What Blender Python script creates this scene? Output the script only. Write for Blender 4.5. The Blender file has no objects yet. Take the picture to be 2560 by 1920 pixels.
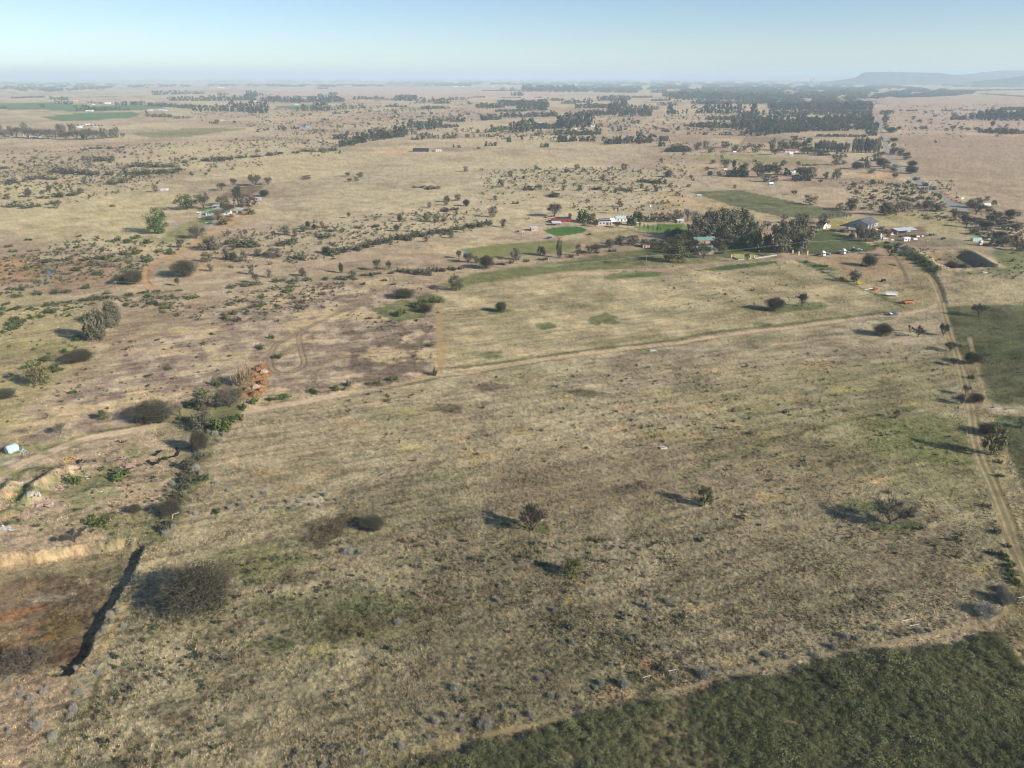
import bpy, math, random
import numpy as np
from mathutils import Vector

random.seed(11)
rng = np.random.default_rng(11)
sc = bpy.context.scene
COL = sc.collection

# ---------------------------------------------------------------- camera
FPX, CAMH, HORIZON = 1775.0, 120.0, 191.0        # focal length in photo pixels, drone height, horizon row
PITCH = math.atan((960 - HORIZON) / FPX)
CP, SP = math.cos(PITCH), math.sin(PITCH)
cam_data = bpy.data.cameras.new('camera')
cam = bpy.data.objects.new('camera', cam_data)
COL.objects.link(cam)
cam_data.sensor_width = 36.0
cam_data.lens = 36.0 * FPX / 2560.0
cam_data.clip_start = 1.0
cam_data.clip_end = 90000.0
cam.location = (0, 0, CAMH)
cam.rotation_euler = (math.pi / 2 - PITCH, 0, 0)
sc.camera = cam

# ---------------------------------------------------------------- sky, sun, exposure
SUN_EL, SUN_AZ = math.radians(25.0), math.radians(118.0)   # azimuth clockwise from +Y
world = bpy.data.worlds.new("World")
sc.world = world
world.use_nodes = True
wn = world.node_tree.nodes
sky = wn.new('ShaderNodeTexSky')
sky.sky_type = 'NISHITA'
sky.sun_disc = False
sky.sun_elevation = SUN_EL
sky.sun_rotation = SUN_AZ
sky.altitude = 1400.0
sky.air_density = 0.9
sky.dust_density = 0.5
sky.ozone_density = 2.6
wn['Background'].inputs['Strength'].default_value = 0.072
world.node_tree.links.new(sky.outputs[0], wn['Background'].inputs['Color'])
sun_data = bpy.data.lights.new('sun', 'SUN')
sun_data.energy = 4.2
sun_data.angle = math.radians(0.55)
sun_data.color = (1.0, 0.93, 0.82)
sun = bpy.data.objects.new('sun', sun_data)
COL.objects.link(sun)
sdir = Vector((math.cos(SUN_EL) * math.sin(SUN_AZ), math.cos(SUN_EL) * math.cos(SUN_AZ), math.sin(SUN_EL)))
sun.rotation_euler = sdir.to_track_quat('Z', 'Y').to_euler()
sun.location = (300, -200, 300)
sc.view_settings.view_transform = 'Standard'
sc.view_settings.look = 'None'
sc.view_settings.exposure = 0.86
sc.view_settings.gamma = 1.0
sc.cycles.max_bounces = 4
sc.cycles.diffuse_bounces = 2
sc.cycles.glossy_bounces = 1
sc.cycles.transmission_bounces = 1
sc.cycles.volume_bounces = 1
sc.cycles.filter_width = 1.15
sc.cycles.use_denoising = True
sc.cycles.denoiser = 'OPENIMAGEDENOISE'
sc.cycles.denoising_input_passes = 'RGB_ALBEDO_NORMAL'
sc.cycles.denoising_prefilter = 'ACCURATE'

# ---------------------------------------------------------------- pixel rows of the photo -> points on the ground
CR = dict(v=(0, 0, 1.15732), a=(0, 150, .38879), b=(850, 150, .38879), c=(1700, 150, .38879), d=(0, 400, .38879),
          e=(850, 400, .38879), f=(1700, 400, .38879), g=(0, 850, .38879), h=(850, 850, .38879), i=(1700, 850, .38879),
          j=(0, 1350, .38879), k=(850, 1350, .38879), l=(1700, 1350, .38879), m=(2000, 500, .18083), n=(1660, 500, .18083),
          o=(1300, 500, .18083), p=(380, 440, .18083), q=(2260, 480, .13562), r=(0, 1080, .18083), s=(560, 820, .13562),
          t=(1560, 1620, .09042), A=(0, 170, .217), B=(480, 170, .217), C=(960, 170, .217), D=(1440, 170, .217),
          E=(1920, 150, .28933), G=(1640, 330, .28933))


def P(x, y):
    a = (x - 1280) / FPX
    b = (960 - y) / FPX
    t = CAMH / max(SP - b * CP, 1e-5)
    return (a * t, (CP + b * SP) * t)


def W(k, x, y):
    ox, oy, s = CR[k]
    return P(ox + x * s, oy + y * s)


def PPM(y):                                     # photo pixels per metre on the ground at photo row y
    b = (960 - y) / FPX
    return FPX * max(SP - b * CP, 1e-5) / CAMH


def CPPM(k, y):                                 # the same in crop pixels
    ox, oy, s = CR[k]
    return PPM(oy + y * s) / s


def L(k, s):                                    # "x,y x,y ..." in crop k -> list of ground points
    return [W(k, *map(float, q.split(','))) for q in s.split()]


# ---------------------------------------------------------------- noise
def _hash(ix, iy, seed):
    h = (ix.astype(np.int64) * 374761393 + iy.astype(np.int64) * 668265263 + seed * 1442695041) & 0xFFFFFFFF
    h = ((h ^ (h >> 13)) * 1274126177) & 0xFFFFFFFF
    h = ((h ^ (h >> 16)) * 2246822519) & 0xFFFFFFFF
    return ((h ^ (h >> 15)) & 0xFFFFFF) / float(0xFFFFFF)


def vnoise(x, y, seed=0):
    fx, fy = np.floor(x), np.floor(y)
    ux, uy = x - fx, y - fy
    ux = ux * ux * (3 - 2 * ux)
    uy = uy * uy * (3 - 2 * uy)
    a = _hash(fx, fy, seed)
    b = _hash(fx + 1, fy, seed)
    c = _hash(fx, fy + 1, seed)
    d = _hash(fx + 1, fy + 1, seed)
    return (a + (b - a) * ux) * (1 - uy) + (c + (d - c) * ux) * uy


def fbm(x, y, lam, octv=3, seed=0):
    s, amp, tot = 0.0, 1.0, 0.0
    c, sn = math.cos(.6), math.sin(.6)
    for k in range(octv):
        s = s + amp * vnoise(x / lam + 17.3 * k, y / lam - 9.1 * k, seed + k)
        tot += amp
        amp *= .5
        lam *= .47
        x, y = c * x - sn * y, sn * x + c * y
    return s / tot


def sstep(a, b, x):
    t = np.clip((x - a) / (b - a), 0, 1)
    return t * t * (3 - 2 * t)


def seg_dist(x, y, pts, closed):
    d2 = np.full(x.shape, 1e18)
    n = len(pts)
    for k in range(n if closed else n - 1):
        ax, ay = pts[k]
        bx, by = pts[(k + 1) % n]
        dx, dy = bx - ax, by - ay
        l2 = dx * dx + dy * dy + 1e-9
        t = np.clip(((x - ax) * dx + (y - ay) * dy) / l2, 0, 1)
        d2 = np.minimum(d2, (x - ax - t * dx) ** 2 + (y - ay - t * dy) ** 2)
    return np.sqrt(d2)


def inside(x, y, pts):
    r = np.zeros(x.shape, bool)
    n = len(pts)
    for k in range(n):
        ax, ay = pts[k]
        bx, by = pts[(k + 1) % n]
        if ay == by:
            continue
        c = (ay > y) != (by > y)
        r ^= c & (x < (bx - ax) * (y - ay) / (by - ay) + ax)
    return r


def sdf(x, y, pts, closed=True, margin=40.0):
    """Signed distance (positive inside); far outside the box it is just -margin."""
    px = [p[0] for p in pts]
    py = [p[1] for p in pts]
    out = np.full(x.shape, -margin, float)
    idx = np.nonzero((x > min(px) - margin) & (x < max(px) + margin) & (y > min(py) - margin) & (y < max(py) + margin))[0]
    if len(idx) == 0:
        return out
    d = seg_dist(x[idx], y[idx], pts, closed)
    if closed:
        d = np.where(inside(x[idx], y[idx], pts), d, -d)
    else:
        d = -d
    out[idx] = d
    return out


def smooth_line(pts, n=6):                       # Catmull-Rom through the points
    if len(pts) < 3:
        return pts
    q = [pts[0]] + list(pts) + [pts[-1]]
    res = []
    for k in range(1, len(q) - 2):
        p0, p1, p2, p3 = [np.array(v) for v in q[k - 1:k + 3]]
        for t in np.linspace(0, 1, n, endpoint=False):
            res.append(tuple(.5 * ((2 * p1) + (-p0 + p2) * t + (2 * p0 - 5 * p1 + 4 * p2 - p3) * t * t + (-p0 + 3 * p1 - 3 * p2 + p3) * t ** 3)))
    res.append(tuple(q[-1]))
    return res


# ---------------------------------------------------------------- terrain relief
PIT = L('j', "945,20 890,150 770,350 655,560 575,720 450,870 200,850 -300,830 -300,70 0,95 150,85 300,62 420,42 600,15 800,-20")
BASIN = L('q', "1040,1075 1200,1100 1720,1390 1250,1402 860,1400 560,1280 420,1130 740,1075")
BANKS = [(L('q', "60,1060 350,1270 650,1480"), 7.0, 2.6),                       # dam embankment beside the track
         (L('q', "1060,1060 1250,1100 1740,1385"), 4.0, 1.2), (L('q', "1740,1395 1200,1415 640,1480"), 4.0, .8),
         (L('r', "960,560 800,600 640,720 500,830 440,950"), 3.6, 2.9),          # rubble ridge
         (L('r', "150,760 90,860"), 3.0, 2.0), (L('r', "430,540 600,560"), 3.0, .9), (L('r', "1150,560 1350,545"), 2.4, .8),
         (L('r', "1250,820 1420,800"), 2.6, .8), (L('r', "1620,420 1850,400"), 2.6, .7), (L('r', "0,1150 160,1120"), 3.2, 1.1),
         (L('r', "0,1300 300,1330"), 2.4, .5), (L('r', "1600,290 1760,240"), 2.0, .6), (L('s', "420,500 620,500"), 1.6, .5)]


def relief(x, y):
    z = np.zeros(x.shape)
    d = sdf(x, y, PIT, True, 20)
    d = d + 2.6 * (fbm(x, y, 5, 3, 71) - .5)
    z = z - 2.5 * sstep(-.2, 1.9, d) - .5 * sstep(2, 14, d)
    d = sdf(x, y, BASIN, True, 20)
    z = z - 3.8 * sstep(-.5, 6, d)
    for pts, w, h in BANKS:
        d = -sdf(x, y, pts, False, w * 3)
        k = d < w * 2.9
        z = z + np.where(k, h * np.exp(-(d / w) ** 2 * 1.6) * (.75 + .5 * vnoise(x / 2.5, y / 2.5, 5)), 0)
    return z


def GZ(x, y):
    return float(relief(np.array([x], float), np.array([y], float))[0])


# ---------------------------------------------------------------- materials
def new_mat(name, rough=.9, spec=.05):
    m = bpy.data.materials.new(name)
    m.use_nodes = True
    b = m.node_tree.nodes['Principled BSDF']
    b.inputs['Roughness'].default_value = rough
    b.inputs['Specular IOR Level'].default_value = spec
    return m, m.node_tree, b


def noisy(name, col, rough=.8, amp=.25, scale=1.5, spec=.15, metal=0.0, detail=4.0, col2=None):
    """plain colour broken up by object-space noise"""
    m, nt, b = new_mat(name, rough, spec)
    tc = nt.nodes.new('ShaderNodeTexCoord')
    n = nt.nodes.new('ShaderNodeTexNoise')
    n.inputs['Scale'].default_value = scale
    n.inputs['Detail'].default_value = detail
    nt.links.new(tc.outputs['Object'], n.inputs['Vector'])
    mx = nt.nodes.new('ShaderNodeMix')
    mx.data_type = 'RGBA'
    c2 = col2 or tuple(c * (1 - amp * 1.6) for c in col)
    mx.inputs[6].default_value = (*c2, 1)
    mx.inputs[7].default_value = (*[min(1, c * (1 + amp * .6)) for c in col], 1)
    cr = nt.nodes.new('ShaderNodeMapRange')
    cr.inputs['From Min'].default_value = .3
    cr.inputs['From Max'].default_value = .68
    nt.links.new(n.outputs['Fac'], cr.inputs['Value'])
    nt.links.new(cr.outputs['Result'], mx.inputs[0])
    nt.links.new(mx.outputs[2], b.inputs['Base Color'])
    b.inputs['Metallic'].default_value = metal
    return m


def attr_mat(name, tint=(1, 1, 1), var=.25, hue=.02, rough=.9, transl=0.0):
    """vertex colour times a tint, varied a little from object to object"""
    m, nt, b = new_mat(name, rough, .03)
    at = nt.nodes.new('ShaderNodeAttribute')
    at.attribute_name = 'Col'
    mul = nt.nodes.new('ShaderNodeMix')
    mul.data_type = 'RGBA'
    mul.blend_type = 'MULTIPLY'
    mul.inputs[0].default_value = 1
    mul.inputs[7].default_value = (*tint, 1)
    nt.links.new(at.outputs['Color'], mul.inputs[6])
    oi = nt.nodes.new('ShaderNodeObjectInfo')
    hs = nt.nodes.new('ShaderNodeHueSaturation')
    mr = nt.nodes.new('ShaderNodeMapRange')
    mr.inputs['To Min'].default_value = 1 - var
    mr.inputs['To Max'].default_value = 1 + var
    nt.links.new(oi.outputs['Random'], mr.inputs['Value'])
    nt.links.new(mr.outputs['Result'], hs.inputs['Value'])
    mh = nt.nodes.new('ShaderNodeMath')
    mh.operation = 'MULTIPLY_ADD'
    fr = nt.nodes.new('ShaderNodeMath')
    fr.operation = 'FRACT'
    m7 = nt.nodes.new('ShaderNodeMath')
    m7.operation = 'MULTIPLY'
    m7.inputs[1].default_value = 7.31
    nt.links.new(oi.outputs['Random'], m7.inputs[0])
    nt.links.new(m7.outputs[0], fr.inputs[0])
    nt.links.new(fr.outputs[0], mh.inputs[0])
    mh.inputs[1].default_value = hue * 2
    mh.inputs[2].default_value = .5 - hue
    nt.links.new(mh.outputs[0], hs.inputs['Hue'])
    nt.links.new(mul.outputs[2], hs.inputs['Color'])
    nt.links.new(hs.outputs['Color'], b.inputs['Base Color'])
    return m


# ---------------------------------------------------------------- mesh helpers
def np_mesh(name, V, loops, sizes, mat, col=None, smooth=False):
    me = bpy.data.meshes.new(name)
    V = np.asarray(V, np.float32)
    loops = np.asarray(loops, np.int32).ravel()
    sizes = np.asarray(sizes, np.int32)
    me.vertices.add(len(V))
    me.vertices.foreach_set('co', V.ravel())
    me.loops.add(len(loops))
    me.loops.foreach_set('vertex_index', loops)
    me.polygons.add(len(sizes))
    me.polygons.foreach_set('loop_start', np.concatenate(([0], np.cumsum(sizes)[:-1])).astype(np.int32))
    if smooth:
        me.polygons.foreach_set('use_smooth', np.ones(len(sizes), bool))
    me.update(calc_edges=True)
    if col is not None:
        a = me.color_attributes.new('Col', 'FLOAT_COLOR', 'POINT')
        c = np.ones((len(V), 4), np.float32)
        c[:, :3] = col
        a.data.foreach_set('color', c.ravel())
    if mat:
        me.materials.append(mat)
    return me


def link(name, me, parent=None):
    o = bpy.data.objects.new(name, me)
    COL.objects.link(o)
    if parent:
        o.parent = parent
    return o


def tag(o, label=None, cat=None, group=None, kind=None):
    if label:
        o['label'] = label
    if cat:
        o['category'] = cat
    if group:
        o['group'] = group
    if kind:
        o['kind'] = kind
    return o


def thing(name, label, cat, loc=(0, 0, 0), rot=0.0, group=None):
    o = bpy.data.objects.new(name, None)
    o.empty_display_size = .5
    COL.objects.link(o)
    o.location = loc
    o.rotation_euler = (0, 0, rot)
    return tag(o, label, cat, group)


class MB:
    def __init__(s):
        s.v, s.f = [], []

    def add(s, vs, fs):
        n = len(s.v)
        s.v += [tuple(p) for p in vs]
        s.f += [tuple(n + q for q in f) for f in fs]
        return s

    def box(s, c, d, rz=0.0, ry=0.0):
        x, y, z = d[0] / 2, d[1] / 2, d[2] / 2
        ca, sa, cb, sb = math.cos(rz), math.sin(rz), math.cos(ry), math.sin(ry)
        vs = []
        for a, b, e in [(-x, -y, -z), (x, -y, -z), (x, y, -z), (-x, y, -z), (-x, -y, z), (x, -y, z), (x, y, z), (-x, y, z)]:
            a, e = a * cb + e * sb, -a * sb + e * cb
            vs.append((c[0] + a * ca - b * sa, c[1] + a * sa + b * ca, c[2] + e))
        return s.add(vs, [(3, 2, 1, 0), (4, 5, 6, 7), (0, 1, 5, 4), (1, 2, 6, 5), (2, 3, 7, 6), (3, 0, 4, 7)])

    def prism(s, prof, axis, a, b):
        """profile (list of 2-D points, counter-clockwise) swept from a to b along an axis; profile lies in the other two axes"""
        n = len(prof)
        mk = {'x': lambda p, t: (t, p[0], p[1]), 'y': lambda p, t: (p[0], t, p[1]), 'z': lambda p, t: (p[0], p[1], t)}[axis]
        vs = [mk(p, a) for p in prof] + [mk(p, b) for p in prof]
        fs = [tuple(range(n))[::-1], tuple(range(n, 2 * n))]
        fs += [(k, (k + 1) % n, n + (k + 1) % n, n + k) for k in range(n)]
        return s.add(vs, fs)

    def tube(s, p0, p1, r0, r1=None, n=8, cap=True):
        r1 = r0 if r1 is None else r1
        p0, p1 = Vector(p0), Vector(p1)
        d = (p1 - p0)
        if d.length < 1e-6:
            return s
        q = d.to_track_quat('Z', 'Y')
        vs = []
        for p, r in ((p0, r0), (p1, r1)):
            for k in range(n):
                a = 2 * math.pi * k / n
                vs.append(p + q @ Vector((r * math.cos(a), r * math.sin(a), 0)))
        fs = [(k, (k + 1) % n, n + (k + 1) % n, n + k) for k in range(n)]
        if cap:
            fs += [tuple(range(n))[::-1], tuple(range(n, 2 * n))]
        return s.add(vs, fs)

    def path(s, pts, r, n=4):
        for a, b in zip(pts[:-1], pts[1:]):
            s.tube(a, b, r, r, n, False)
        return s

    def ring(s, c, axis, R, r, n=14, m=6):
        """torus (tyres)"""
        vs, fs = [], []
        ax = Vector(axis).normalized()
        q = ax.to_track_quat('Z', 'Y')
        for k in range(n):
            a = 2 * math.pi * k / n
            for l in range(m):
                b = 2 * math.pi * l / m
                p = Vector(((R + r * math.cos(b)) * math.cos(a), (R + r * math.cos(b)) * math.sin(a), r * math.sin(b)))
                vs.append(Vector(c) + q @ p)
                fs.append((k * m + l, ((k + 1) % n) * m + l, ((k + 1) % n) * m + (l + 1) % m, k * m + (l + 1) % m))
        return s.add(vs, fs)

    def lump(s, c, d, seed=0, n=10, m=6, amp=.18, flat=True):
        """noisy dome standing on the ground"""
        r = random.Random(seed)
        vs, fs = [], []
        for a in range(m):
            ph = (math.pi / 2) * a / m
            for k in range(n):
                th = 2 * math.pi * k / n
                w = 1 + amp * (r.random() * 2 - 1)
                vs.append((c[0] + d[0] / 2 * math.cos(ph) * math.cos(th) * w, c[1] + d[1] / 2 * math.cos(ph) * math.sin(th) * w,
                           c[2] + (d[2] * (math.sin(ph) ** (1.25 if flat else 1)) * (1 + amp * .7 * (r.random() * 2 - 1)) if a else -.25)))
        vs.append((c[0], c[1], c[2] + d[2]))
        for a in range(m - 1):
            for k in range(n):
                fs.append((a * n + k, a * n + (k + 1) % n, (a + 1) * n + (k + 1) % n, (a + 1) * n + k))
        for k in range(n):
            fs.append(((m - 1) * n + k, (m - 1) * n + (k + 1) % n, n * m))
        return s.add(vs, fs)

    def mesh(s, name, mat, smooth=False):
        me = bpy.data.meshes.new(name)
        me.from_pydata(s.v, [], s.f)
        if mat:
            me.materials.append(mat)
        if smooth:
            me.polygons.foreach_set('use_smooth', [True] * len(me.polygons))
        me.update()
        return me

    def build(s, name, mat, parent=None, smooth=False):
        return link(name, s.mesh(name, mat, smooth), parent)


def dup_tree(o, loc, rot=0.0, label=None, group=None, scale=None):
    r = o.copy()
    COL.objects.link(r)
    r.location = loc
    r.rotation_euler = (0, 0, rot)
    if scale is not None:
        r.scale = scale
    if label:
        r['label'] = label
    if group:
        r['group'] = group
    elif 'group' in r:
        del r['group']
    for ch in list(o.children):
        c = ch.copy()
        COL.objects.link(c)
        c.parent = r
        for g in ch.children:
            d = g.copy()
            COL.objects.link(d)
            d.parent = c
    return r

# ---------------------------------------------------------------- ground: one sheet out to the horizon
def A(r, g, b, k=.86):                           # surface albedo for a sunlit colour seen in the photo
    f = lambda c: (c / 255 / 12.92) if c < 10 else ((c / 255 + .055) / 1.055) ** 2.4
    return np.array([f(r) * k, f(g) * k, f(b) * k])


th_f = np.linspace(math.radians(-54), math.radians(54), 1200)
th_c = np.linspace(math.radians(54), math.radians(306), 64)[1:-1]
TH = np.concatenate([th_f, th_c])
NT = len(TH)
dep = np.linspace(math.atan(CAMH / 76.0), math.atan(CAMH / 9000.0), 700)
RR = np.concatenate([[4, 16, 30, 45, 56, 64, 70], CAMH / np.tan(dep), np.geomspace(9000, 46000, 26)[1:]])
NR = len(RR)
gx = (RR[:, None] * np.sin(TH)[None, :]).ravel()
gy = (RR[:, None] * np.cos(TH)[None, :]).ravel()
gr = np.repeat(RR, NT)
dR = np.gradient(RR)
gs = np.repeat(np.maximum(dR, RR * .0016), NT)   # local vertex spacing


def lod(lam, pw=1.0):
    return np.clip(1.4 * lam / gs - .4, 0, 1) ** pw


def NZ(lam, octv=3, seed=0):
    return fbm(gx, gy, lam, octv, seed) - .5


n1, n2, n3, n4 = NZ(420, 3, 1), NZ(90, 3, 2), NZ(22, 3, 3), NZ(6, 2, 4)
n5 = (NZ(1.1, 2, 6)) * lod(1.1)
_p, _q = W('v', 620, 868), W('v', 1900, 682)      # rows run along the main track
_t = math.atan2(_q[1] - _p[1], _q[0] - _p[0])
_a, _b = gx * math.cos(_t) + gy * math.sin(_t), gy * math.cos(_t) - gx * math.sin(_t)
nst = (fbm(_a * .16, _b, 1.9, 3, 12) - .5) * lod(1.9, .7)
n6 = (NZ(.55, 1, 9)) * lod(.55)
col = np.empty((len(gx), 3))
col[:] = A(172, 152, 124)
zone = np.zeros(len(gx), np.int16)
ZN = ['ground']


def lay(m, c, var=0.0):
    """blend a colour in by mask"""
    m = np.clip(m, 0, 1)[:, None]
    c = np.asarray(c)
    k = np.nonzero(m[:, 0] > .002)[0]
    if len(k):
        cc = c if c.ndim == 1 else c[k]
        f = 1 if not var else (1 + var * (n3[k] * 1.4 + n4[k] * 1.2))[:, None]
        col[k] = col[k] * (1 - m[k]) + cc * f * m[k]


def mpoly(pts, soft=3.0, rag=4.0, lam=None):
    d = sdf(gx, gy, pts, True, max(30, soft * 4 + rag * 2))
    k = d > -max(30, soft * 4 + rag * 2) + .01
    out = np.zeros(len(gx))
    nn = fbm(gx[k], gy[k], lam or max(rag * 1.6, 1.5), 3, 33) - .5
    out[k] = sstep(-soft, soft, d[k] + nn * 2 * rag)
    return out


def mline(pts, w, soft=.6, rag=.6, curve=True):
    if curve:
        pts = smooth_line(pts)
    d = sdf(gx, gy, pts, False, w * 2 + soft * 4 + 4)
    k = d > -(w * 2 + soft * 4 + 4) + .01
    out = np.zeros(len(gx))
    nn = fbm(gx[k], gy[k], 5, 3, 35) - .5
    out[k] = sstep(-soft, soft, w / 2 + d[k] + nn * 2 * rag)
    return out


def setzone(m, name, thr=.5):
    if name not in ZN:
        ZN.append(name)
    zone[m > thr] = ZN.index(name)


def patch(nn, lo, hi):
    return sstep(lo, hi, nn)


# --- the plain
lay(patch(n1, -.05, .14), A(178, 160, 126))
lay(patch(-n1, 0.02, .2) * .7, A(160, 136, 112))
lay(patch(n2, .05, .2) * .5, A(182, 164, 122))
lay(patch(-n2, .06, .2) * .5, A(146, 126, 100))
lay(patch(n3, .08, .25) * .4 * lod(22), A(128, 116, 86))
# broad areas of the middle distance
lay(mpoly(L('e', "0,60 600,20 1500,20 2212,80 2212,420 1400,420 900,480 0,600 -300,600 -300,300"), 40, 30) * .75, A(180, 164, 130))
lay(mpoly(L('d', "0,150 500,160 1100,200 1350,230 1000,300 1100,520 500,560 0,480"), 20, 15) * .8, A(182, 166, 124))
lay(mpoly(L('E', "1000,340 1700,300 2300,320 2300,830 1230,830 1050,480"), 30, 20) * .85, A(168, 146, 124))
lay(mpoly(L('c', "1300,480 2300,480 2300,1100 1900,860 1500,700"), 20, 14) * .7, A(150, 128, 104))
lay(mpoly(L('C', "0,215 2212,270 2212,370 800,350 0,340 -1500,330 -1500,230"), 300, 100) * .8, A(182, 158, 138))
lay(mpoly(L('f', "1200,350 1700,320 1850,420 1900,470 1500,480 1250,400"), 6, 5) * .8, A(164, 150, 106))
lay(mpoly(L('m', "0,760 1150,770 1280,760 1500,870 1850,1100 1920,1420 1300,1560 600,1180 300,990"), 5, 4) * .85, A(146, 130, 96))
lay(mpoly(L('f', "760,640 1300,600 1390,630 1430,740 1200,760 900,720"), 4, 3) * .6, A(164, 138, 106))
lay(mpoly(L('G', "0,530 250,530 800,680 1050,740 800,780 300,680 0,680"), 8, 4) * .8, A(178, 154, 116))

# --- near left: unmown pinkish grass, broken up with pale and dark
LEFT = L('v', "-60,905 120,880 230,800 330,730 480,660 600,640 700,625 840,598 935,650 945,800 860,825 620,868 500,888 400,905 330,915 100,975 -60,1040")
ml = mpoly(LEFT, 2, 3)
lay(ml, A(162, 143, 120))
lay(ml * patch(n4, .0, .2) * .55, A(188, 170, 140))
lay(ml * patch(-n4 + n3 * .5, .08, .25) * .45, A(126, 110, 92))
lay(ml * patch(n3 + n4 * .6, .02, .2), A(178, 158, 122))
lay(ml * patch(-n3 - n4 * .8, .05, .25) * .28, A(130, 112, 94))
lay(mpoly(L('v', "740,760 935,700 945,800 860,825 720,835"), 4, 4) * patch(-n4 - n3 * .6, -.05, .12) * .55, A(104, 90, 74))
lay(mpoly(L('g', "0,0 420,0 600,60 500,150 300,320 0,620 -200,700 -200,0"), 3, 5) * .75, A(150, 140, 98))
lay(mpoly(L('d', "0,820 560,900 600,1000 560,1286 0,1286 -200,1000"), 6, 6) * .6, A(150, 140, 98))
lay(mpoly(L('d', "380,640 760,620 960,700 930,800 560,860 300,840 300,730"), 5, 5) * .6, A(150, 124, 96))
lay(mpoly(L('d', "960,690 1250,560 1500,650 1280,740 1060,660"), 3, 3) * .5, A(170, 142, 110))

# --- pasture in the middle and the big field in front
MID = L('v', "945,640 1010,615 1400,590 1750,560 1850,600 1960,640 2020,660 1900,680 1700,700 1500,728 1300,755 1100,783 950,803")
mm = mpoly(MID, 2, 3)
lay(mm, A(164, 150, 116))
lay(mm * patch(n3 + n4 * .5, .03, .2) * .7, A(178, 160, 122))
lay(mm * patch(-n3 + n4 * .5, .05, .25) * .7, A(132, 122, 86))
BIG = L('v', "330,918 520,895 850,828 1100,790 1500,735 1900,686 2040,668 2060,760 2100,900 2160,1130 2190,1300 1900,1400 1500,1480 1100,1620 860,1680 60,1680 330,1130 400,1000")
mb = mpoly(BIG, 1.5, 2)
lay(mb, A(152, 140, 110))
far_ = sstep(150, 235, gr)                      # the field colour gets paler towards its far side
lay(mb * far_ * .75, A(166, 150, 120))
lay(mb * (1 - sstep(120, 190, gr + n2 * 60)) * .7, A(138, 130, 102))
lay(mb * patch(n3 + n2 * .5, .03, .2) * .4, A(120, 111, 84))
lay(mb * patch(-n3 + n2 * .6, .08, .24) * .4, A(118, 118, 82))
lay(mb * patch(NZ(38, 3, 51) + n4 * .2, .1, .2) * .35, A(100, 90, 72))
lay(mb * patch(NZ(30, 3, 58) + n4 * .25, .1, .2) * .45, A(172, 158, 128))
lay(mpoly(L('v', "1480,830 2050,760 2110,960 2150,1130 1800,1050 1500,960"), 14, 14) * .45, A(122, 120, 78))
lay(mpoly(L('v', "1830,900 2090,900 2110,1000 1900,985"), 3, 6) * .6, A(104, 108, 62))
lay(mpoly(L('v', "1050,1000 1700,930 1900,985 1850,1100 1200,1110 1000,1060"), 8, 10) * .5, A(118, 104, 80))
lay(mpoly(L('v', "1000,1120 1500,1100 2150,1130 2200,1320 1700,1440 1100,1620 600,1660 800,1400"), 14, 14) * .4, A(116, 106, 84))
lay(mpoly(L('v', "560,1300 760,1270 1000,1280 900,1380 640,1400"), 4, 9) * .55, A(92, 96, 60))
lay(mpoly(L('v', "420,1190 620,1180 700,1200 560,1260"), 3, 5) * .5, A(104, 108, 64))
lay(mpoly(L('v', "640,1160 740,1110 770,1120 700,1190"), 1.5, 2) * .8, A(82, 70, 54))
lay(mpoly(L('v', "700,1340 1010,1290 1000,1330 760,1390"), 2, 5) * .55, A(96, 86, 62))
# ochre round patches where the grass was cut, each its own warm tint
OCH = "640,1060,24,9 750,910,45,8 885,970,34,12 1035,985,36,12 985,945,34,9 1130,935,22,8 1270,965,16,7 1340,925,40,9 1420,940,50,10 1510,880,36,10 1350,880,30,8 1420,850,34,9 1220,860,24,8 1440,880,28,8 880,890,30,7 580,1020,40,10 690,1025,30,8 1640,880,40,9 1700,860,40,8 1580,920,30,8 1820,840,40,8 1660,1075,34,12 1890,1035,26,8 1980,870,34,8 1760,790,50,8 1560,800,46,7 1690,990,20,6 1140,1140,22,6 800,870,20,6 930,880,24,6 1120,930,14,6 1500,940,24,7 1660,940,30,7 1240,1290,22,8 1490,1310,28,9 2120,1230,30,14 1590,1430,30,9 1340,1500,60,14 700,1400,30,10"
for q, s4 in enumerate(OCH.split()):
    x, y, w, h = map(float, s4.split(','))
    pts = []
    for a in range(12):
        t = a / 12 * 2 * math.pi
        rr = 1 + .22 * math.sin(3 * t + q) + .12 * math.sin(5 * t + 2 * q)
        pts.append(W('v', x + w * rr * math.cos(t), y + h * rr * math.sin(t)))
    lay(mpoly(pts, .8, 1.6, 3) * (.62 + .1 * math.sin(q * 2.1)), [A(172, 150, 106), A(176, 152, 116), A(162, 150, 98)][q % 3])
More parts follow.
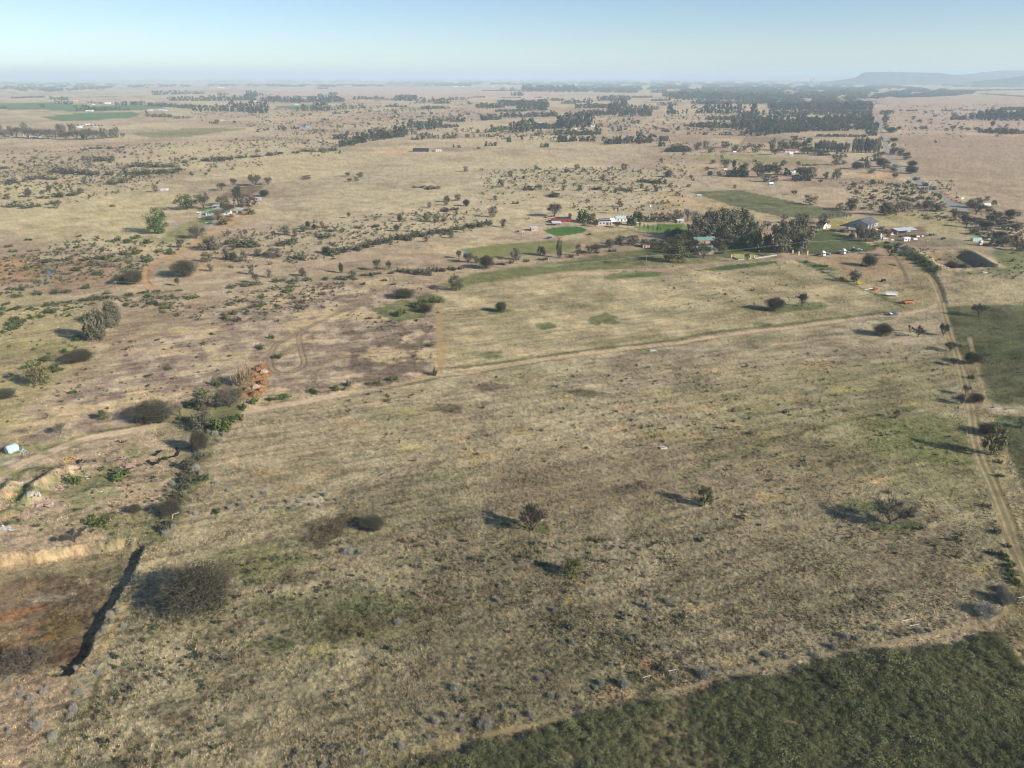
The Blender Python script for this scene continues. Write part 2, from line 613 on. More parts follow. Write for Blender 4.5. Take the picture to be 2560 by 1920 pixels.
# darker patches
for x, y, w, h, c in [(965, 882, 45, 9, 0), (1060, 835, 40, 8, 0), (1270, 850, 36, 8, 0), (700, 1135, 50, 14, 0), (390, 1555, 34, 14, 1), (480, 1480, 32, 10, 1),
                      (520, 1430, 40, 16, 1), (600, 1390, 50, 16, 2), (390, 1690, 20, 10, 1), (1640, 1170, 24, 8, 1), (1700, 1140, 24, 7, 1), (1830, 1440, 30, 9, 1),
                      (1380, 1045, 20, 7, 0), (1560, 1150, 30, 8, 1), (1860, 1095, 44, 16, 3), (285, 1640, 40, 18, 1), (640, 1245, 40, 14, 1), (300, 1600, 20, 16, 1),
                      (1810, 1590, 30, 10, 1), (760, 1310, 36, 9, 2), (960, 1300, 30, 8, 1), (1170, 1330, 44, 10, 1), (1300, 1305, 36, 10, 1), (1960, 1360, 30, 8, 1)]:
    pts = [W('v', x + w * (1 + .25 * math.sin(a * 1.9 + x)) * math.cos(a / 12 * 6.283), y + h * (1 + .25 * math.sin(a * 2.3 + y)) * math.sin(a / 12 * 6.283)) for a in range(12)]
    lay(mpoly(pts, 1, 2.2, 3) * .7, [A(92, 80, 64), A(108, 96, 74), A(84, 90, 56), A(90, 94, 58)][c])
# green patches in the pasture
for x, y, w, h in [(1305, 690, 32, 12), (1180, 704, 26, 8), (1075, 672, 26, 7), (1680, 668, 40, 9), (1748, 662, 40, 9), (1650, 700, 20, 5), (870, 672, 60, 22), (930, 648, 30, 14),
                   (1380, 592, 60, 7), (430, 1305, 60, 16), (1930, 1135, 50, 10), (1150, 1140, 36, 9), (1228, 1242, 18, 4), (1060, 765, 24, 9)]:
    pts = [W('v', x + w * (1 + .2 * math.sin(a * 1.9 + x)) * math.cos(a / 12 * 6.283), y + h * (1 + .2 * math.sin(a * 2.3 + y)) * math.sin(a / 12 * 6.283)) for a in range(12)]
    lay(mpoly(pts, 1.2, 2.5, 4) * .75, A(86, 98, 56))

# --- fields
def field(k, s, c, name, soft=1.2, rag=.8, al=.92, var=.12):
    m = mpoly(L(k, s), soft, rag)
    lay(m * al, c, var)
    if name:
        setzone(m, name)
    return m


field('o', "318,415 450,385 640,362 790,363 880,385 930,415 870,450 720,478 560,500 470,490 370,450", A(74, 104, 52), 'green_crop_field', 1, .5, 1)
field('e', "772,572 1000,545 1380,513 1440,525 1560,552 1460,590 1200,612 900,642 830,612", A(120, 120, 72), 'cut_grass_field')
field('e', "640,800 760,760 880,722 1100,692 1500,642 1800,590 1960,575 2090,640 1900,685 1700,702 1400,722 1100,765 900,795 750,835", A(100, 106, 64), 'rough_green_field', 4, 3, .85, .35)
field('n', "390,980 800,910 1300,860 1560,835 1560,870 1200,930 800,975", A(76, 98, 52), None, 1, 1)
field('f', "800,455 940,448 1050,480 1270,560 1250,590 850,612 700,600 760,480", A(74, 86, 48), 'dark_green_field', 1, .8)
field('f', "60,205 370,193 680,258 940,312 1130,345 1040,372 900,377 780,377 650,362 330,292", A(98, 102, 66), 'long_crop_field', 2, 1)
for s in ("430,528 560,530 580,545 460,548", "640,560 720,565 660,580", "900,630 1000,640 1050,660 960,650", "820,575 900,580 860,590"):
    lay(mpoly(L('G', s), 3, 3) * .55, A(140, 130, 92))
field('e', "1880,430 2212,405 2260,480 2000,472", A(102, 126, 58), 'lawn', 1, 1)
field('e', "1400,530 1900,440 2000,470 1900,512 1500,548", A(150, 134, 98), None, 2, 2, .7)
field('e', "1560,480 1800,445 1880,455 1650,495", A(122, 122, 70), None, 2, 2, .6)
field('G', "780,38 1060,40 1180,70 900,110 715,120", A(138, 118, 94), 'ploughed_field', 2, 1)
field('G', "340,195 700,180 900,190 1000,215 1420,240 1380,270 800,275 340,245", A(136, 128, 86), None, 5, 4, .7)
field('A', "-300,400 480,400 640,405 840,420 1000,430 1900,430 1880,470 1500,490 1250,500 880,505 500,480 -300,475", A(80, 106, 64), 'distant_green_field', 8, 4)
field('A', "470,560 900,520 1500,500 1620,530 1560,568 1100,600 760,612 600,600", A(82, 110, 66), 'distant_green_field', 6, 3)
field('B', "900,452 1080,430 1400,425 1500,440 1240,475 1100,470", A(80, 108, 66), 'distant_green_field', 8, 3)
field('A', "1440,750 1900,720 2212,690 2600,690 2900,705 2500,740 2212,790 1750,805", A(124, 120, 82), 'fallow_field', 6, 5, .85)
field('A', "-300,580 400,585 560,610 400,650 -300,690", A(150, 136, 108), None, 10, 5, .7)
field('C', "210,455 430,445 620,440 560,470 300,468", A(104, 122, 70), None, 10, 5)
field('d', "1390,252 1480,190 1560,168 1700,165 1660,205 1540,242", A(124, 104, 82), 'ploughed_plot', 2, 1)
cf = field('d', "-100,620 60,617 160,625 250,648 310,698 296,735 170,785 -100,815", A(164, 134, 100), 'bare_round_field', 1, .8)
lay(mline(L('d', "60,615 160,625 250,648 310,698 296,735 170,785"), 2.2, 1, .6) * .7, A(120, 116, 78))
field('d', "990,545 1140,420 1290,378 1372,380 1330,432 1200,522", A(124, 126, 80), None, 4, 3, .7)
field('p', "640,590 860,585 850,630 650,650", A(82, 104, 52), None, 1, 1)
field('p', "620,430 850,440 820,470 640,480", A(82, 104, 52), None, 1, 1)
field('n', "-200,770 700,795 950,835 1500,800 1560,760 1620,800 1300,845 800,862 0,905 -300,905", A(108, 112, 70), None, 3, 2, .8, .3)
field('n', "-300,560 300,480 1450,470 1500,700 1450,770 950,800 600,790 -300,760", A(84, 88, 58), None, 3, 2, .85, .3)
field('n', "860,640 1130,610 1200,700 1000,735 860,720", A(66, 82, 44), 'garden_lawn', 1, 1)
field('n', "950,745 1350,745 1340,800 1000,830", A(160, 148, 86), None, .6, .5)
field('n', "-100,330 250,335 250,430 -100,430", A(88, 108, 48), None, 1, 1)
field('m', "400,300 700,280 820,255 830,275 640,330 420,380", A(166, 156, 70), None, 1.5, 1.5, .8)
field('m', "80,365 220,375 200,405 60,400", A(120, 132, 48), None, 1, 1)
field('m', "1000,590 1480,570 1480,640 1180,690 1080,640", A(90, 98, 60), None, 2, 2, .85)
field('m', "1290,390 1700,370 1760,470 1600,590 1250,560 1180,440", A(124, 104, 84), 'farm_yard', 2, 1.5, .85)
field('q', "420,850 1000,860 1240,960 900,1010 300,1010", A(126, 120, 92), None, 2, 2, .6)
field('f', "1680,940 2212,925 2500,930 2500,1286 1800,1286 1700,1000", A(82, 86, 56), 'rough_green_pasture', 3, 3, .9, .35)
field('i', "1830,0 2400,0 2400,440 1970,415 1900,150", A(78, 82, 54), 'rough_green_pasture', 3, 3, .9, .35)
field('i', "1990,470 2400,490 2400,1200 2212,1000 2100,740", A(72, 78, 50), 'rough_green_pasture', 2, 2, .9, .35)
field('f', "1990,575 2500,570 2500,720 2090,702 2020,640", A(98, 106, 62), None, 3, 3, .8)
field('q', "560,1500 1750,1400 2212,1420 2212,1660 1200,1560", A(92, 102, 60), None, 2, 2.5, .7)
field('f', "1690,745 2212,730 2400,740 2400,925 1700,930", A(160, 146, 112), None, 4, 4, .8)
for s in ("20,1060 150,1060 420,1260 660,1490 560,1480 250,1300",):
    lay(mpoly(L('q', s), 1.5, 2) * .8, A(80, 92, 54))
lay(mpoly(BASIN, 2, 2) * .9, A(112, 102, 76))
lay(mpoly(L('q', "380,1160 760,1130 1150,1400 900,1410 520,1300"), 3, 3) * .7, A(168, 146, 112))
# weedy verges
for k, s, w, c in [('f', "740,640 900,710 1050,780 1230,850 1440,950", 3, A(84, 96, 54)), ('f', "800,655 950,700", 9, A(84, 100, 56)),
                   ('e', "1740,755 1860,745 2000,730", 9, A(84, 98, 58)), ('m', "1080,610 1300,700 1560,800 1900,1000", 7, A(86, 96, 56)),
                   ('e', "1000,745 1500,705 2100,690", 4, A(112, 114, 70)), ('f', "0,1148 280,1100 700,1055 1000,1018 1330,980", 3.5, A(86, 92, 58)),
                   ('h', "640,185 900,162 1300,107 1700,52 2212,-4", 2.6, A(84, 90, 58)), ('h', "640,225 1000,192 1500,112 2212,28", 1.0, A(96, 98, 66)), ('g', "60,850 330,690 560,610 900,545", 2.6, A(96, 104, 60)),
                   ('h', "0,345 350,300 620,245 850,215", 1.5, A(104, 108, 64)), ('i', "0,890 400,700 900,560 1500,430", 2, A(110, 112, 70)),
                   ('f', "1385,590 1480,640 1560,700 1640,770", 9, A(84, 94, 54)), ('d', "0,965 250,935 500,905 800,880 1100,845", 5, A(116, 116, 76)),
                   ('c', "380,555 430,490", 4, A(110, 100, 74)), ('f', "330,292 650,362 800,380", 2.5, A(90, 84, 62)), ('f', "370,193 680,258 940,312", 2.5, A(84, 84, 56))]:
    lay(mline(L(k, s), w, 1, 1.2) * .75, c)

# --- bare tracks, roads
def track(k, s, w, c, name, ruts=None, green=None, soft=.7, rag=.5, al=.9):
    pts = L(k, s)
    m = mline(pts, w, soft, rag)
    lay(m * al, c, .1)
    if name:
        setzone(m, name)
    sp = smooth_line(pts)
    if green:
        lay(mline(sp, green, .5, .5, False) * .75, A(118, 112, 74))
    if ruts:
        off, rw, rc = ruts
        q = np.array(sp)
        t = np.gradient(q, axis=0)
        nrm = np.stack([-t[:, 1], t[:, 0]], 1) / (np.linalg.norm(t, axis=1)[:, None] + 1e-9)
        for sg in (-1, 1):
            lay(mline([tuple(p) for p in q + nrm * off * sg], rw, .35, .2, False) * .85, rc)


TAN, DTAN = A(186, 162, 130), A(130, 112, 88)
track('e', "628,915 635,1000 645,1150 652,1290", 4.0, A(170, 146, 106), 'firebreak', None, None, 1.2, 1.4, .75)
track('h', "650,-10 655,100 642,190", 3.6, A(172, 140, 100), 'firebreak', None, None, 1.2, 1.4, .75)
track('g', "-300,1020 -120,930 0,880 130,800 330,715 540,640 760,595 1080,540 1240,522 1380,490 1520,465 1800,420 2000,385 2212,345", 5.0, A(190, 167, 135), 'dirt_track', (1.1, .9, A(208, 184, 150)), None, .7, .4, .95)
track('h', "0,345 350,290 620,232 850,207 1200,142 1700,77 2212,15", 2.7, A(170, 148, 116), 'dirt_track', (.8, .55, A(192, 166, 132)), None)
track('f', "0,1172 400,1110 700,1076 900,1050 1200,1010 1330,995 1480,980 1600,955 1668,925", 3.2, A(182, 158, 126), 'dirt_track', (.85, .6, A(196, 172, 138)), None)
track('f', "1380,600 1470,655 1560,720 1620,770 1660,850 1682,920", 4.4, A(136, 122, 92), 'dirt_track', (1.0, .75, A(186, 160, 126)), None)
lay(mline(L('f', "1400,592 1490,640 1585,700 1650,770 1690,850 1706,920"), 3.2, .8, .8) * .8, A(64, 70, 46))  # dark verge strip, painted in for the shadows along this bend
track('f', "1682,920 1700,1000 1730,1100 1755,1200 1778,1290", 4.6, A(128, 120, 86), 'dirt_track', (1.0, .75, A(178, 154, 122)), None)
track('i', "1750,0 1790,130 1830,280 1868,420 1892,600 1932,760 2000,910 2070,1080 2120,1220 2170,1415", 4.4, A(124, 116, 82), 'dirt_track', (1.0, .75, A(178, 154, 122)), None)
track('l', "2090,-30 2190,200 2270,400", 4.0, A(124, 116, 82), 'dirt_track', (1.0, .75, A(176, 152, 120)), None)
track('i', "1860,-20 1900,150 1960,400 2060,640 2130,860 2240,1120", 1.6, A(154, 140, 100), None)
track('i', "1868,405 2000,425 2400,470", 2.6, A(146, 138, 108), 'dirt_track')
track('d', "-300,985 0,945 250,915 500,885 750,860 1000,835 1300,805 1600,785 1900,765 2212,740", 6.5, A(166, 150, 116), 'gravel_road', None, None, 1.2, .8)
track('e', "0,745 300,720 600,695 850,680 1000,660 1200,635 1400,610 1600,592 1800,570 1930,545", 6, A(150, 138, 112), 'gravel_road', None, None, 1.2, .8)
track('d', "985,822 935,775 950,700 1020,650 1210,565 1310,500 1500,400 1560,362", 5.5, A(184, 148, 104), 'dirt_track', None, None, 1, .8)
track('d', "958,700 955,770 985,812", .8, A(92, 82, 60), None)
track('e', "310,740 335,770 300,815 200,860 100,920 0,960", 4.5, A(164, 140, 110), 'dirt_track', (1.2, .8, A(120, 104, 80)))
track('d', "2212,965 2050,1040 1950,1090 1850,1150 1770,1190 1735,1286", 4.0, A(152, 132, 106), 'dirt_track', (1.0, .6, A(116, 102, 82)), None, .8, .7, .7)
track('s', "1500,30 1390,120 1385,250 1430,450 1472,600 1450,690 1300,790 1100,835 920,790 850,680 835,560 870,430 960,300 1250,120 1450,20", 3.4, A(150, 130, 106), 'dirt_track', (1.1, .5, A(92, 80, 64)), None, .8, .7, .7)
track('f', "700,614 800,610 1000,617 1150,602 1270,586 1320,580 1390,580 1470,545", 7, A(166, 142, 114), 'dirt_track', None, None, 1.5, 1.2)
track('f', "1385,620 1420,680 1450,740 1460,800", 2.5, A(118, 104, 82), None)
track('m', "540,1690 1100,1600 1300,1590", 1.0, A(170, 150, 118), None)
track('l', "-1480,1330 -1186,1240 -886,1170 -586,1090 -186,1000 0,962 280,880 600,790 900,740 1200,690 1500,625 1800,570 2000,520 2150,430", 1.2, A(150, 132, 94), 'footpath', None, None, .8, .7, .5)
track('k', "300,1440 700,1290 1000,1230 1300,1170 1600,1090 1900,1020 2250,940", 1.6, A(150, 134, 96), None, None, None, 1, .8, .7)
track('j', "1050,-20 1010,80 960,180 850,350 750,530 620,740 450,870", 1.6, A(168, 148, 108), None, None, None, .8, .6)
track('j', "660,860 580,1080 500,1250 400,1460", 1.4, A(92, 88, 60), None, None, None, .8, .6, .8)
track('j', "690,860 605,1080 530,1250 430,1460", 1.0, A(176, 158, 120), None, None, None, .8, .6, .7)
track('E', "1035,830 1010,720 985,640 960,530 930,450 905,370 893,335", 8, A(140, 137, 130), 'asphalt_road', None, None, 1, .3)
track('f', "1338,215 1400,260 1460,300 1500,330", .1, TAN, None)
track('c', "1335,605 1390,668 1450,720 1500,752 1570,830", 8, A(140, 137, 130), 'asphalt_road', None, None, 1, .3)
track('f', "1500,105 1600,172 1700,245 1775,300", 9, A(136, 135, 129), 'asphalt_road', None, None, 1, .3)
track('q', "900,220 980,280 1080,345", 14, A(140, 140, 136), 'asphalt_road', None, None, 2, .6)
track('q', "700,-10 820,80 960,190", 7, A(158, 122, 100), None, None, None, 1.5, .8)
track('q', "1080,345 1250,420 1400,485 1700,685 1950,820 2212,965 2500,1100", 8, A(160, 138, 112), 'gravel_road', None, None, 1.2, .8)
track('q', "-100,370 300,375 700,330 950,300", 6, A(140, 134, 108), None, None, None, 1.5, 1, .8)
track('E', "890,335 940,305 960,290", 9, A(150, 140, 120), 'asphalt_road', None, None, 2, .5)
track('E', "920,360 960,440 1000,520 1060,640 1110,760", 5, A(170, 148, 112), None, None, None, 3, 2, .6)
track('C', "2212,690 2400,620 2600,590", 5, A(150, 132, 104), None, None, None, 3, 1, .7)
for k, s, w, c in [('E', "970,440 1500,440 2212,438", 5, A(112, 100, 80)), ('E', "1120,750 1700,745 2212,740", 4, A(126, 110, 88)), ('D', "850,535 1400,525 2000,525", 8, A(110, 100, 80)),
                   ('D', "300,755 900,750 1900,780", 7, A(130, 114, 90)), ('G', "0,10 780,30", 5, A(124, 112, 86)), ('G', "345,410 460,475", 3, A(120, 104, 80)),
                   ('C', "1160,630 1450,640 1700,640", 7, A(110, 96, 76)), ('D', "290,660 600,590 860,545", 10, A(150, 130, 100)), ('B', "-300,380 700,375", 12, A(132, 122, 90)),
                   ('G', "190,275 300,230 400,190", 3, A(180, 160, 124)), ('p', "1680,130 1850,10", 2.5, A(170, 150, 106)), ('e', "1130,470 900,530 560,600 200,640", 3, A(158, 140, 104))]:
    lay(mline(L(k, s), w, 1.5, 1, False) * .7, c)

# --- scattered bare soil, pit floor, rubble ground
for k, s, c, al in [('s', "560,660 800,650 860,880 700,1080 620,1290 300,1300 280,1220 480,1060 520,800", A(166, 120, 86), .75),
                    ('m', "1050,1175 1130,1160 1250,1185 1200,1200 1080,1190", A(200, 164, 124), .9),
                    ('v', "1540,685 1565,680 1570,690", A(186, 158, 126), .8), ('k', "1480,250 1570,250 1580,265 1500,270", A(178, 142, 112), .7),
                    ('k', "1950,790 2050,745 2060,760 1980,800", A(186, 146, 108), .7), ('k', "2000,880 2080,870 2060,910 2000,905", A(180, 148, 108), .6),
                    ('i', "1860,930 1915,925 1920,940 1870,940", A(180, 152, 120), .7), ('l', "1380,530 1600,485 1610,510 1420,545", A(160, 138, 110), .5),
                    ('r', "0,340 180,330 260,360 180,420 0,480 -200,520 -200,360", A(196, 182, 160), .85),
                    ('b', "250,570 450,560 560,600 360,610 220,600", A(190, 158, 118), .6), ('b', "560,565 760,570 800,590 600,592", A(140, 112, 96), .6),
                    ('f', "1100,85 1300,80 1480,90 1400,120 1150,125", A(186, 150, 108), .6), ('E', "1830,625 2212,640 2212,660 1700,640", A(190, 160, 120), .5),
                    ('r', "660,660 900,540 990,600 960,780 700,960 480,960", A(160, 134, 108), .5), ('r', "0,850 280,850 300,960 0,980", A(176, 150, 112), .6),
                    ('r', "-100,1100 200,1110 330,1130 380,1170 200,1300 -100,1380", A(176, 146, 114), .6), ('r', "1600,350 1950,370 1930,470 1640,470", A(178, 148, 118), .6),
                    ('e', "2212,330 2300,330 2300,400 2212,400", A(120, 100, 70), .5), ('j', "0,90 150,70 330,55 420,70 300,110 0,140", A(176, 152, 116), .45)]:
    lay(mpoly(L(k, s), 1, 2, 3) * al, c, .25)
lay(mline(L('g', "1540,350 1430,480 1330,620 1240,800 1160,1000 1080,1130 985,1260"), 9, 2.5, 3) * .65, A(92, 96, 62))
lay(mpoly(L('g', "1180,400 1500,310 1560,470 1300,600 1050,560"), 2, 4) * .6, A(92, 98, 60))
lay(mpoly(L('g', "560,1180 720,1110 1000,1110 1000,1250 700,1300"), 2, 4) * .55, A(100, 106, 64))
lay(mpoly(L('g', "0,650 500,640 1100,700 1250,900 1000,1050 700,1130 0,1200 -200,1000"), 4, 6) * patch(n3 + n4, -.05, .15) * .6, A(98, 108, 62))
lay(mpoly(L('r', "200,570 860,440 960,480 800,540 400,560 230,680 100,700"), 1, 2) * .7, A(92, 108, 58))
lay(mpoly(L('r', "380,700 440,950 200,1000 100,950 250,800"), 1, 2) * .7, A(88, 102, 56))
mp = mpoly(PIT, .5, .8)
lay(mp * .9, A(142, 130, 98), .35)
setzone(mp, 'pit_floor', .7)
for s, c, al in [("0,200 420,170 700,300 620,560 500,760 0,760 -300,600", A(108, 88, 68), .7), ("0,400 260,345 270,385 100,440 0,470 -200,500", A(148, 106, 74), .7),
                 ("100,510 240,450 260,470 150,560", A(146, 108, 76), .65), ("0,610 90,580 140,600 60,680 -100,700", A(152, 120, 76), .7), ("170,290 460,270 480,310 200,345", A(150, 138, 116), .7),
                 ("480,200 600,190 600,215 500,222", A(196, 168, 132), .8), ("250,430 480,380 600,420 480,560 260,590", A(120, 100, 62), .6), ("170,620 420,610 380,640 220,640", A(64, 58, 44), .7),
                 ("330,640 600,560 540,740 340,760", A(96, 74, 58), .8), ("180,595 330,540 360,560 200,610", A(140, 112, 62), .6), ("370,345 410,335 410,360", A(146, 108, 76), .6)]:
    lay(mpoly(L('j', s), 1.2, 1.6, 3) * al * (mp > .3), c, .25)
lay(mline(L('j', "-300,92 0,112 150,105 330,82 430,62 520,45"), 3.6, 1, 1.6) * .75, A(192, 164, 126), .3)
field('l', "2080,430 2130,300 2350,250 2400,1000 2212,790 2130,720 2070,606", A(112, 104, 74), None, 2, 2, .8, .3)
field('i', "1835,0 1890,150 1960,420 2090,740 2190,1000 2400,1380 2300,1500 2180,1415 2020,910 1905,600 1880,420", A(124, 116, 82), None, 1.2, 1.5, .5, .35)
# water
for k, s, name in [('B', "1250,690 1310,672 1375,678 1350,698 1290,703", 'pond'), ('d', "300,738 318,705 335,712 325,740", 'stream'), ('e', "775,577 800,572 830,602 808,608", 'pond_liner')]:
    m = mpoly(L(k, s), .8, .2)
    lay(m, A(126, 150, 176) if name == 'pond' else (A(96, 110, 122) if name == 'stream' else A(104, 140, 140)))
    if name != 'pond_liner':
        setzone(m, name)
# thicket floor
THICK = L('l', "-1800,1560 -1706,1440 -1300,1320 -886,1222 -486,1092 -186,1028 130,990 280,905 550,880 800,812 960,765 1200,730 1500,690 1750,658 1950,612 2070,605 2130,720 2212,780 2500,1000 3300,1700 3300,2600 0,2700 -2200,2600")
mt = mpoly(THICK, 1.2, 2.5)
lay(mt * .9, A(106, 96, 72), .3)

# --- grassy fine structure: pale straw and dark gaps
bare = np.isin(zone, [ZN.index(z) for z in ZN if z in ('asphalt_road', 'pond', 'stream')])
smooth_ = np.isin(zone, [ZN.index(z) for z in ZN if z in ('dirt_track', 'gravel_road', 'firebreak', 'green_crop_field', 'cut_grass_field', 'lawn', 'farm_yard', 'footpath')])
k = np.where(bare, .12, np.where(smooth_, .45, 1.0))
nmid = NZ(11, 3, 14) * lod(11, .7) * sstep(150, 500, gr)
f = 1 + k * (.72 * n5 + .74 * n6 + .85 * nst + .42 * n4 * lod(6) + .26 * n3 * lod(22, .5) + .55 * nmid + .25 * n2 + (.32 - .20 * sstep(1200, 3500, gr)) * (rng.random(len(gx)) - .5))
col *= (np.clip(f, .45, 1.7) * 1.06)[:, None]
warm = (n6 + n5 * .7) * k
col[:, 0] *= 1 + .10 * warm
col[:, 2] *= 1 - .14 * warm
np.clip(col, .004, .9, out=col)

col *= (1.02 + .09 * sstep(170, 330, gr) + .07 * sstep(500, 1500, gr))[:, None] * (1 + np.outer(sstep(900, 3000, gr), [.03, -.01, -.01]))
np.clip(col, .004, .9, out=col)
gz = relief(gx, gy)
gz += np.where(bare | (smooth_ & (gz > -.2)), .15, 1.0) * (.24 * n5 + .12 * n4 * lod(6) + .13 * n6) * (gr < 900)
gz += 1.2 * n2 * sstep(250, 900, gr) * 0
for q, zn_ in enumerate(ZN):
    if zn_ == 'dirt_track':
        gz -= np.where(zone == q, .10, 0)

gm, gnt, gb = new_mat('ground', .95, .02)
at = gnt.nodes.new('ShaderNodeAttribute')
at.attribute_name = 'Col'
tc = gnt.nodes.new('ShaderNodeTexCoord')
nz = gnt.nodes.new('ShaderNodeTexNoise')
nz.inputs['Scale'].default_value = 2.6
nz.inputs['Detail'].default_value = 5
nz.inputs['Roughness'].default_value = .65
mr = gnt.nodes.new('ShaderNodeMapRange')
mr.inputs['From Min'].default_value = .25
mr.inputs['From Max'].default_value = .75
mr.inputs['To Min'].default_value = .66
mr.inputs['To Max'].default_value = 1.34
mul = gnt.nodes.new('ShaderNodeVectorMath')
mul.operation = 'SCALE'
gnt.links.new(tc.outputs['Object'], nz.inputs['Vector'])
gnt.links.new(nz.outputs['Fac'], mr.inputs['Value'])
gnt.links.new(at.outputs['Color'], mul.inputs[0])
gnt.links.new(mr.outputs['Result'], mul.inputs['Scale'])
gnt.links.new(mul.outputs[0], gb.inputs['Base Color'])
wm, wnt, wb = new_mat('water', .12, .5)
wb.inputs['Base Color'].default_value = (.09, .12, .15, 1)

iR, iT = np.meshgrid(np.arange(NR - 1), np.arange(NT), indexing='ij')
iT2 = (iT + 1) % NT
quads = np.stack([iR * NT + iT, (iR + 1) * NT + iT, (iR + 1) * NT + iT2, iR * NT + iT2], -1).reshape(-1, 4)
quads = quads[:, ::-1]
qz = zone[quads[:, 0]]
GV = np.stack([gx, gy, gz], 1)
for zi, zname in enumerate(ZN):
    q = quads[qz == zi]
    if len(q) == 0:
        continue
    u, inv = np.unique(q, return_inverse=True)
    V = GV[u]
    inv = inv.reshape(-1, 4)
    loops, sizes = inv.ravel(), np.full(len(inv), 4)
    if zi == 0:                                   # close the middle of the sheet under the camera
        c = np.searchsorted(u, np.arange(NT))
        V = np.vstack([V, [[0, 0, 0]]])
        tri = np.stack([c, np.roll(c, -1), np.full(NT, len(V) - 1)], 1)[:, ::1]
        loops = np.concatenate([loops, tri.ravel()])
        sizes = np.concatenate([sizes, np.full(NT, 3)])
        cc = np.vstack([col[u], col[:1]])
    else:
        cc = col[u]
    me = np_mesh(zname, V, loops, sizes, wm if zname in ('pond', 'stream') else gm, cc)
    tag(link(zname, me), kind='structure')


def ground_col(x, y):
    """colour and zone of the ground sheet at points (near field only)"""
    th = np.arctan2(x, y)
    r = np.hypot(x, y)
    it = np.clip(np.round((th - th_f[0]) / (th_f[1] - th_f[0])).astype(int), 0, len(th_f) - 1)
    ir = np.clip(np.searchsorted(RR, r), 0, NR - 1)
    idx = ir * NT + it
    return col[idx], zone[idx], gz[idx]


# --- dry grass tufts standing on the near field (nobody could count them)
NTUFT = 420000
dd = rng.uniform(math.atan(CAMH / 560), math.atan(CAMH / 76), NTUFT)
rr = CAMH / np.tan(dd)
tt = rng.uniform(math.radians(-50), math.radians(50), NTUFT)
tx, ty = rr * np.sin(tt), rr * np.cos(tt)
tcol, tz, tg = ground_col(tx, ty)
lum = tcol.mean(1)
skip = np.isin(tz, [ZN.index(z) for z in ZN if z in ('dirt_track', 'asphalt_road', 'gravel_road', 'pond', 'stream', 'green_crop_field', 'cut_grass_field', 'firebreak', 'lawn', 'farm_yard', 'footpath')])
skip |= (tz == ZN.index('pit_floor')) & (rng.random(NTUFT) < .6)
keep = ~skip & (sdf(tx, ty, THICK) < 0) & (rng.random(NTUFT) < np.clip(.35 + 1.3 * vnoise(tx / 2.2, ty / 2.2, 90), 0, 1))
tx, ty, tg, tcol, rr = tx[keep], ty[keep], tg[keep], tcol[keep], rr[keep]
n = len(tx)
size = rng.uniform(.7, 1.3, n) * (.20 + .00035 * rr) * (.7 + .6 * vnoise(tx / 7, ty / 7, 91))
straw = rng.random(n)[:, None]
tc_ = tcol * (1.0 + .32 * rng.random(n))[:, None] * np.where(straw > .6, np.array([1.15, 1.14, 1.10]), np.where(straw < .22, np.array([.73, .78, .73]), 1.0))
V = np.zeros((n, 9, 3), np.float32)
base = np.stack([tx, ty, tg - .05], 1)
for b_ in range(3):
    a = rng.uniform(0, 2 * np.pi, n)
    w = size * rng.uniform(.28, .5, n)
    off = np.stack([np.cos(a), np.sin(a), np.zeros(n)], 1)
    out = np.stack([-np.sin(a), np.cos(a), np.zeros(n)], 1)
    ctr = base + out * (size * .18)[:, None]
    V[:, b_ * 3] = ctr - off * w[:, None]
    V[:, b_ * 3 + 1] = ctr + off * w[:, None]
    V[:, b_ * 3 + 2] = ctr + out * (size * rng.uniform(.1, .75, n))[:, None] + off * (w * rng.uniform(-.6, .6, n))[:, None] + np.array([0, 0, 1]) * (size * rng.uniform(.75, 1.25, n))[:, None]
tm, tnt, tb = new_mat('dry_grass', .9, .02)
at = tnt.nodes.new('ShaderNodeAttribute')
at.attribute_name = 'Col'
tnt.links.new(at.outputs['Color'], tb.inputs['Base Color'])
me = np_mesh('dry_grass', V.reshape(-1, 3), np.arange(n * 9), np.full(n * 3, 3), tm, np.clip(np.repeat(tc_, 9, 0), 0, .9))
tag(link('dry_grass', me), kind='stuff')

# ---------------------------------------------------------------- vegetation prototypes (height 1, width 1)
M_BARK = noisy('bark', (.085, .068, .052), .95, .3, 3)
M_PALEBARK = noisy('pale_bark', (.30, .26, .21), .9, .3, 3)
M_TWIG = attr_mat('bare_twigs', (1, 1, 1), .18, .012)
M_LEAF = attr_mat('foliage', (1, 1, 1), .20, .02)
M_GREYTWIG = attr_mat('grey_twigs', (1, 1, 1), .15, .01)


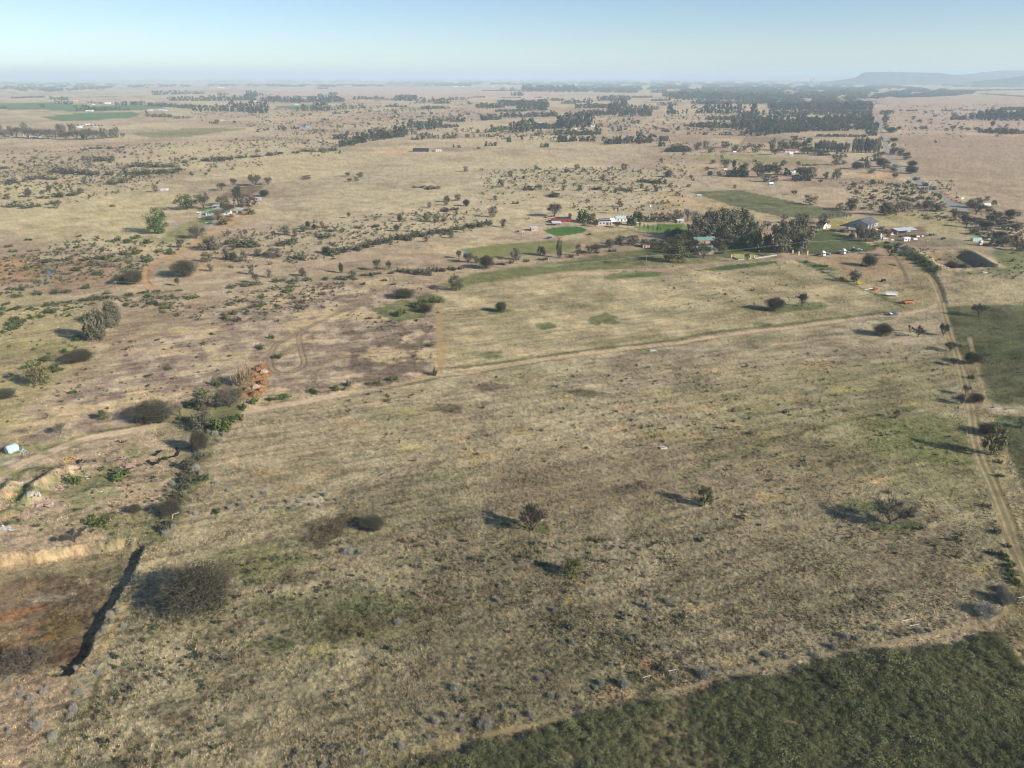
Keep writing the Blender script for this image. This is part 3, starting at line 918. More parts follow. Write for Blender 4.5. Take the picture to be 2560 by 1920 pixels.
def tree_segments(seed, limbs, spread, levels, kids, base_h=.12, wob=.18, shrink=.66):
    """recursive limbs; returns list of (p0, p1, r0, r1, level)"""
    r = random.Random(seed)
    segs = []

    def grow(p, d, ln, rad, lev):
        n = 2 if lev < 2 else 1
        for k in range(n):
            d = (d + Vector((r.uniform(-wob, wob), r.uniform(-wob, wob), r.uniform(-wob * .4, wob * .7)))).normalized()
            q = p + d * ln / n
            r1 = rad * (.8 if n == 2 else .62)
            segs.append((p.copy(), q.copy(), rad, r1, lev))
            p, rad = q, r1
        if lev >= levels:
            return
        for k in range(kids[lev]):
            a = r.uniform(0, 2 * math.pi)
            side = Vector((math.cos(a), math.sin(a), r.uniform(-.25, .5)))
            nd = (d * r.uniform(.7, 1.1) + side * r.uniform(.45, .95)).normalized()
            grow(p - d * ln * r.uniform(0, .35), nd, ln * shrink * r.uniform(.75, 1.2), rad * .72, lev + 1)

    if base_h > 0:
        grow_base = Vector((0, 0, base_h))
        segs.append((Vector((0, 0, -.06)), grow_base.copy(), .035, .03, 0))
    else:
        grow_base = Vector((0, 0, -.04))
    for k in range(limbs):
        a = 2 * math.pi * (k + r.uniform(-.3, .3)) / limbs
        d = Vector((math.cos(a) * spread, math.sin(a) * spread, 1)).normalized()
        grow(grow_base.copy(), d, .34 * r.uniform(.8, 1.15), .024, 0)
    return segs


def norm_segs(segs):
    P0 = np.array([list(s[0]) + list(s[1]) for s in segs])
    x = P0[:, [0, 3]].ravel()
    y = P0[:, [1, 4]].ravel()
    z = P0[:, [2, 5]].ravel()
    cx, cy = (x.max() + x.min()) / 2, (y.max() + y.min()) / 2
    w = max(np.percentile(x, 99) - np.percentile(x, 1), np.percentile(y, 99) - np.percentile(y, 1))
    h = np.percentile(z, 99.5)
    f = lambda p: Vector(((p.x - cx * max(0, min(1, p.z / h))) / w, (p.y - cy * max(0, min(1, p.z / h))) / w, p.z / h))
    return [(f(a), f(b), r0, r1, lv) for a, b, r0, r1, lv in segs]


def ribbons(segs, width, color, seed, jit=.3, extra=0, xlen=.1):
    """thin twigs: two crossed slivers for each end segment, plus extra small ones around it"""
    r = np.random.default_rng(seed)
    a = np.array([list(s[0]) for s in segs])
    b = np.array([list(s[1]) for s in segs])
    if extra:
        k = np.repeat(np.arange(len(a)), extra)
        t = r.random((len(k), 1))
        p = a[k] + (b[k] - a[k]) * t
        d = (b[k] - a[k])
        d /= np.linalg.norm(d, axis=1)[:, None] + 1e-9
        d = d * .8 + r.normal(0, .65, d.shape)
        d[:, 2] += .15
        d /= np.linalg.norm(d, axis=1)[:, None]
        a = np.vstack([a, p])
        b = np.vstack([b, p + d * xlen * r.uniform(.5, 1.3, (len(k), 1))])
    n = len(a)
    d = b - a
    V = np.zeros((n, 2, 3, 3))
    for q in range(2):
        s = np.cross(d, r.normal(0, 1, (n, 3)))
        s /= np.linalg.norm(s, axis=1)[:, None] + 1e-9
        w = width * r.uniform(.7, 1.3, (n, 1))
        V[:, q, 0], V[:, q, 1], V[:, q, 2] = a - s * w, a + s * w, b
    c = np.array(color)[None] * (1 + jit * (r.random((n, 1)) - .5) * 2)
    return V.reshape(-1, 3), np.repeat(c, 6, 0)


def trunk_mesh(name, segs, mat, n=5):
    mb = MB()
    for a, b, r0, r1, lv in segs:
        mb.tube(a, b, r0, r1, n, False)
    return mb.mesh(name, mat, True)


def bare_proto(seed, limbs=4, spread=.8, base_h=.12, col=(.165, .143, .106), dens=8, wid=.0058, levels=4, kids=(3, 3, 3, 2), fill=1500):
    segs = norm_segs(tree_segments(seed, limbs, spread, levels, kids, base_h))
    tr = trunk_mesh('trunk', [s for s in segs if s[4] <= 2], M_BARK)
    V, c = ribbons([s for s in segs if s[4] >= 2], wid, col, seed, .35, dens, .12)
    if fill:                                      # fine outer twigs closing the crown
        r = np.random.default_rng(seed + 500)
        g = r.normal(0, 1, (fill, 3))
        g /= np.linalg.norm(g, axis=1)[:, None]
        lob = 1 + .16 * np.sin(g[:, :1] * 5 + seed) + .14 * np.cos(g[:, 1:2] * 6 + seed * 2) + .1 * np.sin(g[:, 2:] * 7)
        p0 = g * np.array([.45, .45, .42]) * lob * (r.random((fill, 1)) ** .5) + np.array([0, 0, .58])
        p1 = p0 + (g * .6 + r.normal(0, .75, g.shape) + np.array([0, 0, .15])) * r.uniform(.04, .10, (fill, 1))
        V2, c2 = ribbons([(Vector(a), Vector(b), 0, 0, 0) for a, b in zip(p0, p1)], wid * (.62 if fill > 3000 else .85), col, seed + 1, .35)
        mx = np.percentile(np.hypot(V[:, 0], V[:, 1]), 97)
        sh = .66 if fill > 3000 else .92
        V[:, :2] *= .5 * sh / mx
        V[:, 2] *= sh / np.percentile(V[:, 2], 99)
        V, c = np.vstack([V, V2]), np.vstack([c, c2])
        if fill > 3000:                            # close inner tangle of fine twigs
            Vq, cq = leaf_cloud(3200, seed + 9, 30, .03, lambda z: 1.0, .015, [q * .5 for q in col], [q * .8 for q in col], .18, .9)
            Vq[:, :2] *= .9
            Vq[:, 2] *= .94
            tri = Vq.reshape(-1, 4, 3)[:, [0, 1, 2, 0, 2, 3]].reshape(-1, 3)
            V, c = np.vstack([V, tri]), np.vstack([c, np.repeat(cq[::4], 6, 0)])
    V[:, :2] *= .5 / np.percentile(np.hypot(V[:, 0], V[:, 1]), 97)
    V[:, 2] /= np.percentile(V[:, 2], 99)
    cr = np_mesh('crown', V, np.arange(len(V)), np.full(len(V) // 3, 3), M_TWIG, c)
    return tr, cr


def leaf_cloud(n, seed, clumps, zlo, shape, size, base, light, rc=.13, squash=.8, jit=.25):
    """many small leaf-sized faces spread in clumps through a crown volume; colour differs from clump to clump"""
    r = np.random.default_rng(seed)
    cs = []
    while len(cs) < clumps:
        p = r.uniform(-1, 1, 3)
        rad = np.linalg.norm(p)
        if rad > 1 or rad < .35:
            continue
        z = zlo + (1 - zlo) * (p[2] * .5 + .5)
        w = shape(z)
        cs.append((p[0] * .40 * w, p[1] * .40 * w, zlo + (1 - zlo) * (.08 + .84 * (p[2] * .5 + .5))))
    cs = np.array(cs)
    k = r.integers(0, clumps, n)
    g = r.normal(0, 1, (n, 3))
    g /= np.linalg.norm(g, axis=1)[:, None]
    g *= (r.random((n, 1)) ** .45)
    csz = r.uniform(.7, 1.35, clumps)
    p = cs[k] + g * rc * csz[k][:, None] * np.array([1, 1, squash])
    rad = np.percentile(np.hypot(p[:, 0], p[:, 1]), 96)
    p[:, :2] *= .49 / rad
    z0, z1 = np.percentile(p[:, 2], 2), np.percentile(p[:, 2], 98.5)
    p[:, 2] = zlo * .8 + (p[:, 2] - z0) / (z1 - z0) * (1.0 - zlo * .8)
    p[:, 2] = np.clip(p[:, 2], .012, 1.05)
    nrm = g + r.normal(0, .28, (n, 3)) + np.array([0, 0, .2])
    nrm /= np.linalg.norm(nrm, axis=1)[:, None]
    u = np.cross(nrm, r.normal(0, 1, (n, 3)))
    u /= np.linalg.norm(u, axis=1)[:, None] + 1e-9
    v = np.cross(nrm, u)
    s = size * r.uniform(.6, 1.4, (n, 1))
    V = np.stack([p - u * s, p - v * s * .62, p + u * s, p + v * s * .62], 1)
    ct = r.random(clumps)[k][:, None]
    c = np.array(base) * (1 - ct) + np.array(light) * ct
    c = c * (1 + jit * (r.random((n, 1)) * 2 - 1))
    return V.reshape(-1, 3), np.repeat(c, 4, 0)


def leafy_proto(seed, n=1100, clumps=26, zlo=.22, shape=None, size=.038, base=(.035, .042, .020), light=(.075, .078, .038), rc=.15, limbs=4, spread=.55,
                base_h=.2, bark=None, squash=.8):
    shape = shape or (lambda z: 1.0)
    segs = norm_segs(tree_segments(seed, limbs, spread, 2, (3, 2), base_h))
    segs = [(Vector((a.x * .8, a.y * .8, a.z * .9)), Vector((b.x * .8, b.y * .8, b.z * .9)), r0, r1, lv) for a, b, r0, r1, lv in segs]
    tr = trunk_mesh('trunk', segs, bark or M_BARK)
    V, c = leaf_cloud(n, seed, clumps, zlo, shape, size, base, light, rc, squash)
    return tr, np_mesh('crown', V, np.arange(len(V)), np.full(len(V) // 4, 4), M_LEAF, c)


PROTO = {}
PROTO['bare'] = [bare_proto(s, l, sp, bh) for s, l, sp, bh in ((3, 4, .9, .10), (8, 5, .8, .14), (21, 3, .75, .2), (34, 5, 1.0, .06))]
PROTO['vbare'] = [bare_proto(5, 6, .55, 0, (.13, .112, .086), 8, .005, fill=500)]
PROTO['open'] = [bare_proto(14, 4, 1.05, .14, (.13, .114, .088), 6, .006, fill=350), bare_proto(15, 3, .95, .18, (.13, .114, .088), 6, .006, fill=350)]
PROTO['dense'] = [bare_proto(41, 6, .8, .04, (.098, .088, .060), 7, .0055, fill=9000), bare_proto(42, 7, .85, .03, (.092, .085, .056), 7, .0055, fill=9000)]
PROTO['poplar'] = [bare_proto(51, 5, .16, .1, (.30, .27, .22), 4, .02, 3, (3, 3, 2), 0), bare_proto(52, 4, .14, .1, (.33, .30, .25), 4, .02, 3, (3, 3, 2), 0)]
PROTO['thorn'] = [leafy_proto(s, 1500, 26, .12, None, .034, (.085, .08, .055), (.165, .15, .102), .17, 4, .7, .1) for s in (61, 62, 63, 64)]
PROTO['olive'] = [leafy_proto(s, 1700, 28, .10, None, .034, (.085, .088, .036), (.17, .16, .07), .17, 4, .6, .08) for s in (71, 72)]
PROTO['green'] = [leafy_proto(s, 1600, 26, .06, None, .036, (.046, .066, .024), (.095, .122, .044), .17, 4, .6, .06) for s in (81, 82)]
PROTO['euc'] = [leafy_proto(s, 4200, 38, .12, lambda z: 1.08 - .35 * abs(z - .6), .031, (.095, .097, .058), (.225, .212, .13), .155, 5, .4, .2, M_PALEBARK, 1.0) for s in (91, 92, 93)]
PROTO['pine'] = [leafy_proto(101, 3000, 44, .06, lambda z: 1.12 - .5 * max(0, z - .45), .026, (.046, .070, .022), (.10, .135, .042), .16, 3, .3, .1),
                 leafy_proto(102, 1600, 30, .30, lambda z: 1.1, .028, (.036, .056, .018), (.085, .115, .036), .13, 5, .8, .1)]
PROTO['conifer'] = [leafy_proto(105, 1500, 34, .03, lambda z: 1.15 - .85 * z, .03, (.022, .036, .022), (.05, .068, .042), .12, 3, .15, .2)]
PROTO['maroon'] = [leafy_proto(108, 1000, 24, .10, None, .034, (.045, .030, .026), (.085, .055, .045), .16)]
PROTO['autumn'] = [leafy_proto(111, 1100, 24, .12, None, .034, (.085, .066, .022), (.20, .145, .04), .16), leafy_proto(112, 1100, 24, .1, None, .034, (.075, .062, .024), (.17, .13, .05), .16)]
PROTO['dead'] = [bare_proto(115, 5, .5, .02, (.34, .28, .18), 5, .012, 3, (3, 3, 2), 0)]
_u = lambda z: 1.0


def shrub_mesh(seed, base, light, n=420, size=.07):
    V, c = leaf_cloud(n, seed, 12, .0, _u, size, base, light, .24, .8)
    V[:, 2] = np.clip(V[:, 2], -.05, 1.1)
    return np_mesh('shrub', V, np.arange(len(V)), np.full(len(V) // 4, 4), M_LEAF, c)


def lobed_shrub(seed, base, light, lobes=8, n=520, size=.05):
    """straggling bush: several lobes of different height with gaps between them"""
    r = np.random.default_rng(seed)
    Vs, cs = [], []
    for q in range(lobes):
        a, d = r.uniform(0, 6.283), .34 * math.sqrt(r.random())
        w, h = r.uniform(.34, .62), r.uniform(.4, 1.0)
        t = r.random()
        V, c = leaf_cloud(n // lobes, seed * 31 + q, 5, 0, _u, size / w, np.array(base) * (.8 + .4 * t), np.array(light) * (.8 + .4 * t), .28, .9)
        V[:, 0] = V[:, 0] * w + d * math.cos(a)
        V[:, 1] = V[:, 1] * w + d * math.sin(a)
        V[:, 2] *= h
        Vs.append(V)
        cs.append(c)
    V, c = np.vstack(Vs), np.vstack(cs)
    return np_mesh('shrub', V, np.arange(len(V)), np.full(len(V) // 4, 4), M_LEAF, c)


def twig_dome(seed, colr, n=900, wid=.010):
    r = np.random.default_rng(seed)
    k = 9
    st = r.uniform(-.3, .3, (k, 2))
    q = r.integers(0, k, n)
    d = r.normal(0, 1, (n, 3))
    d[:, 2] = np.abs(d[:, 2]) + .25
    d /= np.linalg.norm(d, axis=1)[:, None]
    t0 = r.random((n, 1)) ** .7 * .75
    R = np.array([.34, .34, .9]) * r.uniform(.6, 1.05, (k, 1))[q]
    b = np.concatenate([st[q] * .8, np.zeros((n, 1))], 1)
    a = b + d * R * t0
    e = b + (d + r.normal(0, .25, (n, 3))) * R * np.clip(t0 + r.uniform(.2, .45, (n, 1)), 0, 1.1)
    e[:, 2] = np.clip(e[:, 2], .02, 1.05)
    segs = [(Vector(x), Vector(y), 0, 0, 0) for x, y in zip(a, e)]
    V, c = ribbons(segs, wid, colr, seed, .3)
    return np_mesh('shrub', V, np.arange(len(V)), np.full(len(V) // 3, 3), M_GREYTWIG, c)


SHRUB = {'green': [lobed_shrub(s, (.055, .076, .026), (.115, .145, .048), 7) for s in (1, 2, 3, 26)],
         'dark': [lobed_shrub(s, (.062, .062, .042), (.11, .105, .07), 9) for s in (4, 5, 6, 24)],
         'oliveshrub': [lobed_shrub(s, (.080, .086, .048), (.145, .148, .082), 8) for s in (7, 8, 9, 25)],
         'grey': [twig_dome(s, (.37, .355, .30), 600 + 80 * s, .007) for s in (11, 12, 13, 14, 19)],
         'greydark': [twig_dome(s, (.30, .29, .25), 2200, .006) for s in (15, 16)],
         'dry': [twig_dome(s, (.36, .29, .17)) for s in (17, 18)]}
KIND = dict(bare=('thorn_tree', 'tree'), vbare=('thorn_tree', 'tree'), open=('thorn_tree', 'tree'), dense=('thorn_tree', 'tree'), thorn=('thorn_tree', 'tree'),
            poplar=('poplar_tree', 'tree'), olive=('broadleaf_tree', 'tree'), green=('broadleaf_tree', 'tree'), autumn=('broadleaf_tree', 'tree'), maroon=('broadleaf_tree', 'tree'),
            euc=('eucalyptus_tree', 'tree'), pine=('pine_tree', 'tree'), conifer=('conifer_tree', 'tree'), dead=('dead_tree', 'tree'),
            green_s=0)
made = {}
FIRST = {}


def place_tree(kind, k, x, y, w, h, label, group=None, parts=True):
    """tree whose foot stands at crop pixel (x, y), w x h crop pixels large in the photo"""
    X, Y = W(k, x, y)
    pm = CPPM(k, y)
    return put_tree(kind, X, Y, w / pm, h / pm * 1.04, label, group, parts)


def put_tree(kind, X, Y, wm, hm, label, group=None, parts=True):
    i = made.get(kind, 0)
    made[kind] = i + 1
    name, cat = KIND[kind]
    tr, cr = PROTO[kind][i % len(PROTO[kind])]
    z = GZ(X, Y) - .05
    rot = random.uniform(0, 6.28)
    o = thing(name, label, cat, (X, Y, z), rot, group)
    o.scale = (wm, wm, hm)
    if parts:
        link('trunk', tr, o)
        link('crown', cr, o)
    else:
        link('crown', cr, o)
    return o


def place_shrub(kind, k, x, y, w, h, label, group=None):
    X, Y = W(k, x, y)
    pm = CPPM(k, y)
    return put_shrub(kind, X, Y, w / pm, h / pm, label, group)


def put_shrub(kind, X, Y, wm, hm, label, group=None):
    i = made.get('s' + kind, 0)
    made['s' + kind] = i + 1
    o = link({'grey': 'grey_shrub', 'greydark': 'grey_shrub', 'dry': 'dry_reed_clump'}.get(kind, 'shrub'), SHRUB[kind][i % len(SHRUB[kind])])
    o.location = (X, Y, GZ(X, Y) - .06)
    o.rotation_euler = (0, 0, random.uniform(0, 6.28))
    o.scale = (wm, wm, hm)
    return tag(o, label, 'reeds' if kind == 'dry' else 'shrub', group)


# ---- trees that stand out, each with its own words: kind, crop, foot x, foot y, width, height, label
ONE = """dense j 1312 440 430 265 great round leafless thorn tree with green growth at its foot beside the pit
vbare h 1230 1225 170 165 leafless multi-stemmed thorn tree opening in a V, long streaky shadow, alone in the front field
dense h 212 1208 150 65 low dark thorn bush on its own in the front field, left of the V-shaped tree
olive i 155 1065 115 135 small green tree leaning on a bare stem, nearest the middle of the big front field
bare i 1350 1185 245 165 wide open leafless tree showing its dark limbs, near the right-hand track
olive k 1490 230 135 118 rounded olive-green tree by a patch of pink soil in the front field
open i 1385 505 45 58 tiny dead thorn tree on the dark green patch at the right of the front field
dense g 870 1110 70 55 dark bush left of the leaning white stick above the pit
dense g 1100 1125 130 95 dark bare thorn bush beside the leaning white stick at the pit corner
open g 480 1300 160 85 leafless bush leaning over on the bank above the pit
bare j 200 860 270 200 grey leafless tree growing in the near corner of the pit
dense j 20 830 120 130 dark tree in deep shade at the left edge of the pit
olive g 262 290 150 160 olive tree with a long black shadow at the left edge, ringed by small bushes
dense g 45 372 110 55 bare brown bush under the olive tree at the left edge
dense g 510 137 180 68 broad low olive bush on the slope right of the ringed olive tree
bare g 395 602 85 70 small bare thorn tree with a dark shadow above the left bend of the track
olive g 672 512 85 62 small olive thorn tree below the two purple scraps, above the track
dense g 990 515 250 110 dark spreading thorn clump left of the dry grass plume on the track
dead g 1160 492 55 95 pale dry plume of tall grass beside the track crossing
thorn g 1305 575 150 115 dark leafy tree left of the ditch where the track passes through the tree clump
green g 1440 575 150 110 dark green tree right of the ditch where the track passes through the tree clump
bare g 1480 430 170 115 brown leafless tree in the clump below the red soil heaps
thorn g 1330 440 130 90 dusky green tree left of the brown leafless one below the red soil heaps
dense g 1290 720 110 140 grey-brown bush running down the ditch below the track crossing
thorn g 1215 830 95 75 dark bush with grey twigs half way down the ditch
euc d 628 1160 140 195 front one of two close grey-green gum trees casting black shadows at the left
euc d 722 1075 130 165 rear one of two close grey-green gum trees casting black shadows at the left
pine d 1022 473 148 150 big round bright green pine standing alone left of the white homestead
pine d 1205 320 155 95 spreading green umbrella pine behind the white homestead
bare d 1312 315 95 95 leafless tree between the umbrella pine and the homestead
conifer d 1538 300 80 128 tall blue-green conifer at the back of the homestead
olive d 1435 298 85 62 rounded dark olive tree behind the homestead roof
maroon d 1605 300 100 75 maroon-leaved tree beside the tall conifer
bare d 1465 350 95 70 leafless tree over the homestead roof
bare d 1400 385 110 60 bare grey tree in front of the homestead wall
autumn d 1450 415 130 60 rust brown creeper-covered bush below the homestead
autumn d 1600 350 100 40 yellow-green hedge at the right end of the homestead
bare d 1640 167 85 70 bare tree of the far grove at the end of the brown plot
bare d 1725 162 60 50 last bare tree of the grove at the end of the brown plot
bare d 1505 172 40 52 slim bare tree left of the grove beyond the homestead
bare d 1425 197 65 48 bare tree with a long shadow left of the brown plot
dense d 1700 235 60 38 round dark bush at the corner of the brown plot
bare d 1265 505 110 75 grey leafless tree on the lawn edge below the homestead
bare d 1165 565 55 60 small bare tree at the lower tip of the homestead lawn
thorn d 1345 578 140 80 dark thorn thicket right of the red dirt drive
dense d 1190 748 165 95 large round dark thorn clump inside the bend of the drive
dense d 865 797 115 82 dark grey bush left of the drive gate by the gravel road
dense d 765 795 90 45 flat dark bush beside the leaning pole at the gravel road
bare d 1145 812 38 58 small round-headed tree at the gravel road right of the drive
bare d 1650 795 50 65 bare tree touching the gravel road, left of the long weedy verge
thorn e 745 838 105 92 dark-crowned thorn tree on a bare stem at the end of the sandy firebreak
dense e 1035 975 75 60 solitary dark reddish bush with a shadow in the middle pasture
dense e 410 885 140 50 wide dark bush beside the loop track left of the firebreak
green e 590 915 70 60 bright green bush at the head of the firebreak
dense e 548 978 85 48 grey bush by the green patch left of the firebreak
green e 620 225 2 2 x
euc e 1410 628 42 112 tall slim gum tree in front of the cut grass field
thorn e 1530 618 38 74 narrow dark tree right of the tall slim gum
thorn e 1130 642 78 74 flat-crowned thorn tree in front of the cut grass field with a long shadow
thorn e 1290 613 66 58 round thorn tree on the edge of the cut grass field
dense e 940 698 98 78 dark clump of thorn against the gravel road
bare e 825 660 70 62 bare thorn tree at the left corner of the cut grass field
bare e 765 633 45 52 thin bare tree at the blue corner of the cut grass field
thorn e 877 663 40 44 small tree right of the corner of the cut grass field
bare e 1380 365 105 82 pale leafless tree behind the red barn
green e 1565 398 105 92 large rounded dark green tree left of the solar-roofed farmhouse
autumn e 1610 408 75 62 yellowing tree against the solar-roofed farmhouse
thorn e 985 368 65 64 thorn tree alone on the plain left of the red barn
bare e 240 712 60 74 bare tree at the left of the gravel road below the shrub band
bare e 315 707 38 58 second bare tree of the pair by the gravel road
thorn e 82 760 56 52 dark tree beside the gravel road at its left bend
thorn n 420 560 320 345 gum tree with yellowish crown at the left of the tall farm grove
euc n 560 545 260 330 dense gum tree second from the left in the tall farm grove
euc n 700 548 330 395 tallest pale-stemmed gum tree in the farm grove
euc n 850 535 300 380 gum tree over the green-roofed house in the farm grove
euc n 1000 500 340 365 broad gum tree at the right of the farm grove
euc n 1140 480 190 260 last slim gum tree at the right of the farm grove
euc n 1650 715 380 400 left half of the huge dark gum pair beside the stone gate pillars
euc n 1850 705 360 420 right half of the huge dark gum pair beside the stone gate pillars
green n 1260 695 310 330 broad dark evergreen in front of the orange pump house
autumn n 1320 500 150 170 brown-leaved tree behind the orange pump house
green n 1100 640 150 190 dark evergreen left of the garden lawn
olive n 200 865 270 270 large round olive tree at the lower left of the farm garden
olive n 60 850 180 170 green tree at the left end of the farm garden
bare n 545 805 230 190 leafless tree in front of the green-roofed house
olive n 800 745 170 130 olive tree to the right of the green-roofed house
conifer n 1145 822 95 85 small clipped conifer on the yellow lawn
autumn n 235 590 180 120 green and gold tree left of the green-roofed house
green n 130 520 210 115 dark evergreen hedge tree beyond the farm garden
autumn n 1600 742 85 92 yellow-green bush left of the gate pillars
thorn n 200 255 170 105 dark tree by the white shed behind the farm grove
poplar n 330 290 130 160 pale bare poplar clump left behind the farm grove
poplar n 430 310 110 150 pale bare poplar clump touching the farm grove
poplar n 1640 325 130 130 faint bare poplar behind the huge gum pair
poplar n 1420 420 150 120 row of thin bare poplars behind the pump house
green n 1440 640 210 220 dark evergreen joining the pump house trees to the huge gum pair
euc n 1210 560 190 250 slim gum tree behind the broad dark evergreen
thorn n 1890 335 210 135 dark thorn tree on the far field edge behind the gum pair
thorn m 330 330 175 135 dark round tree over the white gabled cottage
autumn m 262 405 110 85 yellowish bush left of the white gabled cottage
thorn m 790 520 220 150 left-hand dark thorn tree of the clump before the big shed
thorn m 905 575 230 170 middle dark thorn tree of the clump before the big shed
thorn m 1015 570 190 150 right-hand dark thorn tree of the clump before the big shed
thorn m 1125 480 150 110 dark thorn tree beside the white tank in the farmyard
thorn m 825 430 130 95 thorn tree standing against the blue-grey gable of the shed
open m 1240 775 200 160 sparse thorn tree where the farm track forks
dense m 948 915 200 140 bushy thorn tree alone on the bare yard above the machinery
thorn m 745 1135 190 160 dark thorn tree shading the red and yellow implement
dense f 607 968 115 80 leafless round thorn tree with a long shadow in the right-hand pasture
bare f 784 943 58 88 slim upright bare tree growing in a green strip of the right-hand pasture
bare f 1920 1008 115 80 leafless rounded thorn tree at the edge of the dark green pasture
dense f 1300 1125 120 66 dark leafless thorn bush below the parked pickup
open f 1475 1108 34 50 tiny crooked tree between two thorn bushes below the pickup
open f 1530 1138 82 66 open thorn tree leaning right below the orange trailer
bare f 1690 1130 62 80 bare tree on the left rut of the right-hand track
bare i 1735 72 85 62 bare thorn tree left of the right-hand track, nearest the fork
dense i 1875 152 105 70 dark spreading thorn tree right of the right-hand track
bare i 1760 165 60 50 bare tree left of the rut opposite the dark spreading thorn
bare i 1832 352 55 64 forked bare tree on the right-hand track verge
dense i 1900 398 92 52 black low thorn bush at the track crossing
bare i 1808 412 80 64 bare bush with a straight shadow at the track crossing
dense i 1985 602 135 62 upper of two shaggy thorn trees right of the track
olive i 2000 740 140 195 tall shaggy green thorn tree right of the track with a long double shadow
thorn i 2195 565 60 70 small dark tree on the right edge of the photo in the green pasture
autumn f 835 286 96 60 yellow-leaved round tree beside the long crop field
thorn f 1095 322 85 78 dark thorn tree at the end of the long crop field
thorn f 1320 358 95 86 flat-topped thorn tree beyond the big shed roof
thorn f 1385 345 70 60 left one of two thorn trees touching beyond the shed
thorn f 1445 330 80 56 right one of two thorn trees touching beyond the shed
thorn f 1650 330 100 48 wide thorn tree beside the road bend
thorn f 1590 305 75 45 thorn tree left of the wide one by the road bend
thorn f 1760 372 55 56 lone round thorn tree in the grass above the shed yard
dense q 1940 475 190 140 round grey thorn tree right of the dirt road past the bend
thorn q 2100 452 100 82 small round tree right of the grey thorn tree past the bend
dense q 880 1340 230 150 grey bare bushes inside the dry dam basin
dense q 1070 1395 170 64 low grey bush at the mouth of the dam basin
dry g 1560 285 150 165 clump of tall pale yellow reeds beside the red soil heaps
thorn o 690 245 55 62 small dark round tree right of the red barn
green e 1925 392 115 72 dark conifer-like tree group top right of the solar-roofed farmhouse
green e 1885 418 92 60 dark evergreen in front of the second farmhouse
thorn e 1735 565 62 52 first of three thorn trees in the stubble above the farm garden
thorn e 1800 545 82 58 second of three thorn trees in the stubble above the farm garden
thorn e 1880 545 92 56 wide flat thorn tree, third of three in the stubble above the farm garden
bare e 1610 602 62 56 left bare tree of a pair at the gravel road
bare e 1645 600 60 56 right bare tree of a pair at the gravel road"""
for ln in ONE.split('\n'):
    p = ln.split(' ', 6)
    if p[6] == 'x':
        continue
    if p[0] in SHRUB:
        place_shrub(p[0], p[1], *map(float, p[2:6]), p[6])
    else:
        place_tree(p[0], p[1], *map(float, p[2:6]), p[6])

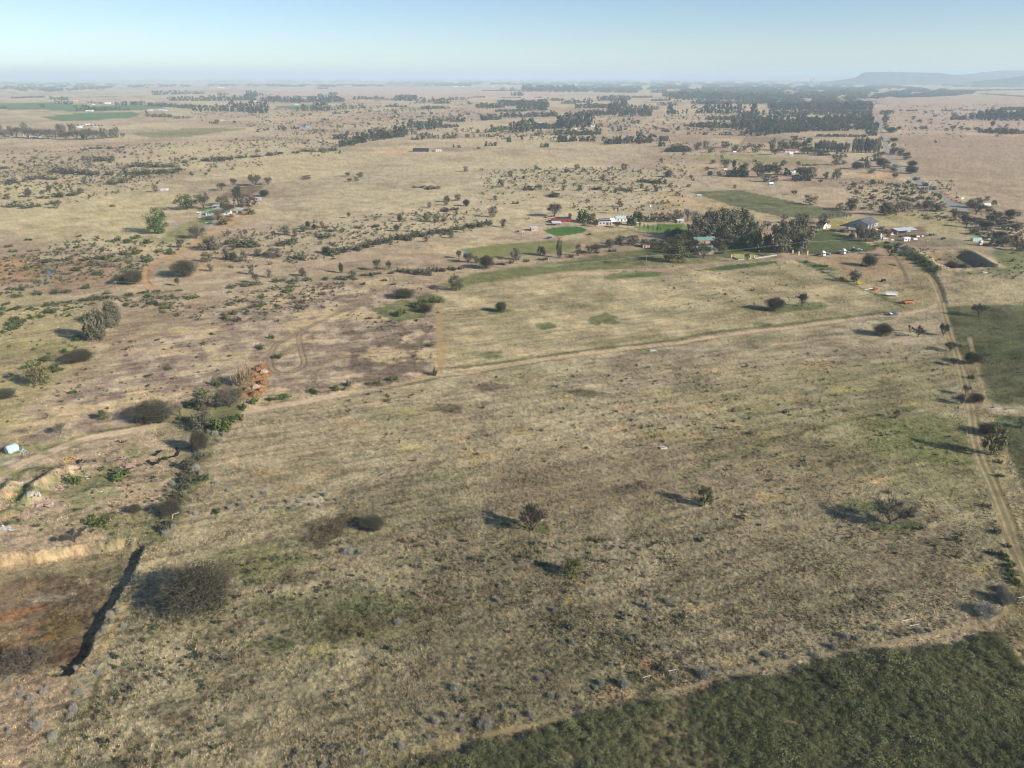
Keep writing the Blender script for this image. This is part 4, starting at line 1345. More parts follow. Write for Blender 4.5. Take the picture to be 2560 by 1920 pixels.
# ---- smaller trees, alike within each group
SETS = [
    ('thorn', 'e', "1480,372,28,28 1800,303,48,38 1050,433,46,52 715,503,36,42 797,467,42,42 755,262,52,42 690,272,52,42 680,292,40,34 812,297,46,40 575,307,30,32 1000,257,32,28 1030,172,52,46 1095,107,46,36 810,77,36,34 1260,62,30,28 1460,82,32,24 1525,56,46,26 1825,66,52,40 1690,137,46,42 1375,144,36,30 1445,152,28,26 1540,197,36,36 1437,199,30,34 2110,110,56,42 2030,202,46,40 1970,207,28,36 130,112,50,32 62,142,34,24 105,137,36,26 50,105,40,24 57,374,28,36 620,402,56,52 555,392,40,50 385,398,34,44 365,458,36,40 555,528,30,36 475,512,60,40 1940,185,30,34 1290,190,26,20",
     'small dark thorn tree dotted over the wide dry plain behind the farms', 'thorn trees on the middle plain'),
    ('thorn', 'd', "1330,655,85,55 1455,642,52,72 1500,645,52,48 1565,632,46,48 1660,618,60,46 1765,628,100,64 1840,482,66,58 1895,489,32,42 1955,463,46,36 2022,447,32,32 2072,437,32,42 1980,432,30,36 1620,737,42,58 1735,757,40,52 1950,748,58,54 2195,727,32,62 1355,717,42,48 1550,485,18,30 2100,600,60,40",
     'small thorn tree between the homestead drive and the gravel road', 'thorn trees between homestead drive and gravel road'),
    ('thorn', 'd', "370,312,56,52 545,157,42,42 395,187,32,34 318,197,42,34 50,253,42,36 185,237,40,48 172,240,30,44 520,217,46,36 1003,207,42,42 1972,124,62,24 1230,97,28,22 1325,102,26,20 460,205,20,30",
     'small grey thorn tree on the yellow grass at the far left', 'thorn trees on the far left grassland'),
    ('thorn', 'G', "360,160,80,66 430,150,60,68 600,137,92,54 690,172,92,56 470,182,72,46 860,176,82,52 590,322,100,82 670,312,34,64 760,342,84,74 880,392,124,124 950,432,94,64 1020,432,74,52 1050,372,90,70 1100,292,72,48 1230,287,42,32 1560,287,92,74 1620,282,52,36 1735,322,102,58 1810,312,84,60 1260,382,132,72 1350,392,82,82 1465,402,50,56 1420,442,46,30 1190,547,52,42 1730,532,46,32 1860,357,82,36 1710,472,52,32 105,387,82,52 300,402,42,30 465,377,46,36 545,377,56,36 440,332,42,32 490,272,62,32 45,257,42,30 50,122,52,32 65,82,72,42 280,477,46,27 680,487,32,30 760,160,60,40 1560,410,90,90",
     'dark thorn tree around the small farms beyond the long crop field', 'thorn trees around the farms beyond the long field'),
    ('thorn', 'G', "1940,300,90,70 1900,252,70,64 1975,318,90,70 2050,342,90,58 2060,402,54,44 1870,452,64,42 2200,360,100,60 2050,190,80,60 2110,200,70,54 2160,240,70,46 1945,215,60,46 2210,300,80,46",
     'dark thorn tree crowding the tar road before its bend', 'thorn trees along the tar road'),
    ('thorn', 'q', "1230,285,270,150 1380,224,190,116 1520,164,104,84 1330,395,310,170 1560,374,160,110 1650,234,112,84 1650,525,310,170 1850,625,310,170 2050,705,260,150 1500,685,260,140 1150,645,210,176 1110,525,130,90 920,465,134,134 1320,785,230,104 1750,865,260,126 1820,1005,360,190 2150,1085,210,190 1350,590,200,120 1980,930,220,120 650,145,110,104",
     'dark thorn tree massed along the dirt road past the bend', 'thorn trees along the dirt road past the bend'),
    ('euc', 'E', "408,780,32,58 440,782,40,80 472,785,46,88 510,785,42,82 545,790,36,88 570,790,34,80 600,795,36,68 625,795,44,70 660,797,30,80 685,800,28,76 735,800,36,122 770,800,44,112 800,802,42,118 840,800,50,120 880,803,54,108 920,805,60,114 945,800,40,100",
     'tall gum tree in the windbreak left of the tar road', 'gum trees of the windbreak by the tar road'),
    ('green', 'E', "30,775,60,90 115,785,80,88 165,785,70,80 215,783,80,86 250,780,60,70",
     'big dark evergreen around the pink-roofed farm left of the windbreak', 'evergreens round the pink-roofed farm'),
    ('bare', 'E', "340,810,130,62 300,815,90,46 400,815,120,40 470,815,120,36 60,820,100,52",
     'bare grey tree mass in front of the pink-roofed farm', 'bare trees round the pink-roofed farm'),
    ('euc', 'A', "130,790,66,110 20,770,70,100 280,705,74,72 705,795,124,132 845,755,94,104 1205,812,104,108 1290,805,74,92 1350,800,92,104 960,815,60,70",
     'green tree rising out of the grove round the far left white house', 'green trees of the far left grove'),
    ('bare', 'A', "60,815,120,100 200,800,150,110 330,810,150,120 450,815,150,110 560,820,140,110 640,815,120,100 760,825,140,80 880,825,120,100 1000,825,170,120 1080,825,130,100 1140,815,100,80 1420,800,60,50 -80,800,150,110 -200,790,150,120",
     'leafless grey tree of the grove round the far left white house', 'leafless trees of the far left grove'),
    ('thorn', 'E', "1255,517,42,32 1405,550,34,18 1130,600,40,24 1330,600,60,28 1360,598,50,28 1270,598,40,20 1540,612,40,20 1595,605,50,36 1665,600,44,30 1720,608,60,24 1795,606,50,26 2060,578,36,26 1935,575,36,44 1440,492,44,20 1360,462,36,20 1310,534,40,18 1610,475,50,20 1195,530,24,14 1235,545,24,14 1020,500,60,60 1005,550,60,60 1015,525,70,34 1060,628,100,42 1010,600,60,50 1085,705,70,30 1085,755,50,38 1040,725,34,26 1080,810,60,34 1145,820,60,40 1200,828,60,26 990,470,90,34 1050,460,60,24",
     'small thorn tree on the wide plain right of the tar road', 'thorn trees right of the tar road'),
    ('poplar', 'm', "400,245,34,60 445,245,30,60 520,245,34,70 600,270,36,110 640,262,30,70 690,260,30,66 345,235,24,60",
     'thin bare poplar of the row behind the white cottage', 'bare poplars behind the white cottage'),
    ('poplar', 'o', "1585,400,40,120 1650,410,40,110 1710,430,36,100 1770,450,40,110 1830,470,40,120 1890,470,36,110 1940,460,36,90 1300,190,70,110 1345,190,60,105",
     'whitish bare poplar of the thin stand by the farm lawn', 'bare poplars by the farm lawn'),
    ('autumn', 'o', "1850,290,130,110 1960,290,130,120 2060,290,120,110 2150,300,110,110 1000,285,90,80",
     'brownish garden tree in the belt above the farm lawn', 'garden trees above the farm lawn'),
    ('bare', 'o', "1740,300,90,80 1830,310,80,70 1930,310,90,80 2040,310,90,70 1040,370,100,100 1340,380,120,80 960,345,80,50 1240,645,120,100 1370,610,90,90 1500,640,60,60",
     'low leafless tree around the solar-roofed farmhouse', 'leafless trees round the solar-roofed farmhouse'),
    ('thorn', 'n', "60,640,150,110 40,730,120,120 330,690,130,110 380,760,120,100 900,580,140,100 1000,610,140,100 740,600,120,80 1480,690,120,110 1380,720,130,100 680,640,120,80 420,640,120,90 270,650,120,90",
     'dark garden tree in the shade round the green-roofed house', 'garden trees round the green-roofed house'),
    ('thorn', 'o', "1720,640,120,90 1850,650,140,110 1960,690,120,110 2100,620,150,110 2190,600,130,120 1700,600,90,60 2050,520,150,110 2160,520,140,120",
     'dark tree at the left end of the farm garden by the gravel road', 'trees at the left end of the farm garden'),
    ('thorn', 'm', "540,148,110,104 705,143,160,144 965,113,104,64 1165,207,184,154 60,330,120,120 1720,122,150,84",
     'dark thorn tree on the rough ground behind the big shed', 'thorn trees behind the big shed'),
]
for kind, k, s, label, grp in SETS:
    for q in s.split():
        x, y, w, h = map(float, q.split(','))
        kk = kind
        if kind == 'thorn' and random.random() < .3:
            kk = random.choice(('bare', 'dense'))
        place_tree(kk, k, x, y, w, h, label, grp)

# ---- shrubs
SH = [
    ('grey', 'k', "740,965,80,56 1360,1005,80,52 1412,1010,50,40 1680,925,80,66 1640,955,50,36 1820,935,110,98 1790,980,50,40 2148,895,62,48 1735,805,60,44 1330,855,42,34 620,1175,92,100 690,1135,72,70 940,1195,110,76 1235,1135,72,60 790,1235,60,48 570,1270,60,44 395,1335,72,72 150,1375,60,44 785,1145,52,40 1015,395,50,40 1380,455,50,40 1825,472,42,50 375,535,60,42 340,365,42,36 1975,435,52,76 2110,405,72,50 1985,515,40,40 1490,658,52,42 1425,658,52,38 1870,645,60,40 1905,615,42,40 1580,585,60,36 1280,900,50,34 740,500,40,30 1050,1085,50,34 1150,150,44,30 640,130,50,34 60,80,80,50 140,90,70,50 1030,300,60,40 420,320,50,30",
     'pale grey thorny shrub scattered through the nearest grass before the dark thicket', 'grey shrubs in the nearest grass'),
    ('grey', 'l', "112,415,62,58 150,875,92,72 400,815,62,42 500,785,46,40 230,835,50,40 570,745,92,56 985,695,72,66 870,745,70,40 1060,625,72,48 1125,635,52,40 1210,575,62,36 1260,575,50,36 1350,605,62,32 1410,615,52,36 1470,612,52,34 1540,592,62,34 690,760,50,30 125,355,40,40 320,165,46,30 1600,585,40,24",
     'pale grey shrub of the row along the path at the edge of the thicket', 'grey shrubs along the thicket path'),
    ('grey', 'j', "340,1275,100,96 250,1205,84,80 470,1095,80,60 450,1135,52,44 60,1235,62,56 210,1105,52,40 510,985,104,60 640,865,104,52 490,825,42,34 720,1045,52,40 130,1005,60,44 200,1025,56,44 980,592,62,40 560,812,42,34 680,575,72,60 720,525,60,50 2110,1335,62,46 1900,1405,72,50 2080,1455,70,50 800,560,50,44 700,480,60,50 280,990,50,40 130,960,60,40 50,900,90,40 300,950,40,30 760,460,40,40 980,460,50,40",
     'pale grey shrub below or beside the pit rim in the near left corner', 'grey shrubs round the pit'),
    ('grey', 'g', "1390,605,62,44 1440,612,52,44 1280,722,84,60 1300,655,62,44 1260,832,62,44 1290,862,52,40 1330,892,52,40 1170,902,50,40 1220,905,52,44 1110,932,52,40 1090,972,50,36 1470,972,50,34 1380,922,52,36 1690,1092,52,40 1720,1082,50,40 1860,1045,64,52 1900,1072,52,42 1880,1085,46,36 1960,1015,52,40 2010,1062,52,42 2040,1012,46,38 2090,1002,50,40 2120,1032,52,40 1780,1082,46,34 1550,1062,44,32 1480,1082,50,36 1230,1112,52,40 1260,1122,46,36 1170,1082,46,34 1070,1252,84,56 1120,1202,60,50 1020,972,40,30 1350,600,60,50 1420,650,56,44 1640,1010,40,30 2170,1030,46,34 2060,1075,44,30 1930,1045,50,36 1700,990,44,32",
     'pale grey shrub in the band from the ditch across the left of the front field', 'grey shrubs from the ditch into the front field'),
    ('dark', 'g', "1310,650,110,60 1275,700,120,56 1290,765,80,50 1230,810,110,60 1200,870,90,44 1195,910,90,60 1180,960,80,50 1150,1010,80,50 1130,1050,80,60 1100,1190,80,60 1050,1230,80,60", 'dusky low bush of the scrub line from the track crossing to the pit corner', 'dusky scrub line to the pit corner'),
    ('greydark', 'l', "1960,465,190,84 2080,395,134,112 2060,320,80,56",
     'big dense grey bush by the corner of the field near the right-hand track', 'big grey bushes at the field corner'),
    ('green', 'd', "755,518,64,38 825,533,74,34 870,503,84,30 930,538,72,34 660,578,56,24 860,605,70,34 900,600,70,34 950,658,84,40 1020,593,62,32 1100,603,84,40 250,640,40,22 700,640,70,30 730,525,50,24 510,492,40,16 190,515,60,16 55,562,60,20 90,590,60,24 1200,700,60,30 840,690,60,34 640,740,70,34 800,720,50,26",
     'low bright green bush on the slope below the round pine', 'green bushes below the round pine'),
    ('green', 'd', "1450,1022,60,30 1430,1000,50,20 1520,990,70,26 1670,945,60,30 1610,950,40,16 1700,930,40,18 1870,852,90,36 1870,820,76,28 1540,910,60,26 1680,885,60,30 1240,895,100,26 1125,890,50,22 960,880,70,24 870,945,56,24 800,940,60,24 690,860,70,22 1365,1122,40,20 1750,1145,50,34 340,980,90,36 270,1010,60,30 200,1020,60,26 140,1045,70,30 90,1095,80,46 15,1110,40,30 440,1005,44,22 100,1025,70,30 400,1240,70,30 300,1280,60,26 510,1155,110,40 1060,960,80,26 30,960,50,26 300,940,60,28 1680,1215,60,30 1790,1270,70,30",
     'low green bush between the gravel road and the pinkish field', 'green bushes below the gravel road'),
    ('green', 'g', "1650,405,90,38 1820,372,110,44 2010,340,90,30 2150,318,80,30 1680,52,60,30 1085,187,56,28 950,237,50,22 465,345,60,26 340,182,76,38 165,180,70,34 290,135,90,34 375,205,70,34 800,885,170,60 490,915,100,84 1310,900,90,50 1520,510,110,60 1390,1110,60,36 640,1180,160,60 590,1150,60,36 880,1100,60,50 1320,360,110,46 1400,290,90,60 1560,440,80,36 1740,385,60,24 1250,430,100,40 1790,112,70,28 1200,510,120,34 1060,520,100,30",
     'green weedy bush along the ditch and the left-hand track', 'green bushes along the ditch'),
    ('green', 'h', "65,290,60,32 180,285,50,26 240,280,50,30 340,265,70,46 620,225,56,50 580,38,42,28 25,320,40,24",
     'round green bush in the row on the upper side of the main track', 'green bushes along the main track'),
    ('green', 'e', "285,780,42,22 145,800,46,18 580,1197,46,28 345,802,40,18 500,1035,40,18 190,1025,40,18 640,915,50,60 530,930,80,50 400,1000,110,50 470,950,90,40 100,770,50,24 200,745,60,26 1600,480,40,16",
     'small green bush round the upper end of the firebreak', 'green bushes round the firebreak'),
    ('oliveshrub', 'd', "1560,558,150,60 1640,555,140,52 1840,545,130,44 1480,540,100,40 1900,525,80,36 2150,605,130,54 1940,635,130,42 2100,500,90,40 2070,495,60,30 1700,610,60,30 1540,655,60,36 2130,460,80,30 720,300,40,20 100,300,120,30 180,310,100,36 250,300,60,28 370,240,120,36 450,230,100,30",
     'grey-olive bush of the straggling band below the homestead', 'olive bushes below the homestead'),
    ('oliveshrub', 'd', "450,640,70,30 560,645,80,32 640,640,90,30 700,625,80,30 800,610,80,34 380,650,60,26 490,715,80,30 620,680,70,28 240,790,70,24 300,795,50,20 350,860,110,34 430,850,90,30 250,865,90,36 110,880,80,30 560,830,60,44 600,900,120,34 690,890,90,28 560,905,80,30 830,875,80,26 980,930,90,44 1050,935,60,28 930,855,80,22 1010,850,70,18 1160,840,60,18 1480,820,90,20 1560,810,100,28 1640,800,100,30 1780,785,70,30 1890,785,110,34 1980,775,90,26 2090,770,70,22 2180,765,60,24 1820,780,60,30 100,960,90,24 60,1060,60,30 140,1050,80,30 40,930,60,22 190,960,60,20",
     'grey-olive bush lining the gravel road at the left', 'olive bushes lining the gravel road'),
    ('dark', 'e', "30,590,90,44 100,580,90,40 180,560,90,40 240,545,80,40 300,530,90,44 350,510,80,50 400,510,90,44 440,520,60,34 480,495,90,50 530,490,80,50 590,475,90,40 640,470,80,36 700,460,70,30 770,445,80,34 830,435,90,36 890,430,90,36 950,415,70,40 110,440,60,28 230,430,60,26 690,330,90,26 740,320,60,22 1130,280,50,20 1280,175,60,24 1240,195,50,20 600,185,130,22 510,175,90,16 1390,235,140,34 1200,190,90,30 1660,190,90,26 1830,200,110,40 1960,140,120,26 2050,150,120,30 2080,780,20,10",
     'dark bush of the long shrub band crossing the middle plain', 'dark bushes of the middle shrub band'),
    ('dark', 'e', "390,715,60,34 440,725,80,40 500,735,70,44 560,740,90,60 610,715,60,40 660,715,70,30 720,705,80,26 780,700,60,20 1000,675,60,22 1050,672,60,18 1100,665,50,22 1200,655,50,22 1290,645,50,22 1330,640,50,20 1490,625,50,22 1560,600,50,22 1750,590,60,26 1650,600,50,24 30,770,60,20 160,745,60,20 240,735,60,20 330,728,60,18",
     'dark bush in the hedge along the far side of the gravel road', 'dark bushes along the gravel road hedge'),
    ('dark', 'a', "620,650,120,36 560,640,80,24 690,650,90,40 370,720,110,34 450,730,120,44 540,735,110,44 610,740,90,40 60,790,150,30 200,770,90,28 260,765,80,26 330,770,80,24 720,800,90,40 790,790,80,36 700,740,60,30 840,735,90,40 900,740,90,44 960,735,90,36 1030,730,100,34 1100,725,100,36 1150,710,60,26 900,685,110,30 1000,690,120,30 1080,690,90,24 1330,650,90,30 1400,650,110,36 1480,640,90,26 1560,630,90,24 1650,625,90,20 1740,615,90,26 1800,605,60,18 1900,600,60,20 1960,590,70,26 830,690,60,18 540,580,60,14 620,570,90,16 700,570,80,14 780,565,60,12 20,700,80,22 1240,640,60,20 1190,660,50,24",
     'dark bush of the straggling watercourse thicket at the far left', 'dark bushes of the far left watercourse'),
    ('oliveshrub', 'a', "2070,590,90,34 2130,585,90,36 2010,590,50,26",
     'pale green bush in front of the dark watercourse trees', 'pale bushes before the watercourse'),
    ('dark', 'f', "1240,250,50,26 1290,265,50,22 1350,250,50,24 1400,200,50,22 1450,180,50,22 1500,170,56,24 1540,190,50,22 1440,220,60,24 1500,220,50,24 1560,215,60,26 1380,225,50,20 1320,210,50,22 1250,205,50,20 1420,250,56,24 1480,260,50,22 1550,250,50,24 1600,255,50,22 1650,230,50,24 1290,150,40,22 1240,150,40,22 1160,185,34,18 1130,210,34,22 1120,160,44,22 1390,170,50,22 1580,165,56,26 1620,190,50,26 1340,160,40,20 1470,150,46,22 1520,130,46,22",
     'dark low thorn bush on the rough ground inside the road bend', 'thorn bushes inside the road bend'),
    ('dark', 'i', "1870,245,50,30 1790,40,40,24 2060,880,60,30 2060,790,50,24 2040,1240,60,36 1965,1075,60,40 2070,1390,70,50 680,470,50,26 2000,1370,60,34",
     'dark low bush along the ruts of the right-hand track', 'dark bushes along the right-hand track'),
    ('green', 'l', "2110,160,90,38 2140,230,90,38 2160,290,80,34 2090,100,70,28 2095,40,60,24 2125,195,80,34 2150,262,80,34 2100,130,70,30",
     'green bush in the hedge on the inner side of the right-hand track', 'green bushes of the right-hand hedge'),
    ('green', 'm', "120,870,110,30 230,920,130,40 340,920,120,36 300,960,90,24 1300,730,120,50 1420,770,130,50 1520,830,120,50 1600,880,110,46 1700,930,110,50 1800,980,110,50 1050,640,90,34 1350,620,110,40 1180,600,110,34 860,910,80,36 90,850,60,18 1280,770,80,40 1830,1010,90,40",
     'green weed clump on the dam bank or beside the farm fork', 'green weed clumps at the farm fork'),
    ('dark', 'm', "1270,900,70,22 1320,910,60,18 560,440,130,50 470,430,120,40 620,450,110,50 700,500,100,50 1080,540,80,60 990,130,60,30 900,120,80,34 1250,60,90,34 1050,60,100,44 1550,20,110,40 1650,80,90,40 1890,110,80,40 860,130,70,30",
     'dark scrubby bush about the big shed and the rough ground behind it', 'dark bushes round the big shed'),
]
for kind, k, s, label, grp in SH:
    for q in s.split():
        x, y, w, h = map(float, q.split(','))
        f_ = random.uniform(.65, 1.05) if kind == 'grey' else 1
        place_shrub(kind, k, x, y, w * f_, h * f_ * .9, label, grp)

# ---- low bushes scattered everywhere else: one mass of stuff each
BT = []
for s_ in range(5):
    V, c = leaf_cloud(60, 300 + s_, 6, .0, _u, .14, (.75, .8, .7), (1.25, 1.25, 1.2), .28, .8, .2)
    BT.append((V.reshape(-1, 4, 3), c.reshape(-1, 4, 3)))
TT = []
for s_ in range(6):
    sh = [_u, _u, lambda z: 1.1 - .6 * z, _u, lambda z: .9 + .2 * z, _u][s_]
    V, c = leaf_cloud(90, 400 + s_, 9, .04, sh, .135, (.75, .78, .72), (1.3, 1.28, 1.2), .20, .9, .2)
    TT.append((V.reshape(-1, 4, 3), c.reshape(-1, 4, 3)))


def mass(name, X, Y, Wd, Hd, C, templates, label=None, cat=None, z=None, group=None):
    """many small plants merged in one mesh"""
    n = len(X)
    Vs, Cs = [], []
    kk = rng.integers(0, len(templates), n)
    z = relief(X, Y) if z is None else z
    for t in range(len(templates)):
        i = np.nonzero(kk == t)[0]
        if not len(i):
            continue
        V, c = templates[t]
        a = rng.uniform(0, 6.283, len(i))
        ca, sa = np.cos(a), np.sin(a)
        x = V[None, :, :, 0] * ca[:, None, None] - V[None, :, :, 1] * sa[:, None, None]
        y = V[None, :, :, 0] * sa[:, None, None] + V[None, :, :, 1] * ca[:, None, None]
        w, h = Wd[i][:, None, None], Hd[i][:, None, None]
        zz = np.broadcast_to(V[None, :, :, 2], x.shape)
        Vs.append(np.stack([x * w + X[i][:, None, None], y * w + Y[i][:, None, None], zz * h + z[i][:, None, None]], -1).reshape(-1, 3))
        Cs.append((c[None] * C[i][:, None, None, :]).reshape(-1, 3))
    V, c = np.vstack(Vs), np.vstack(Cs)
    me = np_mesh(name, V, np.arange(len(V)), np.full(len(V) // 4, 4), M_LEAF, np.clip(c, 0, .9))
    return tag(link(name, me), label, cat, group, 'stuff')


def scatter_poly(pts, n):
    px = [p[0] for p in pts]
    py = [p[1] for p in pts]
    m = int(n * 4) + 50
    x, y = rng.uniform(min(px), max(px), m), rng.uniform(min(py), max(py), m)
    k = inside(x, y, pts)
    x, y = x[k][:n], y[k][:n]
    return x, y


# thicket in the near right corner
x, y = scatter_poly(THICK, 30000)
k = np.hypot(x, y) < 330
x, y = x[k], y[k]
d = sdf(x, y, THICK)
dens = np.clip(2.6 * fbm(x, y, 11, 3, 61) - .38 - .5 * sstep(60, 120, x) * vnoise(x / 5, y / 9, 67), 0, 1)
k = (rng.random(len(x)) < dens) & (d > 1.0 * vnoise(x / 3, y / 3, 62) * 2)
x, y = x[k], y[k]
V = []
for s_ in range(5):
    VV, c = leaf_cloud(360, 500 + s_, 12, .0, _u, .035, (.75, .78, .75), (1.25, 1.28, 1.2), .24, .8, .25)
    V.append((VV.reshape(-1, 4, 3), c.reshape(-1, 4, 3)))
w = rng.lognormal(.52, .32, len(x)) * (.75 + .5 * vnoise(x / 12, y / 12, 63))
tone = vnoise(x / 16, y / 16, 64)[:, None]
C = np.array([.118, .118, .058]) * (1 - tone) + np.array([.175, .158, .084]) * tone
C = np.where((rng.random(len(x)) < .06)[:, None], np.array([.10, .078, .06]), C) * rng.uniform(.75, 1.3, (len(x), 1))
mass('shrub_thicket', x, y, w, w * rng.uniform(.4, .62, len(x)), C, V)

# small bushes in the middle distance: density by area
areas = [("e", "900,60 2212,40 2212,330 1500,330 1300,240 900,320", 520, 2.2), ("e", "0,380 700,300 1000,320 960,440 0,600", 330, 1.8), ("d", "0,0 1250,20 1100,140 600,260 0,330", 700, 2.2),
         ("d", "500,500 1250,540 900,760 300,800 0,900 0,640", 420, 1.8), ("d", "0,930 1300,860 2212,790 2212,960 1500,1100 700,900 0,1150", 300, 1.5), ("d", "1250,480 2212,380 2212,640 1300,720", 280, 1.8),
         ("f", "1000,130 1750,130 1850,420 1200,330", 420, 1.8), ("q", "980,330 2212,600 2212,1100 1500,950 1000,560", 260, 1.9), ("a", "0,580 1400,520 2212,420 2212,600 1200,760 0,830", 600, 3.2),
         ("B", "0,480 2212,440 2212,830 700,700 0,600", 420, 4.5), ("C", "0,460 1000,500 700,700 0,780", 260, 4.5), ("C", "800,700 2212,720 2212,830 850,830", 180, 3.5), ("D", "250,560 2212,520 2212,760 300,760", 320, 4.5),
         ("G", "0,60 900,120 900,300 400,420 0,460", 130, 2.5), ("E", "1000,400 2212,380 2212,640 1080,760", 300, 4), ("b", "0,230 900,260 900,480 0,420", 220, 4.5), ("n", "0,880 400,980 1500,850 1900,830 2212,1000 2212,1500 0,1500", 140, 1.1),
         ("h", "0,360 2212,80 2212,660 700,900 0,1000", 260, .9), ("i", "0,100 1700,60 1850,700 1900,1400 0,1400", 420, .9), ("k", "0,0 2212,0 2212,850 0,1350", 520, .8), ("j", "960,300 2212,0 2212,1466 460,1466 800,560", 420, .8),
         ("g", "0,0 1500,0 1400,420 0,640", 240, 1.0), ("g", "0,900 1000,700 1300,900 1000,1250 0,1250", 200, .9), ("e", "0,780 650,800 600,1286 0,1286", 260, .9), ("q", "0,1050 900,1050 2212,1060 2212,1600 600,1600", 300, 1.2)]
X, Y, Wd, Cc = [], [], [], []
for k, s, n, sz in areas:
    x, y = scatter_poly(L(k, s), n * 4)
    keep = rng.random(len(x)) < np.clip(1.6 * fbm(x, y, sz * 30, 2, 66) - .25, 0, 1)
    x, y = x[keep][:int(n * (1.7 if sz > 1.3 else .8))], y[keep][:int(n * (1.7 if sz > 1.3 else .8))]
    X.append(x)
    Y.append(y)
    Wd.append(rng.lognormal(0, .4, len(x)) * sz)
    t = rng.random((len(x), 1))
    Cc.append(np.where(t < .25, np.array([.08, .10, .04]), np.where(t < .75, np.array([.078, .076, .052]), np.array([.12, .11, .08]))) * rng.uniform(.8, 1.25, (len(x), 1)))
X, Y, Wd, Cc = map(np.concatenate, (X, Y, Wd, Cc))
_, zq, _ = ground_col(X, Y)
keep = ~np.isin(zq, [ZN.index(z) for z in ZN if z in ('dirt_track', 'asphalt_road', 'gravel_road', 'pond', 'stream', 'green_crop_field', 'cut_grass_field', 'lawn', 'farm_yard', 'dark_green_field', 'long_crop_field')])
mass('scrub', X[keep], Y[keep], Wd[keep], Wd[keep] * rng.uniform(.45, .8, keep.sum()), Cc[keep], BT)

